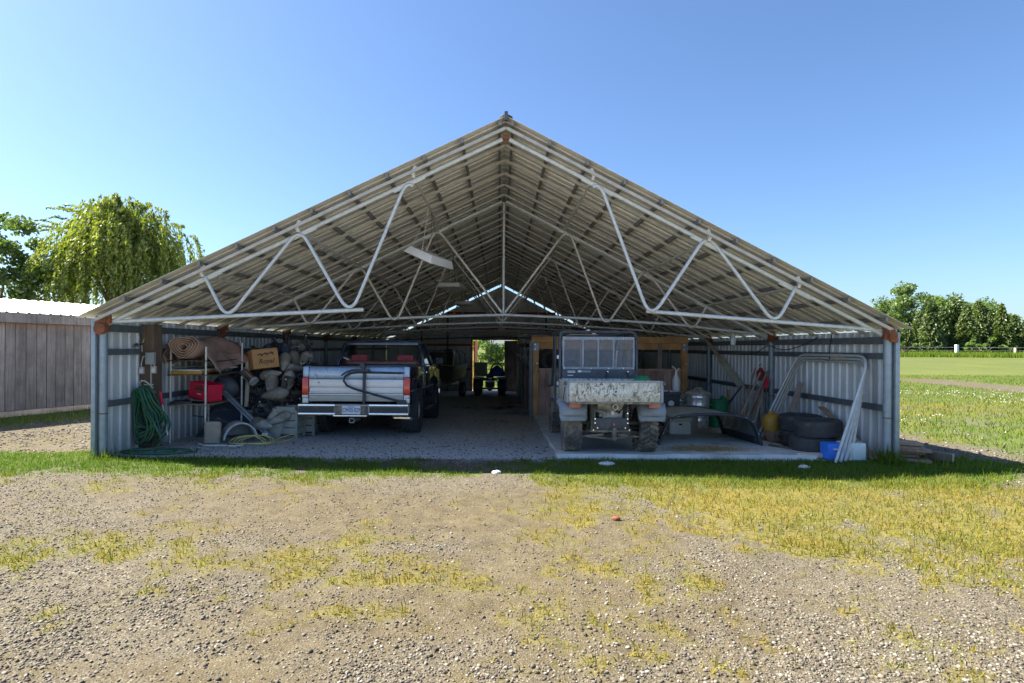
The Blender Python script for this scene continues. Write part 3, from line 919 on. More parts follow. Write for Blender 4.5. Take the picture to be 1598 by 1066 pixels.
# wall sheets
def rib_profile(a, b, pitch=0.2, h=0.024):
    out = []
    s = a
    while s < b - 1e-6:
        for (q, z) in ((0, 0), (0.62, 0), (0.70, h), (0.87, h), (0.95, 0)):
            if s + q * pitch < b: out.append((s + q * pitch, z))
        s += pitch
    out.append((b, 0))
    return out
for side in (-1, 1):
    xw = XL - 0.03 if side < 0 else XR + 0.03
    top = 1.985 if side < 0 else 1.865
    y = YF - 0.05
    while y < YB - 0.05:
        y2 = min(y + 1.0, YB)
        mb = MB(); pr = rib_profile(y, y2); n = len(pr)
        dx = 0.003 * (int(y) % 2)
        mb.add([(xw - side * (h + 0) + dx, yy, top) for yy, h in pr] + [(xw - side * h + dx, yy, g(xw, yy) - 0.08) for yy, h in pr],
               [(i, i + 1, n + i + 1, n + i) for i in range(n - 1)])
        part(mb, 'wall_sheet', 'wall_sheet', smooth=0)
        y = y2
    for z in (1.50, 0.75):
        xi = xw - side * 0.055
        for k in range(6):
            ya = YF + 3.5 * k; yb = min(ya + 3.5, YB)
            part(MB().b2((xi - 0.022, ya + 0.002, z - 0.045), (xi + 0.022, yb - 0.002, z + 0.045)), 'girt', 'girt')
    part(MB().b2((xw - side * 0.02 - 0.045, YF - 0.04, top - 0.19), (xw - side * 0.075 - side * .02, YB, top - 0.085)), 'eave_beam', 'girt')
    # corner trim at the front
    part(MB().b2((xw - 0.03, YF - 0.09, g(xw, YF) - 0.05), (xw + 0.03, YF - 0.045, top - .02)), 'corner_trim', 'post_steel', bevel=0.006)

# back wall, with its doorway
DX0, DX1, DZ = -1.36, 0.90, 1.96
edges = [XL]
while edges[-1] < XR - 0.3: edges.append(min(XR, edges[-1] + 1.0))
edges.append(XR)
edges = sorted(set([round(e, 3) for e in edges] + [DX0, DX1, RX]))
edges = [e for i, e in enumerate(edges) if i == 0 or e - edges[i - 1] > 0.02]
for a, b in zip(edges, edges[1:]):
    mb = MB(); pr = rib_profile(a, b); n = len(pr)
    lo = DZ if (a >= DX0 - 1e-3 and b <= DX1 + 1e-3) else -0.72
    mb.add([(x, YB - h, roofz(x, 0.145)) for x, h in pr] + [(x, YB - h, lo) for x, h in pr], [(i, i + 1, n + i + 1, n + i) for i in range(n - 1)])
    part(mb, 'wall_sheet', 'wall_sheet', smooth=0)
for z, m in ((2.53, 'red_steel'), (3.3, 'red_steel')):
    w = (roofz(0.07) - z) / 0.5 - 0.3
    part(MB().b2((RX - w, YB - 0.10, z - 0.05), (RX + w, YB - 0.035, z + 0.05)), 'girt', m)
for xa, xb in ((XL + .1, DX0 - 0.08), (DX1 + .1, XR - .1)):
    part(MB().b2((xa, YB - 0.10, 1.66), (xb, YB - 0.035, 1.76)), 'girt', 'red_steel')
    part(MB().b2((xa, YB - 0.10, 0.45), (xb, YB - 0.035, 0.54)), 'girt', 'girt')
    part(MB().b2((xa, YB - 0.12, 1.02), (xb, YB - 0.10, 1.06)), 'rail', 'galv')
for x in (-3.9, -2.6, 2.3, 4.2):
    part(MB().tube([(x, YB - 0.16, -0.6), (x, YB - 0.16, roofz(x, 0.3))], 0.04, 8), 'post', 'dark_metal')
# cross-braced dark lattice in front of the back wall
mb = MB()
zz = [(-5.2, 1.95)]
for k in range(22):
    x = -5.0 + k * 0.48
    zz.append((x, 2.02 if k % 2 else min(2.85, roofz(x, .35))))
mb.tube([(x, YB - 0.22, z) for x, z in zz], 0.018, 6)
mb.tube([(XL + .1, YB - .22, 1.93), (RX, YB - .22, 2.12), (XR - .1, YB - .22, 1.93)], 0.03, 6)
part(mb, 'rear_lattice', 'dark_metal')
for x in (DX0 - 0.04, DX1 + 0.04):
    part(MB().b2((x - 0.04, YB - 0.09, -0.66), (x + 0.04, YB + 0.05, DZ)), 'door_jamb', 'red_frame')
part(MB().b2((DX0 - 0.08, YB - 0.09, DZ), (DX1 + 0.08, YB + 0.05, DZ + 0.07)), 'door_header', 'dark_metal')
part(MB().box((DX0 + 0.14, YB + 0.42, 0.66), (0.05, 0.80, 2.5), Euler((0, 0, R(-8)))), 'door', 'red_frame')
d_ = part(MB().b2((0.23, YB - 0.02, -0.60), (DX1 - 0.01, YB + 0.03, DZ - 0.03)), 'door', 'plywood')
for x in (0.40, 0.57, 0.74):
    part(MB().b2((x - 0.006, YB - 0.026, -0.58), (x + 0.006, YB - 0.0205, DZ - 0.05)), 'batten', 'wood_dark', d_)

# hanging flat lamps (unlit)
def lamp(x, y, z, rz, lab, w=0.62, d=0.95, h=0.11, tilt=0.0):
    t = thing('hanging_light', lab, 'light fixture', (x, y, z), (0, 0, rz), 'flat white light fixtures hung below the roof')
    M = Euler((0, tilt, rz)).to_matrix()
    mb = MB()
    def P(a, b, c): return Vector((x, y, z)) + M @ Vector((a, b, c))
    mb.add([P(-w/2, -d/2, 0), P(w/2, -d/2, 0), P(w/2, d/2, 0), P(-w/2, d/2, 0), P(-w/2*.8, -d/2*.86, h), P(w/2*.8, -d/2*.86, h), P(w/2*.8, d/2*.86, h), P(-w/2*.8, d/2*.86, h)],
           [(3, 2, 1, 0), (4, 5, 6, 7), (0, 1, 5, 4), (1, 2, 6, 5), (2, 3, 7, 6), (3, 0, 4, 7)])
    mb.build('housing', 'tin_white', t, bevel=0.01)
    MB().add([P(-w/2*.92, -d/2*.94, -.004), P(w/2*.92, -d/2*.94, -.004), P(w/2*.92, d/2*.94, -.004), P(-w/2*.92, d/2*.94, -.004)], [(0, 1, 2, 3)]).build('diffuser', 'sticker', t)
    for sy in (-1, 1):
        a = P(0, sy * d * .4, h)
        b = Vector((x + (-1.22 - x) * .5, y + sy * d * 0.2, roofz(x, 0.2)))
        MB().tube([a, b], 0.006, 5).tube([P(-w*.35, sy*d*.4, h), b], 0.005, 5).build('hanger', 'wire' if sy > 0 else 'galv_dull', t)
lamp(-1.24, 10.05, 3.10, R(-22), 'white tray light fixture hanging nearest the front, left of the ridge', .58, .85, .13, R(24))
lamp(-1.22, 14.8, 3.10, R(-8), 'white tray light fixture hanging second from the front, left of ridge')
lamp(-1.22, 19.8, 3.04, R(-4), 'small white tray light farthest back near the gable, left of ridge', 0.6)
lamp(-3.6, 19.8, 2.02, R(0), 'low light fixture hanging above the pickup cab near left eave', 0.62)

# ------------------------------------------------------------------ the board-sided barn on the left
BA = R(-19.3)
barn = thing('board_barn', 'weathered grey board barn with white metal roof at the left edge', 'barn', (-10.55, 13.6, 0), (0, 0, BA))
MBN = Matrix.Translation((-10.55, 13.6, 0)) @ Matrix.Rotation(BA, 4, 'Z')
def bl(x, y, z): return MBN @ Vector((x, y, z))
def blbox(mb, a, b):
    ax, ay, az = a; bx, by, bz = b
    P = [(ax, ay, az), (bx, ay, az), (bx, by, az), (ax, by, az), (ax, ay, bz), (bx, ay, bz), (bx, by, bz), (ax, by, bz)]
    return mb.add([bl(*p) for p in P], [(3, 2, 1, 0), (4, 5, 6, 7), (0, 1, 5, 4), (1, 2, 6, 5), (2, 3, 7, 6), (3, 0, 4, 7)])
wood('wood_barn', (0.062, 0.057, 0.060), (0.17, 0.157, 0.162), grain=(30, 30, 1.6), rnd_obj=0.28)
_nt = MATS['wood_barn'].node_tree; _b = _nt.nodes['Principled BSDF']
_src = _b.inputs['Base Color'].links[0].from_socket
_tc = N(_nt, 'ShaderNodeTexCoord'); _sp = N(_nt, 'ShaderNodeSeparateXYZ'); _nt.links.new(_tc.outputs['Object'], _sp.inputs[0])
_nz = noise(_nt, coords(_nt, (9, 9, 1.5)), 2.0, 4, 0.6)
_ad = N(_nt, 'ShaderNodeMath', operation='MULTIPLY_ADD'); _nt.links.new(_nz, _ad.inputs[0]); _ad.inputs[1].default_value = 0.9; _nt.links.new(_sp.outputs['Z'], _ad.inputs[2])
_mr = N(_nt, 'ShaderNodeMapRange'); _mr.inputs[1].default_value = 1.22; _mr.inputs[2].default_value = 1.42; _mr.inputs[4].default_value = 0.75
_nt.links.new(_ad.outputs[0], _mr.inputs[0])
_nt.links.new(mix(_nt, _mr.outputs[0], _src, (0.16, 0.075, 0.04)), _b.inputs['Base Color'])
y = -3.2
while y < 3.6:
    w = rnd.uniform(0.17, 0.225)
    mb = blbox(MB(), (-0.03, y + 0.004, 0.13 + rnd.uniform(-.012, .012)), (rnd.uniform(-0.004, 0.006), y + w - 0.008, 2.10))
    part(mb, 'board', 'wood_barn', barn)
    y += w
part(blbox(MB(), (-0.07, -3.2, 0.0), (0.05, 3.6, 0.12)), 'sill', 'wood_old', barn)
part(blbox(MB(), (-0.10, -3.2, 0.1), (-0.035, 3.6, 2.2)), 'wall', 'wood_dark', barn)
part(blbox(MB(), (0.0, -3.4, 2.085), (0.16, 3.8, 2.30)), 'fascia', 'wood_barn', barn, bevel=0.006)
# battens stop short under the fascia where rust has run down from nails
for s, (xa, za, xb, zb) in enumerate(((0.2, 2.305, -2.6, 2.78), (-2.6, 2.78, -5.4, 2.30))):
    y = -3.5
    while y < 3.9:
        mb = MB(); pr = rib_profile(y, y + 0.9, 0.225, 0.02); n = len(pr)
        mb.add([bl(xa, yy, za + h) for yy, h in pr] + [bl(xb, yy, zb + h) for yy, h in pr], [(i, i + 1, n + i + 1, n + i) for i in range(n - 1)])
        part(mb, 'roof_sheet', 'tin_white', barn, smooth=0, solid=0.004)
        y += 0.9
part(blbox(MB(), (-5.2, -3.2, 0.0), (-5.1, 3.6, 2.2)), 'wall', 'wood_old', barn)
for y in (-3.15, 3.5):
    mb = MB()
    pts = [(-5.1, 0), (-0.1, 0), (-0.1, 2.2), (-2.6, 2.7), (-5.1, 2.2)]
    mb.add([bl(p[0], y, p[1]) for p in pts] + [bl(p[0], y + .08, p[1]) for p in pts],
           [(4, 3, 2, 1, 0), (5, 6, 7, 8, 9)] + [(i, (i + 1) % 5, 5 + (i + 1) % 5, 5 + i) for i in range(5)])
    part(mb, 'gable_wall', 'wood_old', barn)
# ------------------------------------------------------------------ vehicles
def sub(name, parent, loc=(0, 0, 0), rot=(0, 0, 0)):
    o = bpy.data.objects.new(name, None); COL.objects.link(o)
    o.empty_display_size = 0.1
    o.parent = parent; o.location = loc; o.rotation_euler = rot
    OFF[o.name] = Vector((0, 0, 0)); MINV[o.name] = Matrix.Identity(4)
    return o

def L(mb, name, m, parent, **kw):
    return mb.build(name, m, parent, world=False, **kw)

def tyre_mb(Ro, w, ri, tread='block', n=44, axis='x'):
    mb = MB()
    h = w / 2
    rt = Ro - 0.012
    prof = [(ri, -h * 0.72), (ri + (Ro - ri) * 0.35, -h), (ri + (Ro - ri) * 0.7, -h * 1.0), (Ro * 0.955, -h * 0.9), (rt, -h * 0.72),
            (rt, 0), (rt, h * 0.72), (Ro * 0.955, h * 0.9), (ri + (Ro - ri) * 0.7, h), (ri + (Ro - ri) * 0.35, h), (ri, h * 0.72)]
    M0 = Matrix.Rotation(R(90), 4, 'Y') if axis == 'x' else Matrix.Identity(4)
    mb.lathe(prof, 40, M0, caps=False)
    def block(ang, z, lw, ll, hh, yaw=0.0):
        Rm = Matrix.Rotation(ang, 3, 'Z')
        c = Rm @ Vector((rt + hh / 2 - 0.004, 0, z))
        B = Rm @ Matrix.Rotation(yaw, 3, 'X')
        if axis == 'x':
            A = Matrix.Rotation(R(90), 3, 'Y'); c = A @ c; B = A @ B
        mb.box(c, (hh, ll, lw), B)
    if tread == 'block':
        rows = [(-0.74, 0.30, 0.0), (-0.36, 0.27, 0.5), (0.0, 0.25, 0.0), (0.36, 0.27, 0.5), (0.74, 0.30, 0.0)]
        for k in range(n):
            for q, wl_, ph in rows:
                block(2 * math.pi * (k + ph) / n, q * h, wl_ * h, 2 * math.pi * Ro / n * 0.66, 0.02, 0.35 if q < 0 else -0.35)
        for k in range(n):
            for s in (-1, 1):
                a = 2 * math.pi * (k + 0.2) / n
                Rm = Matrix.Rotation(a, 3, 'Z')
                c = Rm @ Vector((Ro * 0.945, 0, s * h * 0.93)); B = Rm
                if axis == 'x':
                    A = Matrix.Rotation(R(90), 3, 'Y'); c = A @ c; B = A @ B
                mb.box(c, (0.05, 2 * math.pi * Ro / n * 0.55, 0.022), B)
    elif tread == 'chevron':
        for k in range(n):
            for s in (-1, 1):
                for q, ph in ((0.2, 0.0), (0.5, 0.35), (0.8, 0.7)):
                    block(2 * math.pi * (k + ph + (0.5 if s > 0 else 0)) / n, s * q * h, 0.27 * h, 2 * math.pi * Ro / n * 0.55, 0.016, -s * 0.6)
    elif tread == 'lug':
        for k in range(n):
            for s in (-1, 1):
                for q, ph in ((0.18, 0.0), (0.46, 0.25), (0.76, 0.45)):
                    block(2 * math.pi * (k + ph + (0.5 if s > 0 else 0)) / n, s * q * h, 0.33 * h, 0.05, 0.026, s * 0.75)
    elif tread == 'road':
        for q in (-0.62, -0.31, 0, 0.31, 0.62):
            M1 = M0
            mb.lathe([(rt, q * h - 0.11 * h), (rt + 0.008, q * h - 0.10 * h), (rt + 0.008, q * h + 0.10 * h), (rt, q * h + 0.11 * h)], 40, M1, caps=False)
    return mb

def rim_mb(r, w, holes=8):
    mb = MB(); M = Matrix.Rotation(R(90), 4, 'Y')
    mb.lathe([(r, -w / 2), (r * 0.96, -w / 2 + .012), (r * 0.9, 0.02), (r * 0.55, 0.05), (r * 0.5, 0.06), (r * 0.22, 0.07), (r * 0.2, w * 0.36), (0.01, w * 0.37)], 24, M, caps=False)
    mb.lathe([(r * .96, w / 2 - .012), (r, w / 2), (r, -w / 2), (r * .5, -w * 0.1), (0.01, -w * .1)], 24, M, caps=False)
    for k in range(holes):
        a = 2 * math.pi * k / holes
        p = Vector((0.062, math.cos(a) * r * 0.36, math.sin(a) * r * 0.36))
        mb.lathe([(0.012, -0.02), (0.012, 0.02)], 6, Matrix.Translation(p) @ M)
    return mb

def wheel_set(parent, spots, Ro, w, ri, tread, n, rubber, rim_m, holes=8, trd=None):
    protos = {}
    for i, (x, y, z, s) in enumerate(spots):
        td = tread if trd is None else trd[i]
        wd = w if not isinstance(w, (list, tuple)) else w[i]
        ro = Ro if not isinstance(Ro, (list, tuple)) else Ro[i]
        e = sub('wheel', parent, (x, y, z), (0, 0, 0 if s > 0 else math.pi))
        key = (td, wd, ro)
        if key not in protos:
            a = L(tyre_mb(ro, wd, ri, td, n), 'tyre', rubber, e, smooth=30)
            b = L(rim_mb(ri, wd * 0.72, holes), 'rim', rim_m, e, smooth=30)
            protos[key] = (a, b)
        else:
            a, b = protos[key]
            dup(a, parent=e); dup(b, parent=e)

# ---- pickup truck
TX, TY = -2.60, 11.45
pk = thing('pickup_truck', 'navy pickup with silver tailgate and black bent tube rack, parked inside at left', 'pickup truck',
           (TX, TY, g(TX, TY) + 0.0), (-math.atan(0.029), 0, 0))
TR = 0.435
wheel_set(pk, [(-0.87, 0, TR, -1), (0.87, 0, TR, 1), (-0.87, 3.05, TR, -1), (0.87, 3.05, TR, 1)], TR, 0.32, 0.21, 'block', 34, 'black_rubber', 'rim')
def arc(cy, cz, r, a0, a1, n=12):
    return [(cy + r * math.cos(R(a0 + (a1 - a0) * k / n)), cz + r * math.sin(R(a0 + (a1 - a0) * k / n))) for k in range(n + 1)]
bed = [(-1.02, 0.70), (-1.03, 1.26), (-1.0, 1.31), (1.06, 1.31), (1.06, 0.66)] + arc(0, 0.50, 0.52, 18, 162)
cabs = [(1.09, 0.64), (1.09, 1.31), (2.78, 1.31), (2.9, 1.29), (4.08, 1.22), (4.16, 1.12), (4.16, 0.72)] + arc(3.05, 0.50, 0.52, 22, 158)
for s in (-1, 1):
    a, b = s * 0.90, s * 0.965
    o = L(MB().prism(bed, 'x', a, b), 'bed_side', 'navy', pk, bevel=0.018)
    L(MB().tube([(s * 0.972, p[0], p[1]) for p in arc(0, 0.50, 0.52, 12, 168, 16)], 0.028, 6), 'arch_flare', 'black_plastic', pk)
    L(MB().tube([(s * 0.972, p[0], p[1]) for p in arc(3.05, 0.50, 0.52, 12, 168, 16)], 0.028, 6), 'arch_flare', 'black_plastic', pk)
    L(MB().prism(cabs, 'x', a, b), 'cab_side', 'navy', pk, bevel=0.018)
    dr = L(MB().prism([(1.22, 0.67), (1.22, 1.30), (2.50, 1.30), (2.56, 1.2), (2.52, 0.67)], 'x', s * 0.962, s * 0.972), 'door', 'navy', pk, bevel=0.004)
    L(MB().box((s * 0.978, 1.36, 1.17), (0.02, 0.13, 0.035)), 'handle', 'chrome', dr, bevel=0.005)
    L(MB().b2((s * 0.965, -0.98, 0.84), (s * 0.977, 1.04, 0.865)).b2((s * 0.965, 1.1, 0.84), (s * 0.977, 4.1, 0.865)), 'trim_strip', 'grey_paint', pk)
    # upper cab: pillars, side glass
    def xw(z): return s * (0.945 - (z - 1.31) * 0.26)
    pil = MB()
    for (y0, z0, y1, z1, w_) in ((1.14, 1.30, 1.26, 1.80, 0.10), (2.52, 1.30, 2.08, 1.81, 0.06), (2.82, 1.29, 2.16, 1.82, 0.05)):
        pil.bar((xw(z0), y0, z0), (xw(z1), y1, z1), 0.05, w_, up=Vector((0, 1, 0)))
        L(pil, 'pillar', 'navy', pk, bevel=0.008); pil = MB()
    L(MB().add([(xw(1.31) - s * .01, 1.16, 1.31), (xw(1.31) - s * .01, 2.74, 1.31), (xw(1.8) - s * .01, 2.14, 1.8), (xw(1.8) - s * .01, 1.26, 1.8)], [(0, 1, 2, 3)]), 'side_window', 'glass', pk)
    # mirrors
    mr = L(MB().box((s * 1.13, 2.47, 1.43), (0.19, 0.07, 0.15)), 'side_mirror', 'chrome' if s < 0 else 'black_plastic', pk, bevel=0.02)
    L(MB().bar((s * 0.95, 2.5, 1.36), (s * 1.1, 2.47, 1.43), 0.03, 0.03), 'mirror_arm', 'black_plastic', mr)
    # lamps
    tl = L(MB().b2((s * 0.865, -1.045, 0.79), (s * 0.975, -0.95, 1.10)), 'taillight', 'tail_red', pk, bevel=0.012)
    L(MB().b2((s * 0.868, -1.05, 0.735), (s * 0.972, -0.96, 0.785)), 'reverse_lamp', 'white_lens', tl, bevel=0.008)
    L(MB().b2((s * 0.865, -1.035, 0.64), (s * 0.97, -0.96, 0.73)), 'corner_panel', 'silver_paint', pk, bevel=0.01)
    L(MB().b2((s * 0.862, -1.03, 1.105), (s * 0.968, -0.95, 1.30)), 'corner_post', 'navy_sky_sheen', pk, bevel=0.02)
# roof with a crown
def roof_fn(i, j):
    x = -0.80 + 1.6 * i; y = 1.22 + 0.98 * j
    return (x, y, 1.83 + 0.055 * (1 - (2 * i - 1) ** 4) - 0.03 * (2 * j - 1) ** 4)
L(MB().grid(roof_fn, 12, 6), 'roof', 'navy', pk, solid=0.035, smooth=60)
L(MB().bar((-0.80, 1.235, 1.80), (0.80, 1.235, 1.80), 0.05, 0.075).bar((-0.80, 2.17, 1.81), (0.80, 2.17, 1.81), 0.05, 0.05), 'roof_rail', 'navy', pk, bevel=0.01)
# cab back wall below the window, rear window, windscreen
L(MB().b2((-0.92, 1.10, 0.62), (0.92, 1.15, 1.33)), 'cab_back', 'navy', pk, bevel=0.01)
L(MB().add([(-0.87, 1.15, 1.33), (0.87, 1.15, 1.33), (0.76, 1.25, 1.78), (-0.76, 1.25, 1.78)], [(0, 1, 2, 3)]), 'rear_window', 'glass', pk)
L(MB().tube([(-0.875, 1.145, 1.335), (0.875, 1.145, 1.335), (0.765, 1.245, 1.785), (-0.765, 1.245, 1.785)], 0.013, 6, closed=True), 'window_seal', 'black_plastic', pk)
L(MB().add([(-0.90, 2.80, 1.30), (0.90, 2.80, 1.30), (0.78, 2.18, 1.79), (-0.78, 2.18, 1.79)], [(0, 1, 2, 3)]), 'windscreen', 'glass', pk)
L(MB().prism([(2.78, 1.29), (4.12, 1.20), (4.12, 1.12), (2.78, 1.2)], 'x', -0.9, 0.9), 'hood', 'navy', pk, bevel=0.015)
L(MB().b2((-0.9, 4.10, 0.72), (0.9, 4.17, 1.13)), 'grille', 'dark_metal', pk)
L(MB().b2((-0.98, 4.15, 0.48), (0.98, 4.28, 0.70)), 'front_bumper', 'chrome', pk, bevel=0.02)
L(MB().b2((-0.85, 2.45, 1.02), (0.85, 2.78, 1.30)), 'dashboard', 'seat_red', pk, bevel=0.04)
st = L(MB().tube([(-0.42 + 0.19 * math.cos(a), 2.32 - 0.06 * math.sin(a), 1.26 + 0.17 * math.sin(a)) for a in [k * math.pi / 10 for k in range(20)]], 0.015, 6, closed=True), 'steering_wheel', 'black_plastic', pk)
L(MB().bar((-0.60, 2.33, 1.27), (-0.24, 2.33, 1.27), 0.03, 0.03).tube([(-0.42, 2.33, 1.26), (-0.42, 2.6, 1.15)], 0.03, 6), 'steering_column', 'black_plastic', st)
# red bench: base, two backs, head rests
L(MB().b2((-0.78, 1.35, 0.70), (0.78, 1.9, 0.95)), 'seat', 'seat_red', pk, bevel=0.05)
for x0, x1 in ((-0.80, -0.03), (0.01, 0.80)):
    sb = L(MB().box(((x0 + x1) / 2, 1.31, 1.15), (x1 - x0, 0.14, 0.56), Euler((R(8), 0, 0))), 'seat_back', 'seat_red', pk, bevel=0.05)
    L(MB().box(((x0 + x1) / 2 + (0.1 if x0 > -.1 else -0.1), 1.33, 1.48), (0.36, 0.09, 0.14)), 'headrest', 'seat_red', sb, bevel=0.035)
L(MB().box((0.0, 1.22, 1.365), (1.5, 0.05, 0.04)), 'seat_trim', 'tarp_edge', pk, bevel=0.01)
# window sticker / pale reflection pillars inside left out; bed floor and front
L(MB().b2((-0.9, -0.95, 0.72), (0.9, 1.04, 0.78)), 'bed_floor', 'dark_metal', pk)
L(MB().b2((-0.9, 0.98, 0.78), (0.9, 1.04, 1.30)), 'bed_front', 'navy', pk)
for s in (-1, 1):
    L(MB().b2((s * 0.84, -0.95, 1.27), (s * 0.93, 1.04, 1.322)), 'bed_rail', 'black_plastic', pk, bevel=0.012)
# tailgate: navy rolled top with sky sheen painted in, pressed silver panel, grey lower strip
tg = [( -1.012, 1.075), (-1.022, 1.10), (-1.022, 1.22), (-1.005, 1.275), (-0.965, 1.30), (-0.94, 1.29), (-0.94, 1.075)]
tgo = L(MB().prism(tg, 'x', -0.857, 0.857), 'tailgate', 'navy_sky_sheen', pk, bevel=0.006)
L(MB().b2((-0.855, -1.02, 0.925), (0.855, -0.945, 1.068)), 'upper_panel', 'silver_paint', tgo, bevel=0.008)
L(MB().b2((-0.850, -1.006, 0.838), (0.850, -0.945, 0.922)), 'recess_panel', 'silver_paint', tgo, bevel=0.004)
L(MB().b2((-0.855, -1.022, 0.815), (0.855, -0.945, 0.836)).b2((-0.855, -1.022, 0.778), (0.855, -0.945, 0.806)), 'rib_panel', 'silver_paint', tgo, bevel=0.006)
L(MB().b2((-0.855, -1.012, 0.668), (0.855, -0.945, 0.775)), 'lower_panel', 'grey_paint', tgo, bevel=0.008)
L(MB().b2((-0.845, -1.0, 0.80), (0.845, -0.95, 0.82)), 'groove', 'black_plastic', tgo)
mk = MB()
for k in range(14):
    a = rnd.uniform(0, 6.28); r_ = rnd.uniform(0, 0.075)
    mk.box((-0.73 + r_ * math.cos(a), -1.0245, 1.155 + 0.75 * r_ * math.sin(a)), (rnd.uniform(.015, .05), 0.002, rnd.uniform(.01, .03)), Euler((0, rnd.uniform(-.8, .8), 0)))
L(mk, 'worn_decal', 'sticker', tgo)
L(MB().box((-0.47, -1.0245, 1.165), (0.36, 0.002, 0.026)), 'stripe_decal', 'sticker', tgo)
L(MB().lathe([(0.014, 0), (0.010, .008)], 10, Matrix.Translation((-0.68, -1.021, 1.01)) @ Matrix.Rotation(R(90), 4, 'X')), 'lock', 'dark_metal', tgo)
# bumper: dark beam between two bright rails, with plate in the middle
bp_ = L(MB().b2((-1.0, -1.17, 0.455), (0.98, -1.0, 0.625)), 'rear_bumper', 'grey_paint', pk, bevel=0.02)
for a_, b_ in ((-0.995, -0.33), (0.27, 0.975)): L(MB().b2((a_, -1.196, 0.585), (b_, -1.15, 0.630)), 'upper_rail', 'chrome', bp_, bevel=0.012)
for a_, b_ in ((-0.995, -0.33), (0.27, 0.975)): L(MB().b2((a_, -1.196, 0.432), (b_, -1.15, 0.476)), 'lower_rail', 'chrome', bp_, bevel=0.012)
L(MB().b2((-0.985, -1.18, 0.48), (-0.34, -1.165, 0.58)).b2((0.28, -1.18, 0.48), (0.965, -1.165, 0.58)), 'rub_strip', 'black_plastic', bp_)
L(MB().b2((-0.36, -1.185, 0.44), (0.25, -1.15, 0.60)), 'step_pad', 'mud_metal', bp_, bevel=0.006)
L(MB().b2((-0.36, -1.21, 0.408), (0.24, -1.12, 0.436)), 'step_lip', 'chrome', bp_, bevel=0.006)
pl = L(MB().b2((-0.205, -1.205, 0.452), (0.125, -1.198, 0.602)), 'license_plate', 'plate', pk, bevel=0.002)
text_mesh('plate_number', 'CW05\u00b7029', 0.088, 'plate_blue', pl, Matrix.Translation((-0.04, -1.2065, 0.525)) @ Matrix.Rotation(R(90), 4, 'X') @ Matrix.Diagonal((0.80, 1.15, 1, 1)), bold=0.001)
L(MB().b2((-0.1, -1.2065, 0.578), (0.02, -1.2055, 0.588)), 'plate_header', 'plate_blue', pl)
# hitch receiver, axle, springs, tank
hr = MB()
for a, b in (((-0.075, -1.2, 0.30), (-0.065, -0.7, 0.38)), ((0.005, -1.2, 0.30), (0.015, -0.7, 0.38)), ((-0.075, -1.2, 0.37), (0.015, -0.7, 0.38)), ((-0.075, -1.2, 0.30), (0.015, -0.7, 0.31))): hr.b2(a, b)
L(hr, 'hitch_receiver', 'grey_metal', pk)
L(MB().tube([(-0.8, 0, TR - .02), (-0.15, 0, TR - .02), (0.15, 0, TR - .02), (0.8, 0, TR - .02)], [0.05, .055, .055, .05], 10).ball((0, 0, TR - .02), (.17, .16, .16)), 'axle', 'dark_metal', pk)
L(MB().b2((-0.52, -1.0, 0.46), (-0.42, 4.0, 0.58)).b2((0.42, -1.0, 0.46), (0.52, 4.0, 0.58)).b2((-0.45, -0.8, 0.40), (0.45, -0.4, 0.62)), 'frame_rail', 'dark_metal', pk)
L(MB().tube([(0.60, -0.7, 0.40), (0.99, -0.9, 0.35)], 0.03, 10), 'exhaust', 'grey_metal', pk)
L(MB().b2((0.70, -1.10, 0.37), (0.99, -1.06, 0.395)), 'side_bracket', 'chrome', pk)
L(MB().tube([(0.95, 0.75, 0.45), (1.03, 1.0, 0.40), (1.03, 2.2, 0.40), (0.95, 2.4, 0.45)], 0.03, 8), 'step_bar', 'dark_metal', pk)
# bent black tube rack strapped to the tailgate
rk = MB()
rk.bar((0.155, -1.075, 0.64), (0.155, -1.075, 1.36), 0.045, 0.045)
L(rk, 'rack_post', 'black_plastic', pk)
c = [(0.86, 0.66), (0.20, 0.84), (-0.02, 0.90), (-0.15, 0.96), (-0.205, 1.04), (-0.19, 1.12), (-0.10, 1.18), (0.05, 1.20), (0.86, 1.185)]
L(MB().tube([(x, -1.10, z) for x, z in c], 0.020, 8), 'rack_loop', 'black_plastic', pk)
c = [(-0.24, 1.14), (-0.16, 1.20), (-0.05, 1.235), (0.25, 1.245)]
L(MB().tube([(x, -1.13, z) for x, z in c], 0.016, 8).box((0.155, -1.12, 1.235), (.22, .06, .05)).box((0.13, -1.10, 1.32), (.08, .05, .10)).b2((0.76, -1.13, 0.62), (0.92, -1.07, 0.70)), 'rack_arm', 'black_plastic', pk)

# ---- camouflage utility vehicle
UX, UY = 1.62, 8.76
uz = g(UX, UY) + SL
ut = thing('utility_vehicle', 'muddy camouflage utility vehicle with dump bed and mesh screen, on the concrete pad', 'utility vehicle', (UX, UY, uz), (-math.atan(0.029) * 0.9, 0, 0))
UR = 0.325
wheel_set(ut, [(-0.53, 0, UR, -1), (0.585, 0, UR, 1), (-0.53, 2.35, UR, -1), (0.53, 2.35, UR, 1)], UR, (0.265, 0.27, 0.23, 0.2301), 0.165, 'chevron', 26, 'muddy_rubber', 'dark_metal', 4, ('chevron', 'lug', 'lug', 'lug'))
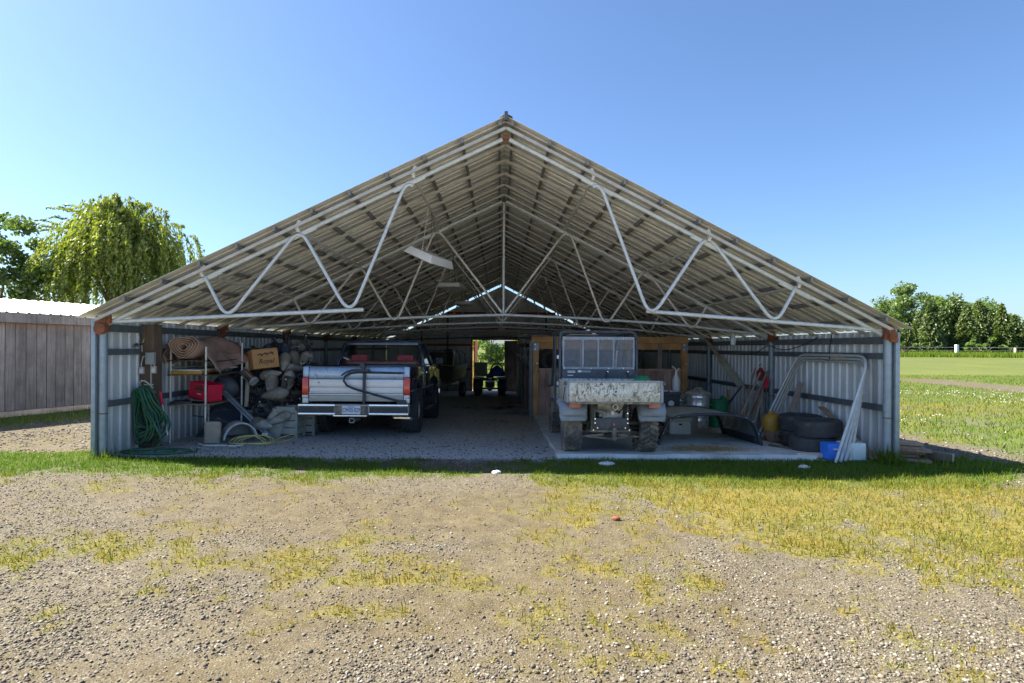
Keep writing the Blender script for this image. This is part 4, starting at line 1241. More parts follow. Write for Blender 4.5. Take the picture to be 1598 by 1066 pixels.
# dump bed
b0, b1, zb, zt = -0.72, 0.42, 0.84, 1.155
bd = L(MB().b2((-0.665, b0 + .03, zb), (0.665, b1, zb + 0.04)), 'bed_floor', 'mud_metal', ut)
for s in (-1, 1):
    L(MB().b2((s * 0.655, b0 + 0.03, zb), (s * 0.70, b1, zt - 0.01)), 'bed_side', 'camo', ut, bevel=0.012)
    L(MB().b2((s * 0.672, b0 - 0.014, zb + 0.01), (s * 0.712, b0 + 0.05, zt)), 'bed_corner', 'fender_plastic', ut, bevel=0.008)
    L(MB().box((s * 0.72, b0 + 0.02, zt - 0.04), (0.04, 0.09, 0.05)), 'latch', 'dark_metal', ut, bevel=0.008)
    L(MB().tube([(s * 0.72, b0 + .1, zt - .09), (s * .735, b0 + .14, zb + .04)], 0.010, 6), 'latch_cable', 'dark_metal', ut)
L(MB().b2((-0.655, b1 - 0.04, zb), (0.655, b1, zt)), 'bed_front', 'camo', ut)
tgp = [(b0, zb + 0.0), (b0 - 0.005, zb + 0.06), (b0 - 0.005, zt - 0.03), (b0 + 0.01, zt), (b0 + 0.035, zt), (b0 + 0.035, zb)]
tgu = L(MB().prism(tgp, 'x', -0.668, 0.668), 'tailgate', 'camo', ut, bevel=0.006)
L(MB().b2((-0.668, b0 - 0.012, zt - 0.028), (0.668, b0 - 0.004, zt + 0.004)), 'top_rim', 'fender_plastic', tgu, bevel=0.003)
L(MB().b2((-0.66, b0 - 0.010, zb - 0.012), (0.66, b0 + 0.02, zb + 0.022)), 'lower_lip', 'mud_metal', tgu, bevel=0.005)
text_mesh('lettering', 'KUBOTA', 0.092, 'pale_blue', tgu, Matrix.Translation((-0.02, b0 - 0.0085, 1.00)) @ Matrix.Rotation(R(90), 4, 'X') @ Matrix.Diagonal((1.05, 0.9, 1, 1)), italic=0.12, bold=0.0022)
# fenders, tail lamps
for s in (-1, 1):
    cx = 0.60 if s > 0 else -0.545
    def fen(i, j, s=s, cx=cx):
        a = R(166 - 100 * j)
        r_ = 0.42 - 0.02 * abs(2 * i - 1) ** 3
        wx = (0.20 - 0.02 * (1 if j == 0 else 0)) * (2 * i - 1)
        return (cx + wx, r_ * math.cos(a) * 1.05 + 0.0, UR + 0.06 + r_ * math.sin(a))
    L(MB().grid(fen, 8, 12), 'fender', 'fender_plastic', ut, solid=0.012, smooth=50)
    L(MB().add([(cx - .17, -.47, 0.57), (cx + .17, -.47, 0.57), (cx + .19, -.45, 0.62), (cx + .19, -.37, 0.74), (cx - .19, -.37, 0.74), (cx - .19, -.45, 0.62)], [(0, 1, 2, 3, 4, 5)]), 'fender_apron', 'fender_plastic', ut, solid=0.012)
    tl = L(MB().box((cx + 0.005, -0.50, 0.715), (0.165, 0.05, 0.055)), 'taillight', 'tail_pink', ut, bevel=0.008)
    L(MB().b2((cx - .03, -.48, .743), (cx + .035, -.42, .78)), 'lamp_bracket', 'dark_metal', tl)
    # suspension: coil spring, damper, arms, drive shaft boot
    hel = [(s * 0.36 + 0.035 * math.cos(t), 0.02 + 0.035 * math.sin(t), 0.46 + 0.30 * t / 40) for t in np.linspace(0, 40, 70)]
    L(MB().tube(hel, 0.010, 5), 'spring', 'mud_metal', ut)
    L(MB().tube([(s * 0.38, 0.02, 0.40), (s * 0.34, 0.02, 0.80)], 0.022, 8), 'damper', 'dark_metal', ut)
    L(MB().bar((s * 0.24, -0.12, 0.32), (s * 0.52, -0.05, 0.26), 0.045, 0.04).bar((s * 0.24, 0.12, 0.32), (s * 0.52, 0.05, 0.26), 0.045, 0.04).bar((s * 0.22, -.1, .43), (s * 0.50, -.03, .42), .04, .04).bar((s * .3, -.16, .46), (s * .31, -.1, .30), .03, .03), 'control_arm', 'mud_metal', ut)
    L(MB().tube([(s * 0.18, 0, .36), (s * 0.28, 0, .36), (s * 0.30, 0, .36), (s * 0.55, 0, UR)], [0.05, .05, .022, .022], 8), 'drive_shaft', 'dark_metal', ut)
    L(MB().bar((s * 0.255, -0.30, 0.35), (s * 0.245, -0.25, 0.82), 0.05, 0.04), 'rear_upright', 'mud_metal', ut)
# engine bay seen between the wheels
L(MB().tube([(-0.20, -0.32, 0.72), (-0.02, -0.30, 0.70)], 0.085, 14).tube([(-0.24, -0.32, 0.66), (-0.10, -0.36, 0.60), (-0.06, -0.38, .58)], 0.03, 8), 'muffler', 'grey_metal', ut)
eng = MB().box((0.02, -0.20, 0.62), (0.34, 0.22, 0.20), Euler((0, 0.1, 0))).box((0.0, -0.26, 0.56), (0.22, 0.14, 0.10)).box((0.14, -0.28, 0.70), (0.10, 0.1, 0.16), Euler((0, .4, 0))).box((-.02, -.28, .74), (.1, .1, .1), Euler((.2, .5, 0)))
L(eng, 'engine', 'grey_metal', ut, bevel=0.012)
MR = Matrix.Translation((0.075, -0.33, 0.685)) @ Matrix.Rotation(R(90), 4, 'X')
L(MB().lathe([(0.030, 0), (0.030, .02), (0.045, .03), (0.045, -.03), (.03, -.03)], 18, MR, caps=False), 'intake_ring', 'white_plastic', ut)
L(MB().lathe([(0.03, 0), (0.026, .015)], 12, Matrix.Translation((0.03, -.345, .60)) @ Matrix.Rotation(R(90), 4, 'X')), 'filler_cap', 'sticker', ut)
hs = MB()
for k in range(7):
    x = 0.12 + 0.03 * k; hs.tube([(x, -.2, .82), (x + rnd.uniform(-.04, .06), -.30, .70), (x + rnd.uniform(-.08, .04), -.33, .62), (x - .05, -.25, .54)], 0.012, 6)
L(hs, 'hoses', 'black_plastic', ut)
L(MB().b2((-0.27, -0.10, 0.44), (0.27, 0.1, 0.86)), 'gearbox', 'dark_metal', ut, bevel=0.02)
sk = L(MB().b2((-0.245, -0.42, 0.36), (0.245, -0.40, 0.53)).b2((-0.255, -0.42, 0.36), (-0.225, -0.40, 0.70)).b2((0.225, -0.42, 0.36), (0.255, -0.40, 0.70)), 'skid_plate', 'utv_black', ut, bevel=0.004)
for x, z in ((-0.235, .52), (.235, .52), (-.235, .46), (.235, .46), (-.2, .39), (.2, .39), (.235, .60), (-.26, .36), (.26, .36)):
    L(MB().lathe([(0.014, 0), (0.010, .012)], 8, Matrix.Translation((x, -.421, z)) @ Matrix.Rotation(R(90), 4, 'X')), 'bolt', 'chrome', sk)
L(MB().b2((-0.29, -0.41, 0.325), (0.29, -0.36, 0.358)).bar((-.5, -.2, .23), (-.1, -.36, .29), .03, .03).bar((.5, -.2, .23), (.1, -.36, .29), .03, .03).tube([(-.35, -.3, .26), (0, -.34, .225), (.35, -.3, .26)], .02, 6), 'cross_member', 'mud_metal', ut)
L(MB().b2((0.01, -0.50, 0.22), (0.06, -0.40, 0.40)).b2((-.02, -.48, .33), (.09, -.40, .36)), 'hitch', 'mud_metal', ut, bevel=0.006)
L(MB().ball((0.035, -0.435, 0.44), (.018, .018, .025)), 'hitch_lamp', 'tail_pink', ut)
L(MB().b2((-0.62, 0.35, 0.30), (0.62, 2.9, 0.40)), 'chassis', 'dark_metal', ut)
L(MB().b2((-0.60, 2.1, 0.42), (0.60, 3.0, 0.98)), 'front_body', 'camo', ut, bevel=0.08)
# cab back panel with straps and stickers
bp2 = L(MB().b2((-0.62, 0.55, 0.86), (0.62, 0.60, 1.30)), 'back_panel', 'utv_black', ut, bevel=0.01)
for x in (0.14, 0.48):
    s_ = 1 if x < .3 else -1
    L(MB().bar((x - .035 * s_, 0.54, 1.08), (x + 0.0, 0.54, 1.265), 0.012, 0.055), 'strap', 'black_plastic', bp2)
    L(MB().lathe([(0.016, 0), (0.012, .014)], 10, Matrix.Translation((x, .53, 1.262)) @ Matrix.Rotation(R(90), 4, 'X')), 'bolt', 'chrome', bp2)
L(MB().bar((0.50, 0.535, 1.12), (0.63, 0.535, 1.22), 0.012, 0.05), 'brace', 'utv_black', bp2)
for a, b in (((-.535, .546, 1.265), (-.405, .549, 1.275)), ((-.535, .546, 1.245), (-.405, .549, 1.258)), ((-.535, .546, 1.195), (-.44, .549, 1.208)), ((-.36, .546, 1.25), (-.30, .549, 1.285)), ((-.29, .546, 1.25), (-.14, .549, 1.28))):
    L(MB().b2(a, b), 'sticker', 'sticker' if a[0] < -.295 else 'fender_plastic', bp2)
# roll frame
fr = MB()
for s in (-1, 1):
    fr.tube([(s * 0.655, 0.62, 0.80), (s * 0.655, 0.64, 1.75), (s * 0.64, 0.68, 1.885), (s * 0.58, 0.72, 1.92)], 0.027, 10)
    fr.tube([(s * 0.63, 0.70, 1.90), (s * 0.62, 1.9, 1.92), (s * 0.60, 2.35, 1.45), (s * 0.6, 2.6, 0.95)], 0.025, 8)
    fr.tube([(s * 0.62, 1.75, 1.92), (s * .62, 1.75, .5)], 0.022, 8)
fr.tube([(-0.60, 0.715, 1.915), (0.60, 0.715, 1.915)], 0.026, 8).tube([(-0.60, 1.9, 1.92), (0.60, 1.9, 1.92)], 0.024, 8)
L(fr, 'roll_frame', 'utv_black', ut)
L(MB().b2((-0.42, 1.2, 1.885), (0.10, 1.9, 1.90)), 'visor', 'tan_cloth', ut)
for s in (-1,):
    for z in (1.07, 1.5):
        L(MB().box((-0.69, 0.64, z), (0.035, 0.04, 0.06)), 'reflector', 'white_plastic', ut, bevel=0.006)
# expanded-metal screen in its frame
sf = MB()
z0, z1, sy = 1.31, 1.80, 0.60
sf.b2((-0.61, sy, z1 - .02), (0.61, sy + .025, z1 + .03)).b2((-0.61, sy, z0 - .012), (0.61, sy + .025, z0 + .03))
for x in (-0.60, -0.265, -0.005, 0.255, 0.60): sf.b2((x - .016, sy - .002, z0 + .03), (x + .016, sy + .023, z1 - .02))
scr = L(sf, 'screen_frame', 'fender_plastic', ut)
for x in (-.59, -.37, -.13, .17, .42, .59):
    for z in (z0 + .008, z1 + .006):
        L(MB().lathe([(0.009, 0), (0.007, .008)], 6, Matrix.Translation((x, sy - .002, z)) @ Matrix.Rotation(R(90), 4, 'X')), 'bolt', 'chrome', scr)
ms = MB()
H = z1 - z0 - .05; zz0 = z0 + .03; pitch = 0.036; sl = 0.55
xx = -0.59 - H / sl
while xx < 0.59:
    for sgn in (1, -1):
        pts = []
        x0, zA, x1, zB = xx, zz0, xx + H / sl, zz0 + H
        if x0 < -0.585: zA += (-0.585 - x0) * sl; x0 = -0.585
        if x1 > 0.585: zB -= (x1 - 0.585) * sl; x1 = 0.585
        if x1 - x0 > 0.01:
            if sgn < 0: zA, zB = 2 * zz0 + H - zA, 2 * zz0 + H - zB
            a = Vector((x0, sy + .012 + .002 * sgn, zA)); b = Vector((x1, sy + .012 + .002 * sgn, zB))
            ms.bar(a, b, 0.0035, 0.0045)
    xx += pitch
so = L(ms, 'mesh_screen', 'fender_plastic', ut, smooth=0); so['kind'] = 'stuff'
# seats, wheel and odds seen through the screen
for x in (-0.32, 0.30):
    L(MB().box((x, 0.86, 1.05), (0.5, 0.12, 0.42), Euler((R(-8), 0, 0))), 'seat_back', 'utv_black', ut, bevel=0.04)
    L(MB().box((x, 1.12, 0.86), (0.5, 0.5, 0.14)), 'seat', 'utv_black', ut, bevel=0.04)
L(MB().tube([(-0.32 + 0.17 * math.cos(a), 1.75 + .07 * math.sin(a), 1.33 + 0.15 * math.sin(a)) for a in [k * math.pi / 9 for k in range(18)]], 0.014, 6, closed=True), 'steering_wheel', 'black_plastic', ut)
L(MB().tube([(0.40, 1.1, 1.40), (0.42, 1.1, 1.62), (0.40, 1.12, 1.32)], .014, 6), 'grab_handle', 'white_plastic', ut)

for ch in KIDS(ut):
    if ch.name.split('.')[0] in ('bed_floor', 'bed_side', 'bed_corner', 'latch', 'latch_cable', 'bed_front', 'tailgate', 'back_panel', 'roll_frame', 'screen_frame', 'mesh_screen', 'visor', 'reflector', 'seat_back', 'seat', 'steering_wheel', 'grab_handle', 'front_body'):
        ch.location = (ch.location.x * .955 - .01, ch.location.y, ch.location.z - .075)
        ch.scale = (.955, 1, 1)
gt = MB()
def heap(c, r, n=90, zr=0.5):
    mb = MB()
    def fn(i, j):
        a = 2 * math.pi * i; q = j
        x, y = c[0] + r[0] * q * math.cos(a), c[1] + r[1] * q * math.sin(a)
        return (x, y, c[2] + r[2] * (1 - q * q) * (0.65 + 0.7 * float(vnoise(x * 9, y * 9, 1.0, 4))))
    return mb.grid(fn, 20, 7)
tag(heap((2.20, 8.90, 0.93), (0.24, 0.28, 0.20)).build('green_tarp', 'green_cloth', smooth=60), 'crumpled green tarp heaped in the bed of the camouflage vehicle', 'tarp')

# ---- four-wheeler in the back doorway
AX, AY = -0.42, 24.9
az = g(AX, AY)
at = thing('quad_bike', 'dark four-wheeler standing in the back doorway, seen from behind', 'quad bike', (AX, AY, az))
wheel_set(at, [(-0.52, 0, .32, -1), (0.52, 0, .32, 1), (-0.5, 1.3, .32, -1), (0.5, 1.3, .32, 1)], 0.32, 0.29, 0.15, 'lug', 18, 'black_rubber', 'dark_metal', 4)
L(MB().tube([(-.5, 0, .30), (.5, 0, .30)], .045, 8).ball((0, 0, .32), (.13, .12, .12)).b2((-.2, -.05, .36), (.2, 1.3, .6)), 'axle', 'dark_metal', at)
for s in (-1, 1):
    L(MB().grid(lambda i, j, s=s: (s * (.52 + .19 * (2 * i - 1)), .42 * math.cos(R(200 - 140 * j)), .34 + .40 * math.sin(R(200 - 140 * j))), 6, 10), 'fender', 'black_plastic', at, solid=.02, smooth=50)
    L(MB().grid(lambda i, j, s=s: (s * (.50 + .19 * (2 * i - 1)), 1.3 + .42 * math.cos(R(180 - 140 * j)), .34 + .40 * math.sin(R(180 - 140 * j))), 6, 10), 'fender', 'black_plastic', at, solid=.02, smooth=50)
L(MB().b2((-.45, -.42, .66), (.45, -.05, .78)), 'rear_cowl', 'black_plastic', at, bevel=.04)
L(MB().b2((-.16, .1, .74), (.16, .9, .92)), 'seat', 'black_plastic', at, bevel=.05)
rkk = MB()
for q in (-.62, -.3, 0, .3, .62): rkk.tube([(q, -.5, .86), (q, .05, .86)], .012, 6)
rkk.tube([(-.66, -.5, .86), (.66, -.5, .86), (.66, .05, .86), (-.66, .05, .86)], .016, 6, closed=True)
L(rkk, 'rack', 'chrome', at)
L(MB().b2((-.10, -.47, .64), (.14, -.42, .80)), 'taillight', 'tail_red', at, bevel=.01)
L(MB().b2((-.10, -.476, .60), (.12, -.425, .69)), 'plate', 'plate', at, bevel=.004)
L(MB().lathe([(.05, 0), (.075, 0), (.075, .25), (.05, .25)], 14, Matrix.Translation((.30, -.30, .68)) @ Matrix.Rotation(R(90), 4, 'X'), caps=False), 'muffler', 'chrome', at)
L(MB().tube([(-.4, 1.0, 1.05), (-.15, .95, 1.1), (.15, .95, 1.1), (.4, 1.0, 1.05)], .018, 6), 'handlebar', 'black_plastic', at)
L(MB().b2((-.3, -.42, .30), (.3, -.38, .36)).tube([(-.28, -.42, .33), (.28, -.42, .33)], .02, 6), 'tow_bar', 'grey_metal', at)
bx = thing('cargo_box', 'grey square cargo box on the left of the quad bike rack', 'box', (AX - .36, AY - .2, az + .875))
MB().b2((AX - .66, AY - .45, az + .878), (AX - .12, AY + .1, az + 1.40)).build('body', 'crate_grey', bx, bevel=.012)
MB().b2((AX - .67, AY - .46, az + 1.402), (AX - .11, AY + .11, az + 1.43)).build('lid', 'crate_grey', bx, bevel=.006)
bb = thing('blue_bag', 'bulging blue bag on the right of the quad bike rack', 'bag', (AX + .3, AY - .2, az + .878))
def bag(i, j):
    a = 2 * math.pi * i; t = j
    r_ = (0.33 * (1 - t ** 2.2) + .02) * (1 + .08 * math.sin(5 * a))
    return (AX + .30 + r_ * math.cos(a), AY - .18 + r_ * .75 * math.sin(a), az + .88 + .44 * t)
MB().grid(bag, 18, 9).build('sack', 'deep_blue', bb, smooth=60)
MB().tube([(AX + .30 + .27 * math.cos(t), AY - .45, az + 1.05 + .33 * math.sin(t)) for t in np.linspace(-.3, 3.3, 18)], .03, 6).build('strap', 'black_rubber', bb)

# ---- flat boat on its trailer by the back wall
BX, BY = -2.55, 23.4
bz = g(BX, BY)
bo = thing('jon_boat', 'dark flat-bottomed boat with tan bow on a trailer, beyond the pickup', 'boat', (BX, BY, bz), (0, 0, R(-8)))
def hull(i, j):
    # i: 0 left gunwale ... 1 right gunwale, j: bow to stern
    y = -2.0 + 4.2 * j
    tp = min(1.0, 0.62 + 0.38 * min(1, j / 0.35))
    kz = 0.72 + 0.42 * max(0, 1 - j / 0.28) ** 1.6
    gw = 1.30 + 0.10 * max(0, 1 - j / 0.3)
    q = 2 * i - 1
    s = abs(q)
    if s > 0.62: x = math.copysign((0.66 + (s - .62) / .38 * 0.17) * tp, q); z = kz + (s - .62) / .38 * (gw - kz)
    else: x = q / .62 * .66 * tp; z = kz
    return (x, y, z)
L(MB().grid(hull, 16, 18), 'hull', 'boat_dark', bo, solid=.02, smooth=50)
L(MB().add([hull(k / 8, 0) for k in range(9)], [tuple(range(9))]), 'bow_plate', 'boat_tan', bo, solid=.02)
L(MB().grid(lambda i, j: ((.5 * (2 * i - 1)), -1.95 + .9 * j, 1.33 - .03 * j), 6, 3), 'bow_deck', 'boat_tan', bo, solid=.03)
L(MB().tube([hull(0, k / 18) for k in range(19)], .022, 6).tube([hull(1, k / 18) for k in range(19)], .022, 6).tube([hull(0, 0), hull(1, 0)], .022, 6), 'gunwale', 'boat_tan', bo)
for y in (-.4, .6, 1.5): L(MB().b2((-.7, y, 1.15), (.7, y + .25, 1.2)), 'seat', 'boat_tan', bo)
cv = MB()
for y in (-.2, .9, 2.0): cv.tube([(-.78, y, 1.3), (-.74, y, 1.75), (-.6, y, 1.88), (.6, y, 1.88), (.74, y, 1.75), (.78, y, 1.3)], .018, 6)
for x in (-.6, 0, .6): cv.tube([(x, -.2, 1.88), (x, 2.0, 1.88)], .014, 6)
L(cv, 'blind_frame', 'dark_metal', bo)
L(MB().grid(lambda i, j: (-.72 + .9 * i, .95 + .02 * math.sin(9 * i), 1.32 + .5 * j), 6, 4), 'blind_cloth', 'boat_dark', bo, solid=.01)
L(MB().b2((-.2, 2.1, 1.1), (.2, 2.45, 1.95)), 'outboard', 'black_plastic', bo, bevel=.05)
tr = sub('trailer', bo)
L(MB().bar((-.45, 2.0, .5), (-.3, -1.5, .5), .08, .08).bar((.45, 2.0, .5), (.3, -1.5, .5), .08, .08).bar((-.3, -1.5, .5), (0, -2.7, .45), .07, .07).bar((.3, -1.5, .5), (0, -2.7, .45), .07, .07).bar((-.9, .5, .36), (.9, .5, .36), .06, .06).bar((-.5, .5, .46), (.5, .5, .46), .08, .16).b2((-.5, -1.3, .54), (.5, -1.2, .80)).b2((-.5, 1.3, .54), (.5, 1.4, .72)), 'trailer_frame', 'grey_metal', tr)
for s in (-1, 1):
    w_ = L(tyre_mb(.31, .2, .17, 'road'), 'tyre', 'black_rubber', tr); w_.location = (s * .95, .5, .31)
    w2 = L(rim_mb(.17, .15, 5), 'rim', 'rim', tr); w2.location = (s * .95, .5, .31); w2.rotation_euler = (0, 0, 0 if s > 0 else math.pi)
# ------------------------------------------------------------------ left-hand clutter
def T(name, label, cat, x, y, z, group=None, rz=0.0):
    return thing(name, label, cat, (x, y, z), (0, 0, rz), group)

# timber post with its electrical boxes
tp = T('timber_post', 'thick rough timber post with grey electrical boxes against the left wall', 'post', -5.56, 9.22, g(-5.5, 9.2))
MB().b2((-5.665, 9.10, g(-5.5, 9.2) - .1), (-5.465, 9.34, 1.93)).build('timber', 'wood_dark', tp, bevel=.012)
eb = MB().b2((-5.555, 9.03, 1.30), (-5.42, 9.098, 1.49)).build('electrical_box', 'sea_grey', tp, bevel=.008)
MB().b2((-5.548, 9.022, 1.31), (-5.427, 9.030, 1.48)).build('box_cover', 'sea_grey', eb, bevel=.004)
for x, z in ((-5.63, 1.20), (-5.44, 1.21)):
    o_ = MB().b2((x - .035, 9.05, z - .05), (x + .035, 9.098, z + .06)).build('outlet_box', 'galv_dull', tp, bevel=.006)
    MB().b2((x - .02, 9.042, z - .03), (x + .02, 9.05, z + .03)).build('outlet', 'sticker', o_)
MB().tube([(-5.49, 9.08, 1.30), (-5.49, 9.08, 1.0), (-5.47, 9.06, .90), (-5.40, 9.05, .86)], .010, 6).tube([(-5.52, 9.07, 1.40), (-5.60, 9.06, 1.43), (-5.64, 9.07, 1.30), (-5.63, 9.07, 1.25)], .009, 6).tube([(-5.44, 9.08, 1.30), (-5.43, 9.08, 1.24)], .009, 6).tube([(-5.63, 9.08, 1.5), (-5.64, 9.08, 1.6), (-5.60, 9.08, 1.7)], .008, 6).build('conduit', 'galv_dull', tp)
MB().box((-5.66, 8.98, 1.60), (.05, .10, .03), Euler((.3, 0, .5))).tube([(-5.60, 9.05, 1.63), (-5.62, 9.0, 1.60)], .012, 6).build('bracket', 'dark_metal', tp)
hk = T('hose_hanger', 'bent white hanger bracket holding the green hoses on the timber post', 'hook', -5.52, 9.08, .9)
MB().tube([(-5.62, 9.06, .93), (-5.60, 8.98, 1.0), (-5.55, 8.93, 1.05), (-5.50, 8.93, 1.05), (-5.46, 8.98, 1.0), (-5.45, 9.06, .93)], .012, 8).tube([(-5.60, 9.085, .98), (-5.46, 9.085, .98)], .012, 6).build('bracket', 'steel_white', hk)

def hose(name, label, m, loops, seed, spread_, r=.013):
    q = random.Random(seed)
    pts = []
    for k in range(loops):
        cx = -5.53 + q.uniform(-.05, .07); cy = 8.92 + q.uniform(-.12, .06)
        w = q.uniform(.10, .25) * spread_; zb = q.uniform(.04, .34); ztop = q.uniform(.90, 1.0)
        sh = q.uniform(-.10, .10)
        for j in range(26):
            a = math.pi / 2 + 2 * math.pi * j / 26 * (1 if k % 2 else -1)
            s, c = math.sin(a), math.cos(a)
            zz = (ztop + zb) / 2 + (ztop - zb) / 2 * s
            x = cx + w * c * (1.25 if s < 0 else .62) + sh * (1 - s) * .5
            pts.append((max(-5.64, x), cy + .09 * (1 - s) * .5 * q.uniform(.8, 1.2) - .05 * c, zz))
    base = g(-5.4, 8.7) + .016
    last = pts[-1]
    for j in range(60):
        a = j * .33
        rr = .22 + .35 * min(1, j / 40)
        pts.append((-5.30 + (rr * math.cos(a)) * 1.0 + .006 * j * .6, 8.66 + .22 * rr / .5 * math.sin(a), base + .012 * (j % 3) + max(0, .25 - j * .06)))
    P = [Vector(p) for p in pts]
    for _ in range(2):
        P = [P[0]] + [(P[i - 1] + P[i] * 2 + P[i + 1]) / 4 for i in range(1, len(P) - 1)] + [P[-1]]
    for p in P: p.x = max(p.x, -5.66)
    t = T(name, label, 'hose', -5.4, 8.8, g(-5.4, 8.8), 'garden hoses hung on the timber post')
    MB().tube(P, r, 7).build('coil', m, t, smooth=60)
    e = P[-1]
    MB().lathe([(.012, 0), (.018, .01), (.018, .05), (.010, .06)], 10, Matrix.Translation(e) @ Matrix.Rotation(R(80), 4, 'Y')).build('coupling', 'rim', t)
hose('garden_hose', 'thick coil of faded green garden hose hanging in front, spilling onto the gravel', 'green_hose', 19, 4, 1.4)
hose('garden_hose', 'darker teal hose coiled behind the bright green one at the post', 'teal_hose', 8, 9, 1.0, .012)

ph = T('pickup_tool', 'red-handled grabber with pale shaft leaning beside the green hoses', 'hand tool', -5.2, 9.0, g(-5.2, 9))
a, b = W(250, 612, 9.12), W(262, 679, 8.95)
MB().tube([a, a.lerp(b, .30)], .022, 8).build('handle', 'red_plastic', ph)
MB().tube([a.lerp(b, .30), b], .010, 6).build('shaft', 'steel_white', ph)
MB().tube([a.lerp(b, .66), a.lerp(b, .74)], .016, 6).build('clip', 'black_plastic', ph)

# tube-legged shelf rack and what stands on it
gx0 = g(-5.2, 10.2)
rack = T('shelf_rack', 'pale tube-legged shelf rack with dark warped shelves against left wall', 'shelf', -5.25, 10.3, gx0)
for (x, y, zt) in ((-5.55, 9.72, 1.70), (-4.95, 9.70, 1.58), (-4.87, 10.88, 1.66), (-5.50, 10.9, 1.62)):
    MB().tube([(x, y, g(x, y)), (x + .01, y, zt)], .016, 8).build('leg', 'steel_white', rack)
for z, m in ((1.34, 'wood_dark'), (1.10, 'wood_dark'), (.60, 'wood_brown')):
    MB().grid(lambda i, j, z=z: (-5.58 + .66 * i, 9.68 + 1.26 * j, z + .012 * math.sin(5 * j + 3 * i)), 5, 6).build('shelf', m, rack, solid=.018)

tr_ = T('tarp_roll', 'rolled dusty pink-brown tarpaulin sagging over the top shelf', 'tarpaulin', -5.2, 10.2, 1.35)
def spiral(turns, r0, r1, n):
    return [((r0 + (r1 - r0) * k / n), 2 * math.pi * turns * k / n) for k in range(n + 1)]
sp = spiral(4.2, .05, .23, 84)
cxr, czr = -5.27, 1.585
mb = MB(); vs = []
ny_ = 10
for j in range(ny_ + 1):
    y = 9.60 + 1.45 * j / ny_
    for k, (rr, a) in enumerate(sp):
        wob = 1 + .07 * math.sin(3 * a + j * .9) + (.06 * math.sin(7 * a + 2 * j) if j not in (0,) else .03 * math.sin(9 * a))
        sag = .82
        vs.append((cxr + rr * wob * math.cos(a) * 1.12 + .10 * j / ny_, y + .02 * math.sin(a * 2) * (j == 0), czr + rr * wob * math.sin(a) * sag - .05 * j / ny_ - .03 * math.sin(j * .8)))
n = len(sp)
fs = [(j * n + k, j * n + k + 1, (j + 1) * n + k + 1, (j + 1) * n + k) for j in range(ny_) for k in range(n - 1)]
mb.add(vs, fs)
mb.build('roll', 'tarp', tr_, smooth=70, solid=.012)
MB().tube([Vector(vs[k]) + Vector((0, -.012, 0)) for k in range(n)], .009, 5).build('rolled_edge', 'tarp_edge', tr_)
def flap(i, j):
    y = 9.74 + 1.25 * i + .04 * math.sin(9 * j)
    t = j
    x = -5.06 + .20 * t + .05 * math.sin(6 * i + 2 * t) + .05 * t * math.sin(14 * i)
    z = 1.62 - .48 * t * (0.45 + .55 * math.sin(math.pi * min(1, .25 + i * .75))) - .05 * t * math.sin(9 * i)
    return (x, y, z)
MB().grid(flap, 24, 10).build('flap', 'tarp', tr_, smooth=70, solid=.01)
MB().grid(lambda i, j: (-5.62 + .10 * math.sin(8 * j) * .3 - .0 * i, 9.66 + .35 * i, 1.60 - .30 * j + .02 * math.sin(9 * i)), 8, 6).build('hanging_fold', 'tarp', tr_, smooth=70, solid=.01)

for nm, lab, m, a, b, r_ in (('foam_board', 'yellow-edged foam board lying on the middle shelf', 'yellow', (-5.55, 9.70, 1.125), (-5.05, 10.3, 1.175), .10),
                             ('white_board', 'white painted board lying on the middle shelf over the foam board', 'white_plastic', (-5.48, 9.74, 1.182), (-4.98, 10.85, 1.205), -.12),
                             ('wood_strip', 'thin raw wood strip angled across the boards on the middle shelf', 'wood_pale', (-5.50, 9.9, 1.215), (-5.44, 10.8, 1.24), -.5)):
    ca = (Vector(a) + Vector(b)) / 2
    t = T(nm, lab, 'board', ca.x, ca.y, a[2])
    MB().box(ca, [abs(b[k] - a[k]) for k in range(3)], Euler((.02, 0, r_))).build('board', m, t, bevel=.004)

rb = T('red_crate', 'bright red plastic crate with dark printing tilted on the lower shelf', 'crate', -5.05, 10.0, .66, None)
RM = Euler((0, R(8), R(-24))).to_matrix()
def rp(x, y, z): return Vector((-5.08, 10.0, .815)) + RM @ Vector((x, y, z))
def rbox(mb, a, b):
    c = (Vector(a) + Vector(b)) / 2
    return mb.box(rp(*c), [abs(b[k] - a[k]) for k in range(3)], RM)
w_, d_, h_ = .21, .15, .145
mb = MB(); rbox(mb, (-w_, -d_, -h_), (w_, d_, -h_ + .012)); rbox(mb, (-w_, -d_, -h_), (w_, -d_ + .012, h_)); rbox(mb, (-w_, d_ - .012, -h_), (w_, d_, h_)); rbox(mb, (-w_, -d_, -h_), (-w_ + .012, d_, h_)); rbox(mb, (w_ - .012, -d_, -h_), (w_, d_, h_))
mb.build('body', 'red_plastic', rb)
mb = MB()
for z in (h_ - .02, -h_ + .03): rbox(mb, (-w_ - .012, -d_ - .012, z - .012), (w_ + .012, -d_, z + .012)); rbox(mb, (w_, -d_, z - .012), (w_ + .012, d_, z + .012))
for x in (-w_ - .006, w_ + .006): rbox(mb, (x - .012, -d_ - .014, -h_), (x + .012, -d_ + .01, h_))
mb.build('rim', 'red_plastic', rb, bevel=.004)
mb = MB(); rbox(mb, (-.10, -d_ - .003, .055), (.12, -d_ - .0005, .075)); rbox(mb, (-.075, -d_ - .003, .078), (-.035, -d_ - .0005, .10)); rbox(mb, (.0, -d_ - .003, .078), (.06, -d_ - .0005, .095)); rbox(mb, (-.11, -d_ - .003, .02), (.11, -d_ - .0005, .05))
rbox(mb, (-.02, -d_ - .003, .095), (.10, -d_ - .0005, .11))
mb.build('print', 'ink', rb)
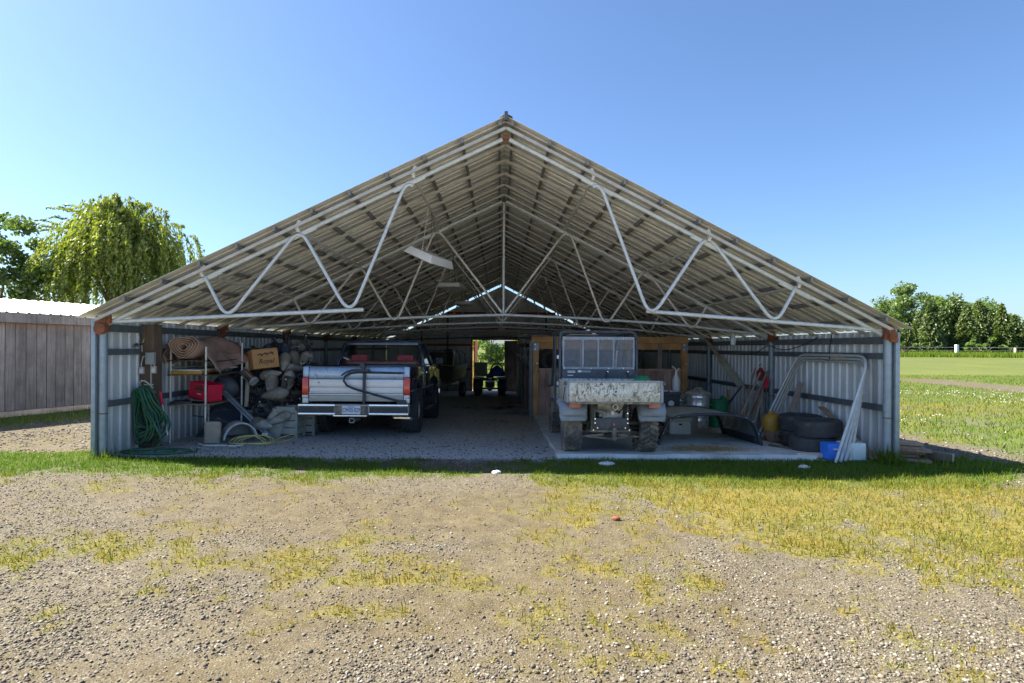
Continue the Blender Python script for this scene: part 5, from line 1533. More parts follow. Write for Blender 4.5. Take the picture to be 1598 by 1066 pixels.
mb = MB(); rbox(mb, (-.04, -d_ - .003, -.05), (.05, -d_ - .0005, -.035)); mb.build('small_print', 'sticker', rb)

for nm, lab, m, c, s, r_ in (('flat_tray', 'thin black tray lying at the front of the lower shelf', 'black_plastic', (-5.40, 9.85, .64), (.34, .42, .04), .3),
                             ('duffel_bag', 'slumped black bag behind the red crate on the lower shelf', 'crate_dark', (-5.05, 10.62, .83), (.48, .40, .42), .2)):
    t = T(nm, lab, 'bag' if 'bag' in nm else 'tray', c[0], c[1], c[2] - s[2] / 2)
    if 'bag' in nm:
        def bf(i, j, c=c, s=s):
            a = 2 * math.pi * i; q = math.sin(math.pi * min(.98, max(.02, j))) ** .5
            return (c[0] + s[0] / 2 * q * math.cos(a) * (1 + .08 * math.sin(3 * a + 5 * j)), c[1] + s[1] / 2 * q * math.sin(a), c[2] - s[2] / 2 + s[2] * j)
        MB().grid(bf, 20, 10).build('body', m, t, smooth=60)
        MB().tube([(c[0] - .12, c[1] - .2, c[2] + .1), (c[0], c[1] - .26, c[2] + .22), (c[0] + .12, c[1] - .2, c[2] + .1)], .012, 6).build('strap', 'black_plastic', t)
    else:
        MB().box(c, s, Euler((0, 0, r_))).build('tray', m, t, bevel=.01)
        MB().box((c[0] + .22, c[1], c[2] + .03), (.3, .3, .02), Euler((0, .15, .8))).build('loose_sheet', 'dark_metal', t, bevel=.004)
t = T('metal_bracket', 'black bent bar hanging below the lower shelf', 'bracket', -5.3, 10.3, .4)
MB().tube([(-5.42, 10.2, .58), (-5.42, 10.2, .36), (-5.20, 10.2, .34), (-5.20, 10.2, .38)], .012, 6).build('bar', 'black_plastic', t)

# things on the gravel in front of the rack
gzf = g(-4.7, 9.7)
t = T('seat_pad', 'tan rounded pad standing on edge on the gravel by the rack legs', 'cushion', -4.78, 9.62, gzf)
MB().box((-4.78, 9.62, gzf + .195), (.25, .11, .38), Euler((.12, .06, .35))).build('pad', 'tan_cloth', t, bevel=.045, smooth=60)
MB().box((-4.80, 9.68, gzf + .19), (.22, .03, .34), Euler((.12, .06, .35))).build('backing', 'crate_grey', t, bevel=.01)
t = T('plastic_tub', 'grey-blue half-round plastic tub lying open side toward camera', 'tub', -4.45, 9.95, gzf)
TM = Euler((0, 0, R(32))).to_matrix()
def tub(i, j):
    a = R(8 + 164 * i); r_ = .25 - .02 * j
    return Vector((-4.47, 9.90, gzf + .03)) + TM @ Vector((r_ * 1.05 * math.cos(a), -.25 + .58 * j, r_ * 1.25 * math.sin(a)))
MB().grid(tub, 18, 5).build('shell', 'tub_grey', t, solid=.02, smooth=60)
MB().tube([tub(k / 18, 0) for k in range(19)], .016, 6).build('rim', 'tub_grey', t)
mb = MB(); mb.add([tub(k / 18, 1) for k in range(19)], [tuple(range(19))]); mb.build('base', 'tub_grey', t, solid=.012)
def cord(name, label, m, pts, r=.008, cat='cord'):
    P = [Vector(p) for p in pts]
    for _ in range(3):
        Q = [P[0]]
        for i in range(len(P) - 1):
            Q += [P[i].lerp(P[i + 1], .25), P[i].lerp(P[i + 1], .75)]
        P = Q + [P[-1]]
    t = T(name, label, cat, P[0].x, P[0].y, min(p.z for p in P))
    MB().tube(P, r, 6).build('line', m, t, smooth=60)
    return t
q = random.Random(2)
pts = []
for k in range(34):
    a = k * .74; r_ = .17 + .05 * q.random()
    pts.append((-4.25 + r_ * 1.5 * math.cos(a) + .008 * k, 9.62 + r_ * .75 * math.sin(a), gzf + .03 + .10 * max(0, math.sin(a)) + .01 * q.random()))
pts += [(-3.9, 10.0, gzf + .02), (-3.62, 10.25, gzf + .10), (-3.6, 10.1, gzf + .02), (-3.75, 9.8, gzf + .01), (-4.0, 9.7, gzf + .01)]
cord('extension_cord', 'loose loops of yellow extension cord spilling from the grey tub', 'yellow_cord', pts)
cord('rope', 'off-white rope trailing over the gravel under the tan pad', 'steel_white', [(-4.95, 9.5, gzf + .03), (-4.75, 9.35, gzf + .02), (-4.5, 9.42, gzf + .02), (-4.35, 9.33, gzf + .02), (-4.15, 9.45, gzf + .02), (-4.35, 9.55, gzf + .02)], .014, 'rope')
t = T('metal_rail', 'pair of long dark metal rails sloping from the shelf to the gravel', 'rail', -4.4, 10.2, gzf)
for dx in (0, .07):
    MB().bar((-4.95 - dx, 10.35, .80), (-3.95 - dx, 10.05, g(-4, 10) + .06), .045, .03).build('rail', 'post_steel', t, bevel=.004)
MB().box((-4.08, 10.06, g(-4, 10) + .115), (.09, .07, .05)).build('end_clip', 'sticker', t, bevel=.006)
t = T('metal_duct', 'short shiny silver duct tube poking out beside the shelf', 'duct', -4.75, 11.0, 1.1)
MB().tube([(-4.88, 10.95, 1.12), (-4.62, 10.85, .93)], .085, 18).build('tube', 'chrome', t)
MB().tube([(-4.64, 10.857, .945), (-4.61, 10.847, .925)], .09, 18).build('collar', 'galv', t)
t = T('foam_tube', 'upright cream foam tube behind the right rack leg', 'tube', -4.82, 11.0, .7)
MB().tube([(-4.82, 10.98, .45), (-4.80, 11.0, 1.0), (-4.83, 11.0, 1.38)], .040, 12).build('tube', 'wood_pale', t)

# ---- the heap of goose decoys on a bunched dark tarp
def heap_h(x, y):
    up = float(sstep((y - 10.55) / 1.75)); side = 1 - float(sstep((x + 4.15) / .75))
    wl_ = 1.0
    return g(x, y) + .02 + 1.33 * up * (0.25 + .75 * side) * wl_ + .10 * (float(vnoise(x, y, 4.0, 3)) - .5)
t = T('dark_tarp', 'dark blue tarp bunched beneath the heap of goose decoys', 'tarpaulin', -4.6, 11.8, g(-4.6, 11.8))
MB().grid(lambda i, j: (-5.58 + 2.1 * i, 10.55 + 2.9 * j, heap_h(-5.58 + 2.1 * i, 10.55 + 2.9 * j) - .02 if 0 < j < 1 else g(-5, 10.55 + 2.9 * j)), 36, 40).build('sheet', 'decoy_blue', t, smooth=70)

def make_decoy(body_m, neck):
    e = thing('goose_decoy', 'x', 'decoy', (0, 0, 0), (0, 0, 0), 'goose decoys heaped along the left wall')
    prof = [(.008, -.31), (.035, -.28), (.075, -.20), (.118, -.08), (.142, .05), (.138, .14), (.10, .22), (.05, .26), (.01, .272)]
    M = Matrix.Diagonal((1, 1, .86, 1)) @ Matrix.Rotation(R(-90), 4, 'X')
    L(MB().lathe(prof, 16, M), 'body', body_m, e, smooth=60)
    if neck:
        nk = MB().tube([(0, .17, .06), (0, .235, .13), (0, .25, .20), (0, .265, .245)], [.055, .042, .034, .034], 9).ball((0, .29, .262), (.036, .058, .040), 10, 7).tube([(0, .335, .255), (0, .385, .243)], [.02, .011], 7)
        n_ = L(nk, 'neck', 'decoy_black', e, smooth=60)
        L(MB().ball((0, .283, .246), (.0385, .026, .026), 10, 6), 'cheek', 'decoy_white', n_, smooth=60)
        L(MB().add([(-.05, -.26, .035), (.05, -.26, .035), (.03, -.35, .03), (-.03, -.35, .03)], [(0, 1, 2, 3)]), 'tail', 'decoy_black', e, solid=.01)
    else:
        L(MB().lathe([(.118, -.08), (.1445, .05), (.14, .14)], 16, Matrix.Translation((0, .01, .004)) @ M, caps=False), 'wing_band', 'decoy_grey' if body_m != 'decoy_grey' else 'decoy_pale', e, smooth=60)
    return e
P_full = make_decoy('decoy_grey', True)
P_pale = make_decoy('decoy_pale', False)
P_blue = make_decoy('decoy_blue', True)
P_shell = make_decoy('decoy_grey', False)
used = set()
def decoy(proto, px, py, Y, rot, label, s=1.0):
    p = W(px, py, Y); s *= .78
    if proto.name not in used:
        used.add(proto.name); o = proto
        o.location = p; o.rotation_euler = rot; o['label'] = label
    else:
        o = copy_tree(proto, p, rot, label)
    o.scale = (s, s, s)
def heap_zone(px, py):
    rows = ((552, 'at the crest of the heap'), (568, 'just under the heap crest'), (584, 'in the upper middle of the heap'), (600, 'in the lower middle of the heap'), (618, 'in the lower heap'), (636, 'just above the heap foot'), (999, 'at the gravel edge of the heap'))
    cols = ((412, 'nearest the shelf'), (434, 'left of centre'), (456, 'right of centre'), (999, 'nearest the pickup'))
    return next(t for l, t in rows if py < l) + ', ' + next(t for l, t in cols if px < l)
hd = [
 (P_full, 430, 615, 10.55, (R(10), R(5), R(-100)), 'brown-backed goose decoy lying level, pale belly toward the grey crate', 1.25),
 (P_pale, 408, 662, 10.15, (R(5), R(0), R(60)), 'large pale goose body shell on the gravel right of the tub', 1.15),
 (P_pale, 437, 653, 10.3, (R(25), R(0), R(-60)), 'pale cylindrical decoy shell leaning at the foot of the crates', 1.0),
 (P_pale, 422, 585, 11.0, (R(-10), R(0), R(75)), 'smooth pale decoy shell just below the cardboard box', 1.05),
 (P_pale, 424, 602, 10.8, (R(70), R(0), R(20)), 'pale decoy shell standing on end in the middle of the heap', 1.05),
 (P_pale, 449, 597, 10.9, (R(80), R(10), R(-15)), 'upright pale shell with dark scuffs, left of the red taillight', 1.1),
 (P_pale, 444, 564, 11.3, (R(50), R(0), R(10)), 'cream decoy shell wedged right of the cardboard box', 1.0),
 (P_pale, 472, 562, 11.6, (R(60), R(20), R(-30)), 'whitish shell with split tail high on the heap', .95),
 (P_shell, 455, 575, 11.4, (R(0), R(0), R(95)), 'mottled brown shell lying across the heap above the taillight', 1.1),
 (P_full, 464, 543, 11.9, (R(15), R(0), R(-75)), 'topmost tan goose decoy on the crest of the heap', 1.05),
 (P_blue, 447, 548, 11.8, (R(50), R(0), R(40)), 'dark blue-grey decoy near the crest behind the cardboard box', 1.0),
 (P_full, 460, 562, 11.5, (R(70), R(0), R(170)), 'goose decoy showing its black neck and white cheek at mid heap', 1.0),
]
for a in hd: decoy(*a)
q = random.Random(21)
kinds = [(P_full, 'black-necked grey decoy'), (P_blue, 'dark bluish goose decoy'), (P_shell, 'headless mottled decoy shell')]
for k in range(84):
    fy = q.random()
    py = 541 + 112 * fy
    px = q.uniform(392 + 8 * (1 - fy), 482 - 26 * max(0, fy - .55) / .45)
    Y = 12.15 - (py - 535) / 135 * 1.45 + q.uniform(-.05, .15)
    pr, nm = kinds[q.choices((0, 1, 2), (4, 5, 3))[0]]
    zone = heap_zone(px, py)
    decoy(pr, px, py, Y, (q.uniform(-1.2, 1.2), q.uniform(-.9, .9), q.uniform(0, 6.28)), nm + ' ' + zone, q.uniform(.85, 1.05))

P_head = thing('goose_head_decoy', 'x', 'decoy head', (0, 0, 0), (0, 0, 0), 'loose goose decoy heads in the heap')
L(MB().tube([(0, 0, -.16), (0, -.01, -.06), (0, 0, 0), (0, .03, .045)], [.05, .04, .034, .034], 9).ball((0, .06, .06), (.036, .058, .040), 10, 7).tube([(0, .10, .055), (0, .155, .042)], [.02, .010], 7), 'neck', 'decoy_black', P_head, smooth=60)
L(MB().ball((0, .052, .045), (.0385, .027, .028), 10, 6), 'cheek', 'decoy_white', P_head, smooth=60)
P_stake = thing('decoy_stake', 'x', 'stake', (0, 0, 0), (0, 0, 0), 'decoy stakes and plastic feet strewn in the heap')
L(MB().bar((0, -.22, 0), (0, .22, 0), .018, .012).box((0, .20, .0), (.12, .05, .012)).box((0, -.2, 0), (.07, .03, .02)), 'stake', 'black_plastic', P_stake)
P_scrap = thing('plastic_scrap', 'x', 'scrap', (0, 0, 0), (0, 0, 0), 'angular black and grey scraps in the heap')
L(MB().box((0, 0, 0), (.20, .13, .015), Euler((.3, .2, 0))).box((.05, .04, .04), (.02, .16, .09), Euler((0, .5, .4))).box((-.07, -.02, .03), (.10, .015, .08), Euler((.4, 0, .8))), 'scrap', 'crate_dark', P_scrap, bevel=.003)
for k in range(74):
    fy = q.random(); py = 538 + 122 * fy
    px = q.uniform(388 + 8 * (1 - fy), 484 - 30 * max(0, fy - .5) / .5)
    Y = 12.15 - (py - 535) / 135 * 1.45 - q.uniform(.10, .24)
    pr, nm = [(P_head, 'loose black goose head'), (P_stake, 'thin black decoy stake'), (P_scrap, 'angular dark plastic scrap')][q.choices((0, 1, 2), (5, 3, 4))[0]]
    zone = heap_zone(px, py)
    decoy(pr, px, py, Y, (q.uniform(-1.3, 1.3), q.uniform(-1.3, 1.3), q.uniform(0, 6.28)), nm + ' ' + zone, q.uniform(1.0, 1.3))
cb = T('cardboard_box', 'large brown cardboard box with dark script lettering atop the heap', 'cardboard box', -4.55, 11.0, 1.1)
c0 = W(410, 561, 11.05)
CM = Euler((R(-7), R(-5), R(38))).to_matrix()
def cp(x, y, z): return c0 + CM @ Vector((x, y, z))
mb = MB(); mb.box(cp(0, 0, 0), (.47, .40, .36), CM); mb.build('carton', 'cardboard', cb, bevel=.004)
mb = MB(); mb.box(cp(-.02, -.14, .185), (.44, .16, .004), Euler((R(-7), R(-5), R(38))).to_matrix()); mb.build('flap', 'cardboard', cb)
MT = Matrix.Translation(cp(0, 0, 0)) @ CM.to_4x4() @ Matrix.Rotation(R(90), 4, 'X')
def on_front(x, z, d=.2025): return Matrix.Translation(cp(0, 0, 0)) @ CM.to_4x4() @ Matrix.Translation((x, -d, z)) @ Matrix.Rotation(R(90), 4, 'X')
text_mesh('lettering', 'Royal', .125, 'ink', cb, on_front(0.0, -.055), italic=.35, bold=.002, world=True)
mb = MB()
for k in range(9):
    x = -.13 + k * .033
    mb.box(cp(x, -.202, .075 + .012 * math.sin(k * 2.1) + .01 * k * .3), (.034, .003, .022 + .012 * (k % 3)), CM)
mb.build('brand_mark', 'ink', cb)
mb = MB(); mb.box(cp(.2365, -.02, .10), (.003, .16, .03), CM); mb.box(cp(.2365, -.02, .05), (.003, .10, .02), CM); mb.build('side_print', 'ink', cb)

# slatted storage crates at the foot of the heap
def slat_crate(x, y, rz, label, w=.46, d=.42, h=.56):
    z = g(x, y)
    t = thing('slatted_crate', label, 'crate', (x, y, z), (0, 0, rz), 'grey crates by the decoy heap')
    for sx in (-1, 1):
        for sy in (-1, 1):
            L(MB().box((sx * (w / 2 - .02), sy * (d / 2 - .02), h / 2), (.045, .045, h)), 'corner_post', 'crate_grey', t, bevel=.006)
    for k in range(4):
        zz = .09 + k * .128
        for sy in (-1, 1): L(MB().box((0, sy * (d / 2 - .008), zz + .045), (w - .08, .014, .112)), 'slat', 'crate_grey', t, bevel=.003)
        for sx in (-1, 1): L(MB().box((sx * (w / 2 - .008), 0, zz + .045), (.014, d - .08, .112)), 'slat', 'crate_grey', t, bevel=.003)
    L(MB().box((0, 0, .03), (w - .06, d - .06, .02)), 'floor', 'crate_grey', t)
slat_crate(-3.72, 11.0, R(6), 'grey slatted crate standing right behind the front one, beside pickup tyre')
slat_crate(-3.83, 10.55, R(-4), 'front grey slatted crate at the foot of the decoy heap', .42, .36, .52)
t = T('white_bag', 'dented whitish plastic sack slumped against the front grey crate', 'sack', -3.98, 10.5, g(-4, 10.5))
MB().grid(lambda i, j: (-4.06 + .17 * math.cos(6.283 * i) * (math.sin(math.pi * (.1 + .88 * j)) ** .6) * (1 + .1 * math.sin(12 * i + 4 * j)), 10.42 + .13 * math.sin(6.283 * i) * math.sin(math.pi * (.1 + .88 * j)) ** .6, g(-4, 10.5) + .5 * j), 16, 10).build('sack', 'decoy_pale', t, smooth=60)
MB().tube([(-4.06, 10.42, g(-4, 10.5) + .47), (-4.05, 10.41, g(-4, 10.5) + .54)], [.03, .05], 8).build('neck', 'decoy_pale', t)

# ------------------------------------------------------------------ wooden stalls at the right
st = T('wooden_stall', 'wooden horse stalls with raw timber frame and plank half-walls at right', 'stall', 2.8, 14.7, g(2.8, 14.7))
SY = 14.75; gz0 = g(1, SY)
for x, m in ((0.92, 'wood_new'), (4.71, 'wood_new')):
    p = MB().b2((x - .075, SY - .075, gz0), (x + .075, SY + .075, 1.72)).build('post', m, st, bevel=.008)
    MB().b2((x - .07, SY - .083, 1.52), (x + .07, SY - .0755, 1.715)).build('plate', 'post_steel', p)
    for dx, dz in ((-.02, 1.68), (-.02, 1.56), (.03, 1.20)):
        MB().lathe([(.022, 0), (.015, .018)], 8, Matrix.Translation((x + dx, SY - .083, dz)) @ Matrix.Rotation(R(90), 4, 'X')).build('bolt', 'rim', p)
for z0, z1, dy in ((1.722, 1.885, 0), (1.56, 1.72, .075)):
    MB().b2((0.80, SY - .065 + dy, z0), (4.80, SY - .015 + dy, z1)).build('beam', 'wood_new', st, bevel=.006)
x = 1.0
while x < 4.6:
    w = rnd.uniform(.15, .22); x2 = min(x + w, 4.63)
    MB().b2((x + .004, SY - .02 + rnd.uniform(-.006, .006), gz0 + .02), (x2 - .004, SY + .012, 1.02 + rnd.uniform(-.01, .01))).build('board', 'wood_pink', st, bevel=.003)
    x = x2
MB().b2((1.0, SY - .05, 1.02), (4.63, SY + .04, 1.07)).build('cap_rail', 'wood_pink', st)
for x in (2.1, 3.3, 4.1): MB().b2((x - .05, SY, 1.07), (x + .05, SY + .06, 1.72)).build('stud', 'wood_old', st)
# side wall running back along the aisle
y = SY + .1
for py_ in (SY - .02, 17.6, 20.4, 23.2, 26.2):
    MB().b2((.755, py_ - .06, g(.8, py_)), (.835, py_ + .06, 1.74)).build('post', 'girt', st)
while y < 26.0:
    w = .24; zt_ = 1.50 if int((y - SY) / 1.4) % 2 == 0 else 1.0
    MB().b2((.80, y + .004, g(.8, y) + .03), (.835, y + w - .006, zt_ + rnd.uniform(-.01, .01))).build('board', 'wood_brown' if rnd.random() < .6 else 'wood_new', st)
    y += w
for z in (1.02, 1.66): MB().b2((.78, SY, z - .05), (.86, 26.2, z + .05)).build('rail', 'wood_dark', st)
for k in range(5):
    yy = 16.2 + 2.1 * k
    MB().tube([(.77, yy, 1.3), (.74, yy + .1, 1.3), (.74, yy + .5, 1.25)], .012, 6).build('latch', 'galv', st)
MB().b2((.90, 19.5, -.4), (4.7, 19.55, 1.5)).build('partition', 'wood_dark', st)
for k in range(6):
    a = Vector((rnd.uniform(.55, 1.1), SY - .3 + .45 * k, 1.905 + .022 * (k % 2))); b = a + Vector((rnd.uniform(.3, 1.3), rnd.uniform(1.2, 2.6), .0))
    t = T('loose_plank', ('loose plank laid across the stall beam, %s' % ['nearest the aisle', 'second from the aisle end', 'in the middle of the planks', 'just past the middle', 'second from the back', 'farthest back'][k]), 'plank', a.x, a.y, a.z - .012, 'planks laid over the stall frame')
    MB().bar(a, b, .16, .020).build('plank', 'wood_old', t)
t = T('feed_bin', 'pale grey plastic feed bin hung on the stall boards left of the utility vehicle', 'bin', 1.4, 14.5, .6)
MB().prism([(14.70, .95), (14.70, .62), (14.62, .60), (14.50, .66), (14.46, .74), (14.46, .95)], 'x', 1.22, 1.58).build('bin', 'crate_grey', t, bevel=.03)
MB().tube([(1.22, 14.46, .95), (1.58, 14.46, .95)], .016, 6).build('rim', 'tub_grey', t)
t = T('spare_tyre', 'old tyre leaning inside the dark stall opening on the left', 'tyre', 1.4, 15.3, .9)
o = L(tyre_mb(.33, .2, .19, 'road'), 'tyre', 'black_rubber', t); o.rotation_euler = (0, .1, 1.4); o.location = (0, 0, .36)
t = T('feed_shelf', 'dark shelf carrying the old tyre inside the left stall', 'shelf', 1.8, 15.4, g(1.8, 15.4))
MB().b2((1.0, 15.15, .86), (2.6, 15.7, .90)).build('top', 'wood_dark', t)
for x in (1.05, 2.55): MB().b2((x - .03, 15.2, g(x, 15.4)), (x + .03, 15.26, .86)).build('leg', 'wood_dark', t)
t = T('white_cord_light', 'small grey junction box fixed to the stall beam', 'junction box', 2.0, 14.65, 1.7)
MB().b2((1.56, SY - .11, 1.66), (1.66, SY - .067, 1.76)).build('box', 'sea_grey', t, bevel=.006)

# ------------------------------------------------------------------ right-hand clutter
def trash_can(x, y, r, h, label):
    z = g(x, y) + SL
    t = T('trash_can', label, 'trash can', x, y, z, 'galvanized trash cans on the pad')
    prof = [(r * .86, 0), (r * .87, .03)]
    for k in range(1, 13):
        zz = h * k / 13; rr = r * (.87 + .13 * zz / h)
        prof += [(rr + (.008 if k % 3 == 0 else 0), zz - .008), (rr + (.008 if k % 3 == 0 else 0), zz + .008)]
    prof += [(r, h - .02), (r + .012, h - .008), (r + .012, h + .004), (r - .01, h)]
    L(MB().lathe(prof, 28), 'body', 'galv_bright', t, smooth=30)
    ld = L(MB().lathe([(r + .02, h - .02), (r + .025, h + .02), (r * .92, h + .05), (r * .5, h + .085), (.02, h + .095)], 28), 'lid', 'galv_bright', t, smooth=40)
    L(MB().tube([(-.08, 0, h + .085), (-.07, 0, h + .125), (.07, 0, h + .125), (.08, 0, h + .085)], .010, 6), 'lid_handle', 'galv_dull', ld)
    for s in (-1, 1): L(MB().tube([(s * (r + .0), -.06, h * .7), (s * (r + .045), -.05, h * .68), (s * (r + .045), .05, h * .68), (s * r, .06, h * .7)], .008, 6), 'side_handle', 'galv_dull', t)
trash_can(4.13, 12.0, .235, .70, 'larger ribbed galvanized trash can standing behind the flat truck cap')
trash_can(3.86, 12.45, .19, .60, 'smaller galvanized can half hidden left of the larger one')
t = T('black_tote', 'black storage tote with a round white patch, topped with clutter', 'storage tote', 3.56, 12.4, g(3.6, 12.4) + SL)
zq = g(3.6, 12.4) + SL
MB().box((3.52, 12.4, zq + .35), (.56, .45, .68), None, 1.06).build('body', 'black_plastic', t, bevel=.02)
MB().box((3.52, 12.4, zq + .71), (.64, .52, .05)).build('lid', 'crate_dark', t, bevel=.012)
MB().lathe([(.065, 0), (.06, .006)], 22, Matrix.Translation((3.62, 12.168, zq + .50)) @ Matrix.Rotation(R(90), 4, 'X')).build('round_patch', 'white_plastic', t)
t = T('loose_gravel_tray', 'row of pale stones lying along the black tote lid', 'stones', 3.5, 12.3, zq + .735)
for k in range(11):
    MB().ball((3.27 + .05 * k, 12.22 + rnd.uniform(-.03, .08), zq + .752), (.026, .022, .018), 7, 5).jitter(.004).build('stone', 'decoy_white', t, smooth=0)
t = T('white_sprayer', 'white bottle with a forked top standing on the black tote', 'sprayer', 3.84, 12.3, zq + .737)
MB().lathe([(.075, 0), (.08, .02), (.08, .24), (.05, .32), (.028, .36), (.028, .42)], 16, Matrix.Translation((3.80, 12.42, zq + .737))).build('bottle', 'white_plastic', t, smooth=50)
MB().tube([(3.80, 12.42, zq + 1.14), (3.78, 12.41, zq + 1.22), (3.70, 12.40, zq + 1.28)], .016, 7).tube([(3.80, 12.42, zq + 1.14), (3.84, 12.41, zq + 1.22), (3.88, 12.40, zq + 1.22)], .014, 7).build('forked_top', 'steel_white', t)
t = T('grey_bucket_lid', 'grey lidded pail with a red label between tote and trash cans', 'pail', 3.93, 11.75, g(3.9, 11.75) + SL)
zp = g(3.9, 11.75) + SL
MB().lathe([(.13, 0), (.15, .42), (.16, .43), (.16, .46), (.13, .48), (.01, .485)], 22, Matrix.Translation((3.90, 11.75, zp))).build('pail', 'sea_grey', t)
MB().b2((3.86, 11.585, zp + .34), (3.93, 11.60, zp + .40)).build('label', 'tail_pink', t)
t = T('green_bin', 'green plastic bin beside the galvanized trash can', 'bin', 4.62, 12.2, g(4.6, 12.2) + SL)
zg = g(4.6, 12.2) + .03
MB().lathe([(.17, 0), (.215, .56), (.235, .57), (.235, .60), (.20, .60), (.165, .03)], 22, Matrix.Translation((4.62, 12.2, zg)), caps=False).build('shell', 'green_plastic', t)
MB().box((4.72, 12.15, zg + .62), (.12, .10, .10), Euler((.3, .4, .2))).build('scoop', 'green_plastic', t, bevel=.01)
t = T('white_cooler', 'small white cooler sitting under the propped truck cap', 'cooler', 3.05, 11.0, g(3, 11) + SL)
zc = g(3, 11) + SL
MB().b2((3.22, 10.9, zc), (3.62, 11.2, zc + .24)).build('body', 'white_plastic', t, bevel=.02)
MB().b2((3.21, 10.89, zc + .243), (3.63, 11.21, zc + .30)).build('lid', 'pale_blue', t, bevel=.015)
MB().b2((3.39, 10.885, zc + .17), (3.45, 10.899, zc + .20)).build('latch', 'ink', t)

# truck cap lying on the pad
cpx = T('truck_cap', 'faded olive pickup cap resting on the pad, open end to the camera', 'truck cap', 3.45, 9.5, g(3.4, 10) + SL)
CYF, CYB = 9.42, 11.05
def csec(t, y):
    """outline of the cap, left foot to right foot"""
    z = g(3.4, y) + SL
    pts = [(2.60, 0.0), (2.70, .26), (2.79, .41), (2.92, .465), (3.2, .495), (3.5, .505), (3.8, .49), (4.02, .455), (4.13, .39), (4.21, .25), (4.29, 0.0)]
    f = t * (len(pts) - 1); i = min(int(f), len(pts) - 2); q = f - i
    return Vector((pts[i][0] * (1 - q) + pts[i + 1][0] * q, y, z + pts[i][1] * (1 - q) + pts[i + 1][1] * q))
MB().grid(lambda i, j: csec(.24 + .52 * i, CYF + (CYB - CYF) * j), 16, 8).build('top', 'olive_cap', cpx, solid=.022, smooth=60)
for (t0, t1) in ((.0, .24), (.76, 1.0)):
    for (ya, yb) in ((CYF, CYF + .10), (CYB - .10, CYB)):
        MB().grid(lambda i, j, t0=t0, t1=t1, ya=ya, yb=yb: csec(t0 + (t1 - t0) * i, ya + (yb - ya) * j), 6, 2).build('side_panel', 'black_plastic', cpx, solid=.018, smooth=60)
    a0, a1 = (t0, t0 + .05) if t0 < .5 else (t1 - .05, t1)
    MB().grid(lambda i, j, a0=a0, a1=a1: csec(a0 + (a1 - a0) * i, CYF + .1 + (CYB - CYF - .2) * j), 2, 6).build('lower_rail', 'black_plastic', cpx, solid=.02)
    b0, b1 = (t0 + .05, t1) if t0 < .5 else (t0, t1 - .05)
    MB().grid(lambda i, j, b0=b0, b1=b1: csec(b0 + (b1 - b0) * i, CYF + .1 + (CYB - CYF - .2) * j), 5, 4).build('side_window', 'glass_smoke', cpx, smooth=60)
for y in (CYF, CYB):
    MB().tube([csec(k / 40, y) for k in range(41)], .026, 8).build('opening_frame', 'black_plastic', cpx, smooth=60)
for k in (3, 8, 12, 28, 32, 37):
    p = csec(k / 40, CYF)
    MB().ball((p.x, p.y - .025, p.z), (.009, .006, .009), 7, 5).build('rivet', 'chrome', cpx)

# loose straw on the pad, and sweepings
def scatter_straw(name, label, cx, cy, sx, sy, n, zoff):
    q = np.random.default_rng(n)
    x = cx + q.normal(0, sx, n); y = cy + q.normal(0, sy, n)
    a = q.uniform(0, np.pi, n); l = q.uniform(.02, .07, n); w = q.uniform(.002, .004, n)
    z = gz(x, y) + zoff + q.random(n) * .02 * np.exp(-((x - cx) / sx) ** 2 - ((y - cy) / sy) ** 2)
    dx, dy = np.cos(a), np.sin(a)
    tz = q.normal(0, .01, n)
    V = np.stack([np.stack([x - dx * l / 2 - dy * w, y - dy * l / 2 + dx * w, z - tz], 1), np.stack([x - dx * l / 2 + dy * w, y - dy * l / 2 - dx * w, z - tz], 1),
                  np.stack([x + dx * l / 2 + dy * w, y + dy * l / 2 - dx * w, z + tz], 1), np.stack([x + dx * l / 2 - dy * w, y + dy * l / 2 + dx * w, z + tz], 1)], 1).reshape(-1, 3)
    o = np_mesh(name, V, np.arange(4 * n).reshape(n, 4), 'straw')
    tag(o, label, 'straw', kind='stuff')
scatter_straw('straw', 'patch of loose straw on the concrete in front of the truck cap', 3.25, 8.98, .26, .12, 2600, SL + .008)
scatter_straw('straw', 'thin scatter of straw and sweepings on the aisle gravel', .1, 12.6, .9, 1.6, 5000, .012)

# tyres in two stacks
def flat_tyre(x, y, z, lab, tilt=(0, 0, 0)):
    t = thing('tyre', lab, 'tyre', (x, y, z + .125), (tilt[0], tilt[1], rnd.uniform(0, 6)), 'tyres stacked by the right wall')
    if 'ty' not in PROTO:
        PROTO['ty'] = (L(tyre_mb(.345, .25, .205, 'road', axis='z'), 'casing', 'black_rubber', t, smooth=30),
                       L(MB().lathe([(.205, -.085), (.20, -.08), (.20, .08), (.205, .085)], 32, caps=False), 'bead', 'dark_metal', t))
    else:
        for m in PROTO['ty']: dup(m, parent=t)
PROTO = {}
zt_ = g(5.0, 9.2) + .02
flat_tyre(4.88, 8.98, zt_ , 'lower tyre of the stack nearest the white hoops')
flat_tyre(4.98, 9.02, zt_ + .255, 'upper tyre of the stack nearest the white hoops, set askew', (.04, .05, 0))
flat_tyre(5.13, 9.78, zt_ - .01, 'lower tyre of the rear stack beside the yellow jug')
flat_tyre(5.10, 9.76, zt_ + .245, 'upper tyre of the rear stack beside the yellow jug', (-.02, .02, 0))

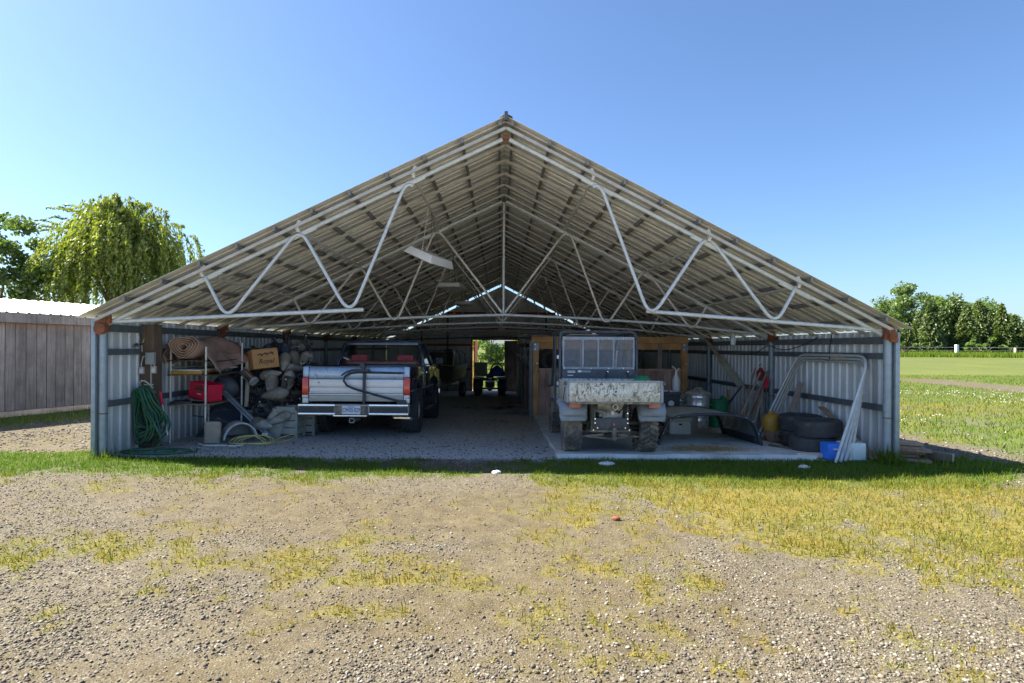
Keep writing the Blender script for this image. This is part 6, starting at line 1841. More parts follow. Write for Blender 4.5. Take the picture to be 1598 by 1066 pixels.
# bent pipe hoops leaning on the wall
HL = ['foremost galvanized pipe hoop leaning on the right wall', 'second galvanized pipe hoop from the front of the leaning set',
      'third leaning pipe hoop, just behind the bright front pair', 'rearmost dull pipe hoop with clamps, flush against the wall']
for k in range(4):
    t = T('pipe_hoop', HL[k], 'pipe frame', 4.75 + .09 * k, 9.3, g(4.75, 9.3), 'bent pipe hoops leaning on the right wall')
    xb, xt = 4.70 + .10 * k, 5.40 + .04 * k
    ya, yb = 8.06 + .055 * k, 10.55 + .05 * k
    zt2 = 1.50 - (.05 * k if k < 3 else .10)
    sl_ = .10 + .02 * k
    pts2 = [(ya, .0), (ya + .27 + sl_, 1.0), (yb - .10, 1.0), (yb, 0.0)]
    def hp(y, q, xb=xb, xt=xt, zt2=zt2):
        zb = g(xb, y) + .01
        return Vector((xb + (xt - xb) * q, y, zb + (zt2 - zb) * q))
    A, B, C_, D = [Vector((p[0], p[1] * 1.55, 0)) for p in pts2]
    out = [A]
    for (p0, p1, p2) in ((A, B, C_), (B, C_, D)):
        d0 = (p0 - p1).normalized(); d1 = (p2 - p1).normalized(); r_ = .26
        s_, e_ = p1 + d0 * r_, p1 + d1 * r_
        for j in range(9):
            f = j / 8; out.append(s_ * (1 - f) ** 2 + p1 * 2 * f * (1 - f) + e_ * f * f)
    out.append(D)
    MB().tube([hp(p.x, p.y / 1.55) for p in out], .021, 9).build('pipe', 'galv' if k < 3 else 'galv_dull', t, smooth=60)
    for (s_, j) in (((.35, 0), (.7, 0))[:2 - k % 2] if k in (1, 2) else ()):
        p0, p1 = hp(out[0].x, out[0].y / 1.55), hp(out[1].x, out[1].y / 1.55)
        c_ = p0.lerp(p1, s_ + .05 * k)
        MB().tube([c_ - (p1 - p0).normalized() * .05, c_ + (p1 - p0).normalized() * .05], .027, 9).build('sleeve', 'galv', t)
    MB().tube([hp(9.25, 1.0) - Vector((0, .15, 0)), hp(9.25, 1.0) + Vector((0, .2, 0))], .026, 9).build('joint', 'galv_dull', t)
t = T('straight_pipe', 'straight galvanized pipe with clamp standing at the right end of the hoops', 'pipe', 5.05, 8.3, g(5, 8.3))
MB().tube([(5.02, 8.30, g(5, 8.3)), (5.42, 8.62, 1.05)], .024, 10).build('pipe', 'galv_dull', t)
MB().box((5.36, 8.58, .90), (.09, .10, .10), Euler((.2, .3, .4))).build('clamp', 'galv_dull', t, bevel=.012)
MB().box((5.12, 8.37, .30), (.07, .08, .06), Euler((.2, .3, .4))).build('clamp', 'galv_dull', t, bevel=.01)
cord('tie_wire', 'dark wire tying the hoops up to the eave', 'wire', [(5.50, 9.55, 1.86), (5.40, 9.45, 1.62), (5.38, 9.40, 1.50), (5.42, 9.5, 1.40)], .008, 'wire')
cord('hanging_cable', 'black cable drooping along the right wall between posts', 'wire', [(5.46, 9.9, 1.80), (5.48, 10.6, 1.62), (5.48, 11.3, 1.56), (5.46, 11.75, 1.70), (5.48, 12.3, 1.50), (5.48, 13.1, 1.46)], .009, 'cable')
cord('hanging_cable', 'thin cord hanging down the wall above the leaning poles', 'wire', [(5.50, 12.6, 1.8), (5.50, 12.62, 1.4), (5.49, 12.58, 1.1)], .006, 'cable')

# cooler lying at the foot of the hoops
t = T('blue_cooler', 'blue and white cooler lying on its side in the grass under the hoops', 'cooler', 4.9, 8.25, g(4.9, 8.25))
zc = g(4.9, 8.25) + .005
MB().b2((4.72, 8.27, zc), (4.955, 8.50, zc + .24)).build('body', 'blue_plastic', t, bevel=.025)
MB().b2((4.96, 8.26, zc), (5.26, 8.51, zc + .25)).build('lid', 'pale_blue', t, bevel=.02)
MB().b2((4.79, 8.258, zc + .15), (4.87, 8.272, zc + .17)).build('handle', 'white_plastic', t, bevel=.006)

# yellow jug and rusty chain
t = T('yellow_jug', 'yellow plastic jug behind the cap, by the rear tyre stack', 'jug', 4.72, 10.2, g(4.7, 10.2) + .03)
zj = g(4.7, 10.2) + .22
MB().lathe([(.13, 0), (.14, .02), (.14, .20), (.10, .27), (.04, .29), (.04, .33)], 18, Matrix.Translation((4.80, 10.2, zj))).build('jug', 'yellow', t, smooth=50)
MB().tube([(4.84, 10.2, zj + .31), (4.92, 10.18, zj + .28), (4.91, 10.18, zj + .20)], .014, 6).build('grip', 'yellow', t)
t = T('rusty_chain', 'heap of rusty chain and scrap under the yellow jug', 'chain', 4.8, 10.1, g(4.8, 10.1) + .03)
for k in range(22):
    a = rnd.uniform(0, 6.3); r_ = rnd.uniform(0, .19)
    c = Vector((4.82 + r_ * math.cos(a), 10.12 + .6 * r_ * math.sin(a), g(4.8, 10.1) + .06 + .14 * (1 - r_ / .19) * rnd.random()))
    E = Euler((rnd.uniform(0, 3), rnd.uniform(0, 3), rnd.uniform(0, 3))).to_matrix()
    MB().tube([c + E @ Vector((.045 * math.cos(b), .03 * math.sin(b), 0)) for b in [j * .785 for j in range(8)]], .010, 5, closed=True).build('link', 'rust', t)
MB().box((4.83, 10.15, g(4.8, 10.1) + .12), (.26, .2, .18), Euler((0, .1, .3))).build('block', 'wood_brown', t, bevel=.01)
t = T('upright_board', 'weathered grey board standing on end beside the tyres', 'board', 5.05, 10.35, g(5, 10.3))
MB().bar((5.02, 10.22, g(5, 10.3)), (5.38, 10.30, 1.0), .13, .03).build('board', 'wood_old', t)

# poles, sticks and tools leaning in the corner
stick_spots = [(1140, 655, 1186, 582, .020), (1152, 660, 1205, 580, .024), (1162, 662, 1202, 586, .022), (1171, 668, 1196, 596, .018), (1159, 664, 1160, 600, .020), (1149, 660, 1179, 574, .016),
               (1176, 668, 1190, 600, .02), (1166, 660, 1178, 612, .016), (1183, 668, 1200, 610, .02), (1155, 650, 1172, 610, .014), (1188, 670, 1206, 600, .018)]
SLB = ['leftmost pale pole of the leaning bundle', 'thickest pole of the bundle reaching highest right', 'second thick pole beside the highest one', 'short pale stick low in the leaning bundle',
       'nearly upright stick at the left of the bundle', 'thin dark-tipped stick leaning left of the red tool', 'short stick in the heart of the bundle', 'thin stick half hidden in the bundle',
       'greyish stick at the right of the bundle', 'thinnest stick crossing the bundle', 'last stick next to the leaning hoops']
for k, (x0, y0, x1, y1, r_) in enumerate(stick_spots):
    a = W(x0, y0, 11.0 + .06 * k); a.z = g(a.x, a.y)
    b = W(x1, y1, 11.75 + .05 * k); b.x = min(b.x, 5.47)
    t = T('pole', SLB[k], 'pole', a.x, a.y, a.z, 'poles leaning in the right corner')
    MB().tube([a, a.lerp(b, .5) + Vector((rnd.uniform(-.02, .02), 0, rnd.uniform(-.01, .01))), b], [r_ * 1.05, r_, r_ * .9], 7).build('shaft', ['wood_stick', 'wood_old', 'wood_brown'][k % 3], t)
t = T('red_jug', 'dark red canister hanging among the leaning poles', 'canister', 5.3, 11.95, .95)
c = W(1187, 585, 11.9)
MB().lathe([(.07, -.12), (.08, -.10), (.08, .06), (.04, .11), (.03, .14)], 14, Matrix.Translation(c)).build('body', 'red_matte', t, smooth=50)
MB().tube([c + Vector((0, 0, .13)), c + Vector((0, .06, .2)), c + Vector((.06, .1, .22))], .008, 6).build('hanger', 'wire', t)
t = T('red_tool', 'red-headed long tool standing behind the leaning poles', 'hand tool', 5.4, 11.6, g(5.4, 11.6))
c = W(1196, 598, 11.6)
MB().tube([(c.x - .05, 11.55, g(5.3, 11.6)), c], .016, 7).build('shaft', 'dark_metal', t)
MB().box(c, (.06, .05, .20), Euler((0, .2, 0))).build('head', 'red_plastic', t, bevel=.012)
for nm, lab, p0, p1, w1, m in (('leaning_plank', 'broad pale plank leaning diagonally against the right wall', (1126, 560, 14.2), (1166, 607, 12.9), .17, 'wood_pale'),):
    a, b = W(*p0), W(*p1); a.x = b.x = 5.44
    top = W(1104, 528, 15.2); top.x = 5.40
    t = T(nm, lab, 'plank', b.x, b.y, b.z)
    MB().bar(a, b, .03, w1, up=Vector((1, 0, 0))).build('plank', m, t, bevel=.004)
    MB().bar(top, a + (a - top) * .1, .05, .07, up=Vector((1, 0, 0))).build('batten', 'wood_stick', t)
t = T('yellow_stick', 'short clean yellow-wood handle upright against the wall by the green bin', 'handle', 5.0, 12.5, g(5, 12.5))
MB().bar(W(1137, 608, 12.6), Vector((4.95, 12.45, g(5, 12.5))), .045, .03).build('handle', 'wood_new', t)
t = T('dark_pole', 'long dark pole leaning left behind the bundle of sticks', 'pole', 4.7, 12.0, g(4.7, 12))
b = W(1158, 602, 12.3); b.x = min(b.x, 5.4)
MB().tube([Vector((4.62, 12.6, g(4.6, 12.6))), b], .02, 7).build('shaft', 'dark_metal', t)
t = T('glass_lamp', 'small pale glass bulb hanging under the eave beam on the right', 'lamp', 4.9, 11.9, 1.6)
c = W(1144, 532, 12.0)
MB().lathe([(.02, .10), (.045, .08), (.05, 0), (.05, -.07), (.03, -.09), (.005, -.09)], 14, Matrix.Translation(c)).build('globe', 'pale_blue', t, smooth=50)
MB().lathe([(.03, .10), (.03, .16), (.01, .18)], 10, Matrix.Translation(c)).tube([c + Vector((-.1, 0, .18)), c + Vector((0, 0, .2)), c + Vector((.12, 0, .16))], .010, 6).build('socket', 'galv', t)
t = T('floor_offcuts', 'dark wooden offcut lying on the pad edge before the tyres', 'offcut', 4.35, 9.1, g(4.3, 9.1) + SL)
MB().bar((4.38, 9.35, g(4.4, 9.3) + .075), (4.68, 8.75, g(4.6, 8.8) + .06), .06, .03).build('offcut', 'wood_dark', t)
t = T('floor_offcuts', 'pale timber offcut lying flat by the front tyre', 'offcut', 4.5, 8.4, g(4.5, 8.4))
MB().bar((4.36, 8.48, g(4.5, 8.5) + .05), (4.72, 8.46, g(4.5, 8.5) + .05), .10, .07).build('offcut', 'wood_stick', t, bevel=.006)
t = T('fallen_board', 'grey board slanting down behind the hoops to the grass', 'board', 5.4, 8.6, g(5.4, 8.6))
MB().bar((5.44, 9.75, .62), (5.40, 8.28, g(5.4, 8.3) + .02), .025, .10, up=Vector((1, 0, 0))).build('board', 'wood_brown', t)

# plank pile and log outside the right wall
spots = []
for k in range(18):
    lay = k // 3
    y0 = 8.32 + .62 * (k % 3) + rnd.uniform(-.06, .06)
    z = g(6, y0) + .03 + .042 * lay
    a = Vector((5.66, y0 + .1, z + .01)); b = Vector((6.10 + rnd.uniform(-.08, .22) - .03 * lay, y0 - .02 + rnd.uniform(-.12, .08), z + rnd.uniform(-.01, .012)))
    t = T('old_plank', 'rotting plank in the %s row of the outside pile, %s layer up from the grass' % (['front', 'middle', 'rear'][k % 3], ['bottom', 'second', 'third', 'fourth', 'fifth', 'sixth'][lay]), 'plank', a.x, a.y, z - .02, 'planks piled outside the right wall')
    MB().bar(a, b, rnd.uniform(.16, .26), .036).jitter(.004).build('plank', 'wood_dark' if k % 3 else 'wood_brown', t)
t = T('timber_log', 'thick squared mossy timber sticking out of the plank pile', 'log', 6.2, 8.4, g(6.2, 8.4))
MB().bar((5.80, 8.68, .12), (6.40, 8.14, g(6.4, 8.1) + .07), .15, .13).jitter(.01).build('timber', 'wood_dark', t, bevel=.02)
MB().bar((6.402, 8.138, g(6.4, 8.1) + .07), (6.408, 8.132, g(6.4, 8.1) + .07), .13, .11).build('end_grain', 'wood_stick', t)
# pale stones in the grass
for x, y, s in ((.92 + .55, 7.9, .09), (-.03, 7.3, .05), (4.1, 7.75, .06)):
    t = T('flat_stone', {.09: 'flat pale stone in the grass before the utility vehicle', .05: 'small pale stone at the shadow edge near the centre', .06: 'pale flat stone in the shaded grass before the tyres'}[s], 'stone', x, y, g(x, y))
    MB().ball((x, y, g(x, y) + .012), (s * 1.3, s, .03), 12, 6).jitter(.006).build('stone', 'stone_white', t)
t = T('clay_stone', 'single orange-brown stone on the bare earth', 'stone', 1.0, 5.3, g(1, 5.3))
MB().ball((1.08, 5.32, .02), (.045, .03, .03), 10, 6).jitter(.004).build('stone', 'rust', t)
# ------------------------------------------------------------------ trees
def leaf_mesh(name, m, C, D, size, parent, aspect=0.5, fold=True):
    """C (N,3) leaf centres, D (N,3) leaf directions, size (N,)"""
    n = len(C)
    D = D / (np.linalg.norm(D, axis=1, keepdims=True) + 1e-9)
    r_ = nrg.normal(0, 1, (n, 3))
    S = np.cross(D, r_); S /= (np.linalg.norm(S, axis=1, keepdims=True) + 1e-9)
    a = size[:, None] * .5
    V = np.stack([C - D * a, C + S * a * aspect, C + D * a, C - S * a * aspect], 1).reshape(-1, 3)
    lo, hi = V.min(0), V.max(0)
    c = (lo + hi) / 2
    o = np_mesh(name, V - c, np.arange(4 * n).reshape(n, 4), m)
    o.location = tuple(c)
    if parent is not None:
        o.location = tuple(c - np.array(parent.location)); o.parent = parent
    return o

def limbs(root, tips, r0, parent, m='bark', sag=.15):
    mb = MB()
    x, y, z = root
    hub = Vector((x + .1, y, z + (np.mean([t[2] for t in tips]) - z) * .45))
    mb.tube([(x, y, z - .15), (x + .03, y, z + (hub.z - z) * .5), hub], [r0 * 1.25, r0, r0 * .75], 9)
    for t in tips:
        t = Vector(t)
        mid = hub.lerp(t, .5) + Vector((rnd.uniform(-.2, .2), rnd.uniform(-.2, .2), (t - hub).length * sag))
        mb.tube([hub - Vector((0, 0, .1)), mid, t], [r0 * .42, r0 * .24, r0 * .06], 6)
    return mb.build('trunk', m, parent)

def broadleaf(name, label, x, y, height, rx, rz, m, n, leaf, clumps=26, group=None, seed=0, low=.3, trunk=.2, gap=1.0, skew=0.0):
    q = np.random.default_rng(seed)
    z0 = g(x, y)
    t = thing(name, label, 'tree', (x, y, z0), (0, 0, 0), group)
    cz = z0 + height - rz
    cl = []
    while len(cl) < clumps:
        p = q.uniform(-1, 1, 3)
        d = np.linalg.norm(p)
        if d > 1 or d < .35: continue
        p = p * (0.86 + .25 * q.random())
        cl.append((x + p[0] * rx + skew * p[2] * rx, y + p[1] * rx * .9, max(cz + p[2] * rz, z0 + low)))
    cl = np.array(cl)
    cr = q.uniform(.20, .36, clumps) * min(rx, rz) * gap
    k = q.integers(0, clumps, n)
    dirs = q.normal(0, 1, (n, 3)); dirs /= np.linalg.norm(dirs, axis=1, keepdims=True)
    rad = q.random(n) ** .45
    C = cl[k] + dirs * (cr[k] * rad)[:, None] * np.array([1.15, 1.15, .85])
    C[:, 2] = np.maximum(C[:, 2], z0 + .1)
    D = dirs * .5 + q.normal(0, .8, (n, 3)) + np.array([0, 0, -.25])
    leaf_mesh('crown', m, C, D, leaf * q.uniform(.6, 1.25, n), t, .62)
    tips = cl[q.choice(clumps, min(12, clumps), replace=False)]
    limbs((x, y, z0), tips, trunk, t)
    return t

def willow(label, x, y, height, seed=3):
    q = np.random.default_rng(seed)
    z0 = g(x, y)
    t = thing('willow_tree', label, 'tree', (x, y, z0))
    starts = []
    for k in range(760):
        a = q.uniform(0, 2 * np.pi); el = q.uniform(.0, 1.45)
        lob = 1 + .16 * math.sin(3 * a + 1.1) + .12 * math.sin(5 * a + 2.3 * el)
        rr = (2.55 + .35 * q.normal()) * lob * q.uniform(.55, 1.05)
        top = height - 1.1 if el > .9 else height - 1.1
        starts.append((x + rr * math.cos(el) * math.cos(a) + .25, y + rr * math.cos(el) * math.sin(a), z0 + height - 3.3 + (3.0 * math.sin(el)) * (.86 + .14 * math.sin(4 * a + 1)) + q.normal(0, .15), a, el))
    C = []; D = []
    for (sx, sy, sz, a, el) in starts:
        ln = q.uniform(.7, 2.4) * (1.5 - .45 * el); m_ = int(ln * 32)
        s = np.linspace(0, 1, m_)
        wind = -.55 * s * (el > .7) * q.uniform(.4, 1.6)
        px = sx + math.cos(a) * .5 * np.sqrt(s) + wind + .05 * q.normal(0, 1, m_)
        py = sy + math.sin(a) * .5 * np.sqrt(s) + .05 * q.normal(0, 1, m_)
        lift = (.35 * np.sin(np.minimum(1, s * 2.2) * math.pi)) * (el > .7)
        pz = sz - ln * s ** 1.25 + lift
        C.append(np.stack([px, py, pz], 1))
        D.append(np.stack([np.full(m_, math.cos(a) * .4 - .25), np.full(m_, math.sin(a) * .4), np.full(m_, -1.0)], 1) + q.normal(0, .45, (m_, 3)))
    # long shoots streaming from the top to the left, and a lower shoulder on the right
    for k in range(26):
        bx = x - q.uniform(.2, 2.6); bz = z0 + height - q.uniform(.5, 1.7); by = y + q.uniform(-1.2, 1.2)
        m_ = int(q.uniform(14, 34)); s = np.linspace(0, 1, m_); ln = q.uniform(.6, 1.3)
        C.append(np.stack([bx - ln * s, by + .1 * s, bz + .42 * ln * s - .28 * s ** 2 + .03 * q.normal(0, 1, m_)], 1))
        D.append(np.stack([np.full(m_, -1.), np.zeros(m_), np.full(m_, -.15)], 1) + q.normal(0, .35, (m_, 3)))
    for k in range(150):
        bx = x + q.uniform(1.6, 3.9); by = y + q.uniform(-1.2, 1.2); bz = z0 + height - 2.5 - (bx - x - 1.6) * .55 - q.uniform(0, 2.2)
        m_ = int(q.uniform(18, 40)); s = np.linspace(0, 1, m_)
        C.append(np.stack([bx + .3 * s, by + .1 * s, bz + .2 * np.sin(s * 3) - .7 * s], 1) + q.normal(0, .07, (m_, 3)))
        D.append(np.stack([np.full(m_, .3), np.zeros(m_), np.full(m_, -.8)], 1) + q.normal(0, .5, (m_, 3)))
    C = np.concatenate(C); D = np.concatenate(D)
    leaf_mesh('crown', 'leaf_willow', C, D, q.uniform(.11, .25, len(C)), t, .36)
    limbs((x, y, z0), [(x + q.uniform(-2.2, 2.4), y + q.uniform(-1.8, 1.8), z0 + height - q.uniform(1.0, 3.2)) for _ in range(16)], .30, t, sag=.22)
willow('wind-blown weeping willow behind the board barn at left', -17.3, 26.0, 8.25)
broadleaf('shade_tree', 'dark-leaved open tree at the far left edge, partly out of frame', -20.9, 23.5, 7.4, 2.9, 2.7, 'leaf_dark', 17000, .17, 75, None, 5, 1.6, .2, .62)

def conifer(label, x, y, h, r, seed, n=5200):
    q = np.random.default_rng(seed)
    z0 = g(x, y)
    t = thing('spruce_tree', label, 'tree', (x, y, z0), (0, 0, 0), 'conifers in the hedgerow beyond the fence')
    s = q.random(n) ** .62
    zz = z0 + .15 + (h - .15) * (1 - s)
    a = q.uniform(0, 2 * np.pi, n)
    tier = .72 + .28 * np.abs(np.sin((1 - s) * h * 2.6 + 2 * np.sin(a * 3 + seed)))
    rr = r * (s ** .8) * tier * (.45 + .6 * q.random(n) ** .6) + .06
    C = np.stack([x + rr * np.cos(a), y + rr * np.sin(a), zz - .22 * rr + .1 * q.normal(0, 1, n)], 1)
    D = np.stack([np.cos(a), np.sin(a), -.45 + .35 * q.normal(0, 1, n)], 1) + q.normal(0, .35, (n, 3))
    leaf_mesh('crown', 'leaf_conifer', C, D, q.uniform(.22, .48, n), t, .42)
    MB().tube([(x, y, z0 - .1), (x, y, z0 + h * .97)], [.16, .02], 7).build('trunk', 'bark', t)

# hedgerow and taller trees beyond the right-hand fence
def RX_(px, Y): return (px - CX) / F * Y
broadleaf('ash_tree', 'tall airy leafy tree at the left end of the far hedgerow', RX_(1424, 76), 76, 9.0, 4.0, 3.6, 'leaf_mid', 11000, .36, 70, 'leafy trees behind the hedgerow', 31, 1.2, .22, .95)
broadleaf('ash_tree', 'rounded leafy tree second from the left behind the conifers', RX_(1492, 78), 78, 8.3, 3.9, 3.6, 'leaf_mid', 9000, .36, 58, 'leafy trees behind the hedgerow', 32, 1.2, .22, .95)
broadleaf('ash_tree', 'rounded leafy tree third from the left behind the conifers', RX_(1540, 79), 79, 7.3, 3.5, 3.2, 'leaf_mid', 8500, .36, 54, 'leafy trees behind the hedgerow', 33, 1.2, .22, .95)
broadleaf('ash_tree', 'lower leafy tree at the right edge behind the hedgerow', RX_(1600, 80), 80, 5.2, 3.6, 2.4, 'leaf_dark', 5000, .42, 22, 'leafy trees behind the hedgerow', 34, .8, .2, .95)
hx = [1392, 1412, 1434, 1452, 1471, 1490, 1508, 1527, 1545, 1563, 1582, 1602, 1625, 1650]
hh = [4.4, 3.8, 5.4, 6.6, 5.8, 7.2, 6.2, 6.7, 5.4, 6.2, 4.9, 4.6, 4.2, 4.4]
ords = ['first', 'second', 'third', 'fourth', 'fifth', 'sixth', 'seventh', 'eighth', 'ninth', 'tenth', 'eleventh', 'twelfth', 'thirteenth', 'fourteenth']
for k, (px, h) in enumerate(zip(hx, hh)):
    conifer('dense conifer of the far hedgerow, %s from the building side' % ords[k], RX_(px, 70 + (k % 3) * 1.3), 70 + (k % 3) * 1.3, h, 1.75, 50 + k)
broadleaf('bush', 'bright lime-green bush in front of the conifers by the fence', RX_(1534, 67), 67, 1.9, 1.9, .9, 'leaf_bright', 2200, .26, 14, None, 61, .2, .06)
broadleaf('bush', 'low dark bush beside the building edge under the hedgerow', RX_(1408, 68), 68, 1.5, 2.0, .8, 'leaf_dark', 2000, .26, 14, None, 62, .2, .06)
# seen through the back doorway
broadleaf('field_tree', 'bright leafy tree framed in the back doorway', -.95, 52, 3.5, 1.9, 1.75, 'leaf_bright', 6500, .20, 24, None, 71, .5, .12, 1.0)
broadleaf('field_tree', 'smaller bright bush right of the tree in the back doorway', 1.6, 56, 1.9, 1.7, .9, 'leaf_bright', 3000, .2, 14, None, 72, .2, .08, 1.0)
broadleaf('field_tree', 'thin young tree left of the doorway tree, beyond the back door', -3.4, 50, 3.0, 1.0, 1.3, 'leaf_mid', 2200, .2, 12, None, 73, .5, .06, .9)

# wire fence across the right field
FY = 63.0
fe = thing('wire_fence', 'low wire fence with pale posts along the far side of the right field', 'fence', (RX_(1493, FY), FY, g(50, FY)))
fxs = [RX_(1493, FY) + d for d in (-19.2, -12.8, -6.4, 0, 6.4, 12.8, 19.2, 25.6)]
for i, x in enumerate(fxs):
    big = i == 3
    MB().b2((x - (.12 if big else .05), FY - .15, g(x, FY) - .1), (x + (.12 if big else .05), FY + .15, g(x, FY) + (1.25 if big else .95))).build('post', 'white_plastic' if big else 'wood_old', fe, bevel=.01)
for zz, r_ in ((.95, .010), (.62, .008), (.32, .008)):
    MB().tube([(x, FY - .16, g(x, FY) + zz) for x in fxs], r_, 5).build('wire', 'galv', fe)

# ------------------------------------------------------------------ loose stones
def stones(name, label, n, sampler, size_fn, keep_fn, lift=.25):
    X, Y = sampler(n)
    k = keep_fn(X, Y) > nrg.random(len(X))
    X, Y = X[k], Y[k]; n = len(X)
    phi = (1 + 5 ** .5) / 2
    iv = np.array([(-1, phi, 0), (1, phi, 0), (-1, -phi, 0), (1, -phi, 0), (0, -1, phi), (0, 1, phi), (0, -1, -phi), (0, 1, -phi), (phi, 0, -1), (phi, 0, 1), (-phi, 0, -1), (-phi, 0, 1)], float) / 1.9
    ifc = np.array([(0, 11, 5), (0, 5, 1), (0, 1, 7), (0, 7, 10), (0, 10, 11), (1, 5, 9), (5, 11, 4), (11, 10, 2), (10, 7, 6), (7, 1, 8), (3, 9, 4), (3, 4, 2), (3, 2, 6), (3, 6, 8), (3, 8, 9), (4, 9, 5), (2, 4, 11), (6, 2, 10), (8, 6, 7), (9, 8, 1)])
    s = size_fn(n)
    P = iv[None] * (1 + nrg.normal(0, .16, (n, 12, 1)))
    P = P * nrg.uniform(.65, 1.35, (n, 1, 3)) * np.array([1, 1, .68])
    a = nrg.uniform(0, 6.283, n); ca, sa = np.cos(a), np.sin(a)
    x = P[..., 0] * ca[:, None] - P[..., 1] * sa[:, None]; y = P[..., 0] * sa[:, None] + P[..., 1] * ca[:, None]
    P = np.stack([x, y, P[..., 2]], -1) * s[:, None, None]
    Z = gz(X, Y) + bumps(X, Y) + s * lift
    P += np.stack([X, Y, Z], 1)[:, None, :]
    Fc = (ifc[None] + (np.arange(n) * 12)[:, None, None]).reshape(-1, 3)
    o = np_mesh(name, P.reshape(-1, 3), Fc, 'gravel_stone')
    tag(o, label, 'gravel', kind='stuff')
    return n
def trap(y0, y1, pw=1.0, half=.95):
    def f(n):
        t = nrg.random(n)
        # more samples close to the camera
        Y = (y0 ** (1 - pw) + t * (y1 ** (1 - pw) - y0 ** (1 - pw))) ** (1 / (1 - pw)) if pw != 1 else y0 * (y1 / y0) ** t
        X = nrg.uniform(-1, 1, n) * half * (Y + .3)
        return X, Y
    return f
def keep_front(X, Y):
    c = cover(X, Y)
    m = fbm(X, Y, 1.7, 21, 4)
    return np.clip((1 - c[:, 0] * .93) * (1 - .72 * c[:, 1]) * (.35 + 1.3 * sstep((m - .38) / .25)), 0, 1)
stones('gravel', 'loose crushed stone strewn over the yard', 90000, trap(2.3, 8.3, 1.0), lambda n: np.clip(nrg.lognormal(math.log(.0052), .40, n), .002, .0125), keep_front)
stones('gravel', 'small dark clods and stones on the bare earth', 9000, trap(2.3, 8.0, 1.0), lambda n: np.clip(nrg.lognormal(math.log(.006), .45, n), .0025, .012), lambda X, Y: cover(X, Y)[:, 1] * .6)
stones('gravel', 'fine gravel on the floor of the open building', 16000, lambda n: (nrg.uniform(-5.6, 5.5, n), 8.0 + 7.5 * nrg.random(n) ** 1.6), lambda n: np.clip(nrg.lognormal(math.log(.007), .35, n), .004, .018),
       lambda X, Y: ((X < .82) | (X > 4.7) | (Y < 8.3)) * .9 * (1 - cover(X, Y)[:, 0]))
stones('gravel', 'gravel in the side yard between barn and building', 7000, lambda n: (nrg.uniform(-10, -5.8, n), nrg.uniform(8, 13, n)), lambda n: np.clip(nrg.lognormal(math.log(.012), .4, n), .005, .03), keep_front)
stones('gravel', 'gravel strip along the outside of the right wall', 6000, lambda n: (nrg.uniform(5.8, 9.2, n), nrg.uniform(6.5, 14, n)), lambda n: np.clip(nrg.lognormal(math.log(.012), .4, n), .005, .03), keep_front)

# ------------------------------------------------------------------ grass
def blades(name, label, X, Y, h, w, dry_sunlit, lean=.35, cat='grass'):
    n = len(X)
    a = nrg.uniform(0, 6.283, n); b = nrg.uniform(0, 6.283, n)
    Z = gz(X, Y) + bumps(X, Y) - .004
    base = np.stack([X, Y, Z], 1)
    side = np.stack([np.cos(a), np.sin(a), np.zeros(n)], 1) * (w / 2)[:, None]
    ln = np.abs(nrg.normal(0, lean, n))
    ld = np.stack([np.cos(b) * ln, np.sin(b) * ln, np.ones(n)], 1)
    ld /= np.linalg.norm(ld, axis=1, keepdims=True)
    mid = base + ld * (h * .55)[:, None]
    ld2 = ld + np.stack([np.cos(b) * ln * 1.3, np.sin(b) * ln * 1.3, -ln * .6], 1)
    ld2 /= np.linalg.norm(ld2, axis=1, keepdims=True)
    tip = mid + ld2 * (h * .5)[:, None]
    V = np.stack([base - side, base + side, mid + side * .75, mid - side * .75, tip], 1).reshape(-1, 3)
    i0 = np.arange(n)[:, None] * 5
    Fq = np.concatenate([i0 + np.array([[0, 1, 2]]), i0 + np.array([[0, 2, 3]]), i0 + np.array([[3, 2, 4]])], 0)
    o = np_mesh(name, V, Fq, 'grass_blade', {'dry_sunlit': np.repeat(dry_sunlit, 5)})
    tag(o, label, cat, kind='stuff')
def grow(n, sampler, hmin, hmax, w, extra=None, p=1.0, name='grass', label='', lean=.35):
    X, Y = sampler(n)
    c = cover(X, Y)
    keep = c[:, 0] ** p > nrg.random(len(X)) 
    if extra is not None: keep &= extra(X, Y)
    X, Y, c = X[keep], Y[keep], c[keep]
    n = len(X)
    h = nrg.uniform(hmin, hmax, n) * (.55 + .9 * fbm(X, Y, 2.2, 33, 3)) 
    dry_sunlit = np.clip(c[:, 2] + nrg.normal(0, .18, n), 0, 1)
    blades(name, label, X, Y, h, w * nrg.uniform(.7, 1.3, n), dry_sunlit, lean)
grow(125000, trap(2.3, 8.6, 0.35), .025, .075, .0065, None, 1.4, label='short yellowing grass growing through the gravel of the yard', lean=.7)
grow(60000, lambda n: (nrg.uniform(-9, 9, n), nrg.uniform(6.6, 8.6, n)), .025, .075, .006, None, 1.2, label='green grass band along the front of the open building', lean=.5)
grow(90000, lambda n: (5.9 + 24 * nrg.random(n) ** 1.1, 8.0 + 24 * nrg.random(n) ** 1.3), .05, .11, .014, None, 1.0, label='mown grass of the right-hand field', lean=.5)
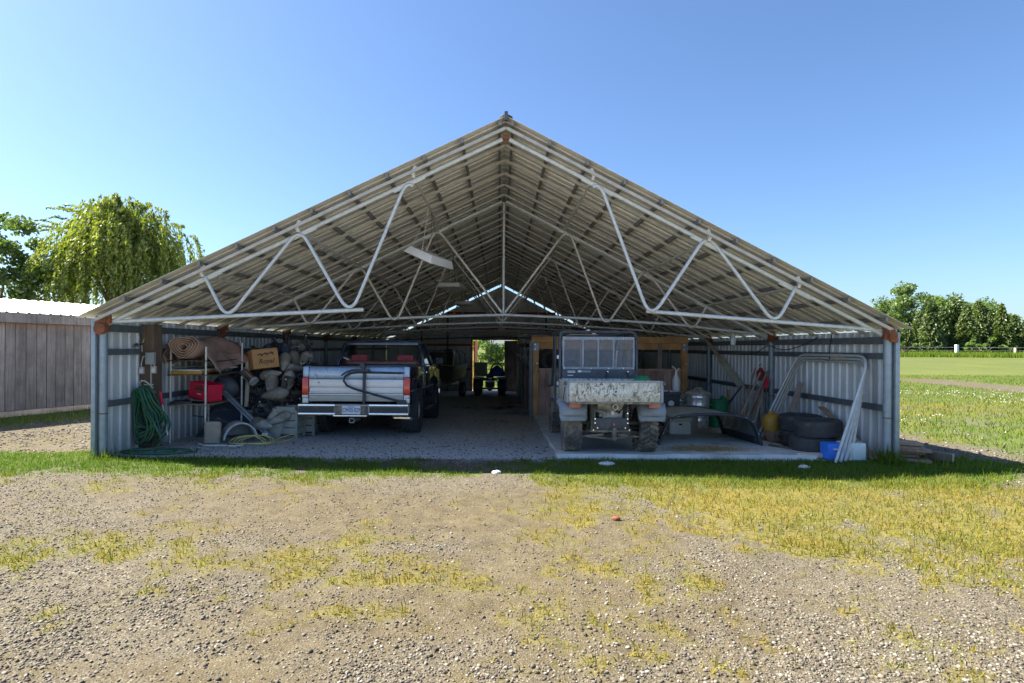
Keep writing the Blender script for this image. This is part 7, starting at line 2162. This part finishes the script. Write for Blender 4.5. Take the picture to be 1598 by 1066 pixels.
grow(12000, lambda n: (nrg.uniform(-13, -8, n), nrg.uniform(8, 19, n)), .05, .12, .010, None, 1.0, label='grass strip at the foot of the board barn', lean=.5)
grow(30000, lambda n: (nrg.uniform(25, 80, n), nrg.uniform(58, 67, n)), .25, .6, .05, None, 1.0, label='long unmown grass under the wire fence', lean=.3)
grow(14000, lambda n: (nrg.uniform(-5, 5, n), 29.5 + 25 * nrg.random(n)), .1, .3, .02, None, 1.0, label='sunlit grass of the back field beyond the doorway', lean=.4)
# weeds by the right corner, blades at the wall foot
n = 700
X = np.concatenate([nrg.normal(5.48, .07, 350), nrg.normal(6.5, .5, 250), nrg.normal(-5.55, .10, 100)]); Y = np.concatenate([nrg.normal(8.12, .10, 350), nrg.normal(7.65, .15, 250), nrg.normal(8.1, .1, 100)])
blades('weeds', 'tall weeds around the right corner post and plank pile', X, Y, nrg.uniform(.08, .30, n) * np.where(np.arange(n) < 350, 1.0, .7), nrg.uniform(.007, .014, n), np.clip(nrg.normal(.15, .2, n), 0, 1), .4, 'weeds')
# clover heads in the right field
def clover(n):
    X = 6.5 + 16 * nrg.random(n); Y = 9.5 + 12 * nrg.random(n) ** 1.2
    k = (fbm(X, Y, .5, 40, 3) > .47) & (cover(X, Y)[:, 0] > .6)
    X, Y = X[k], Y[k]; n = len(X)
    Z = gz(X, Y) + nrg.uniform(.05, .10, n); s = nrg.uniform(.010, .02, n)
    o8 = np.array([(1, 0, 0), (0, 1, 0), (-1, 0, 0), (0, -1, 0), (0, 0, .9), (0, 0, -.9)], float)
    f8 = np.array([(0, 1, 4), (1, 2, 4), (2, 3, 4), (3, 0, 4), (1, 0, 5), (2, 1, 5), (3, 2, 5), (0, 3, 5)])
    V = o8[None] * s[:, None, None] + np.stack([X, Y, Z], 1)[:, None]
    o = np_mesh('clover_flowers', V.reshape(-1, 3), (f8[None] + (np.arange(n) * 6)[:, None, None]).reshape(-1, 3), 'stone_white')
    tag(o, 'scattered white clover flowers in the right-hand field', 'flowers', kind='stuff')
clover(2600)
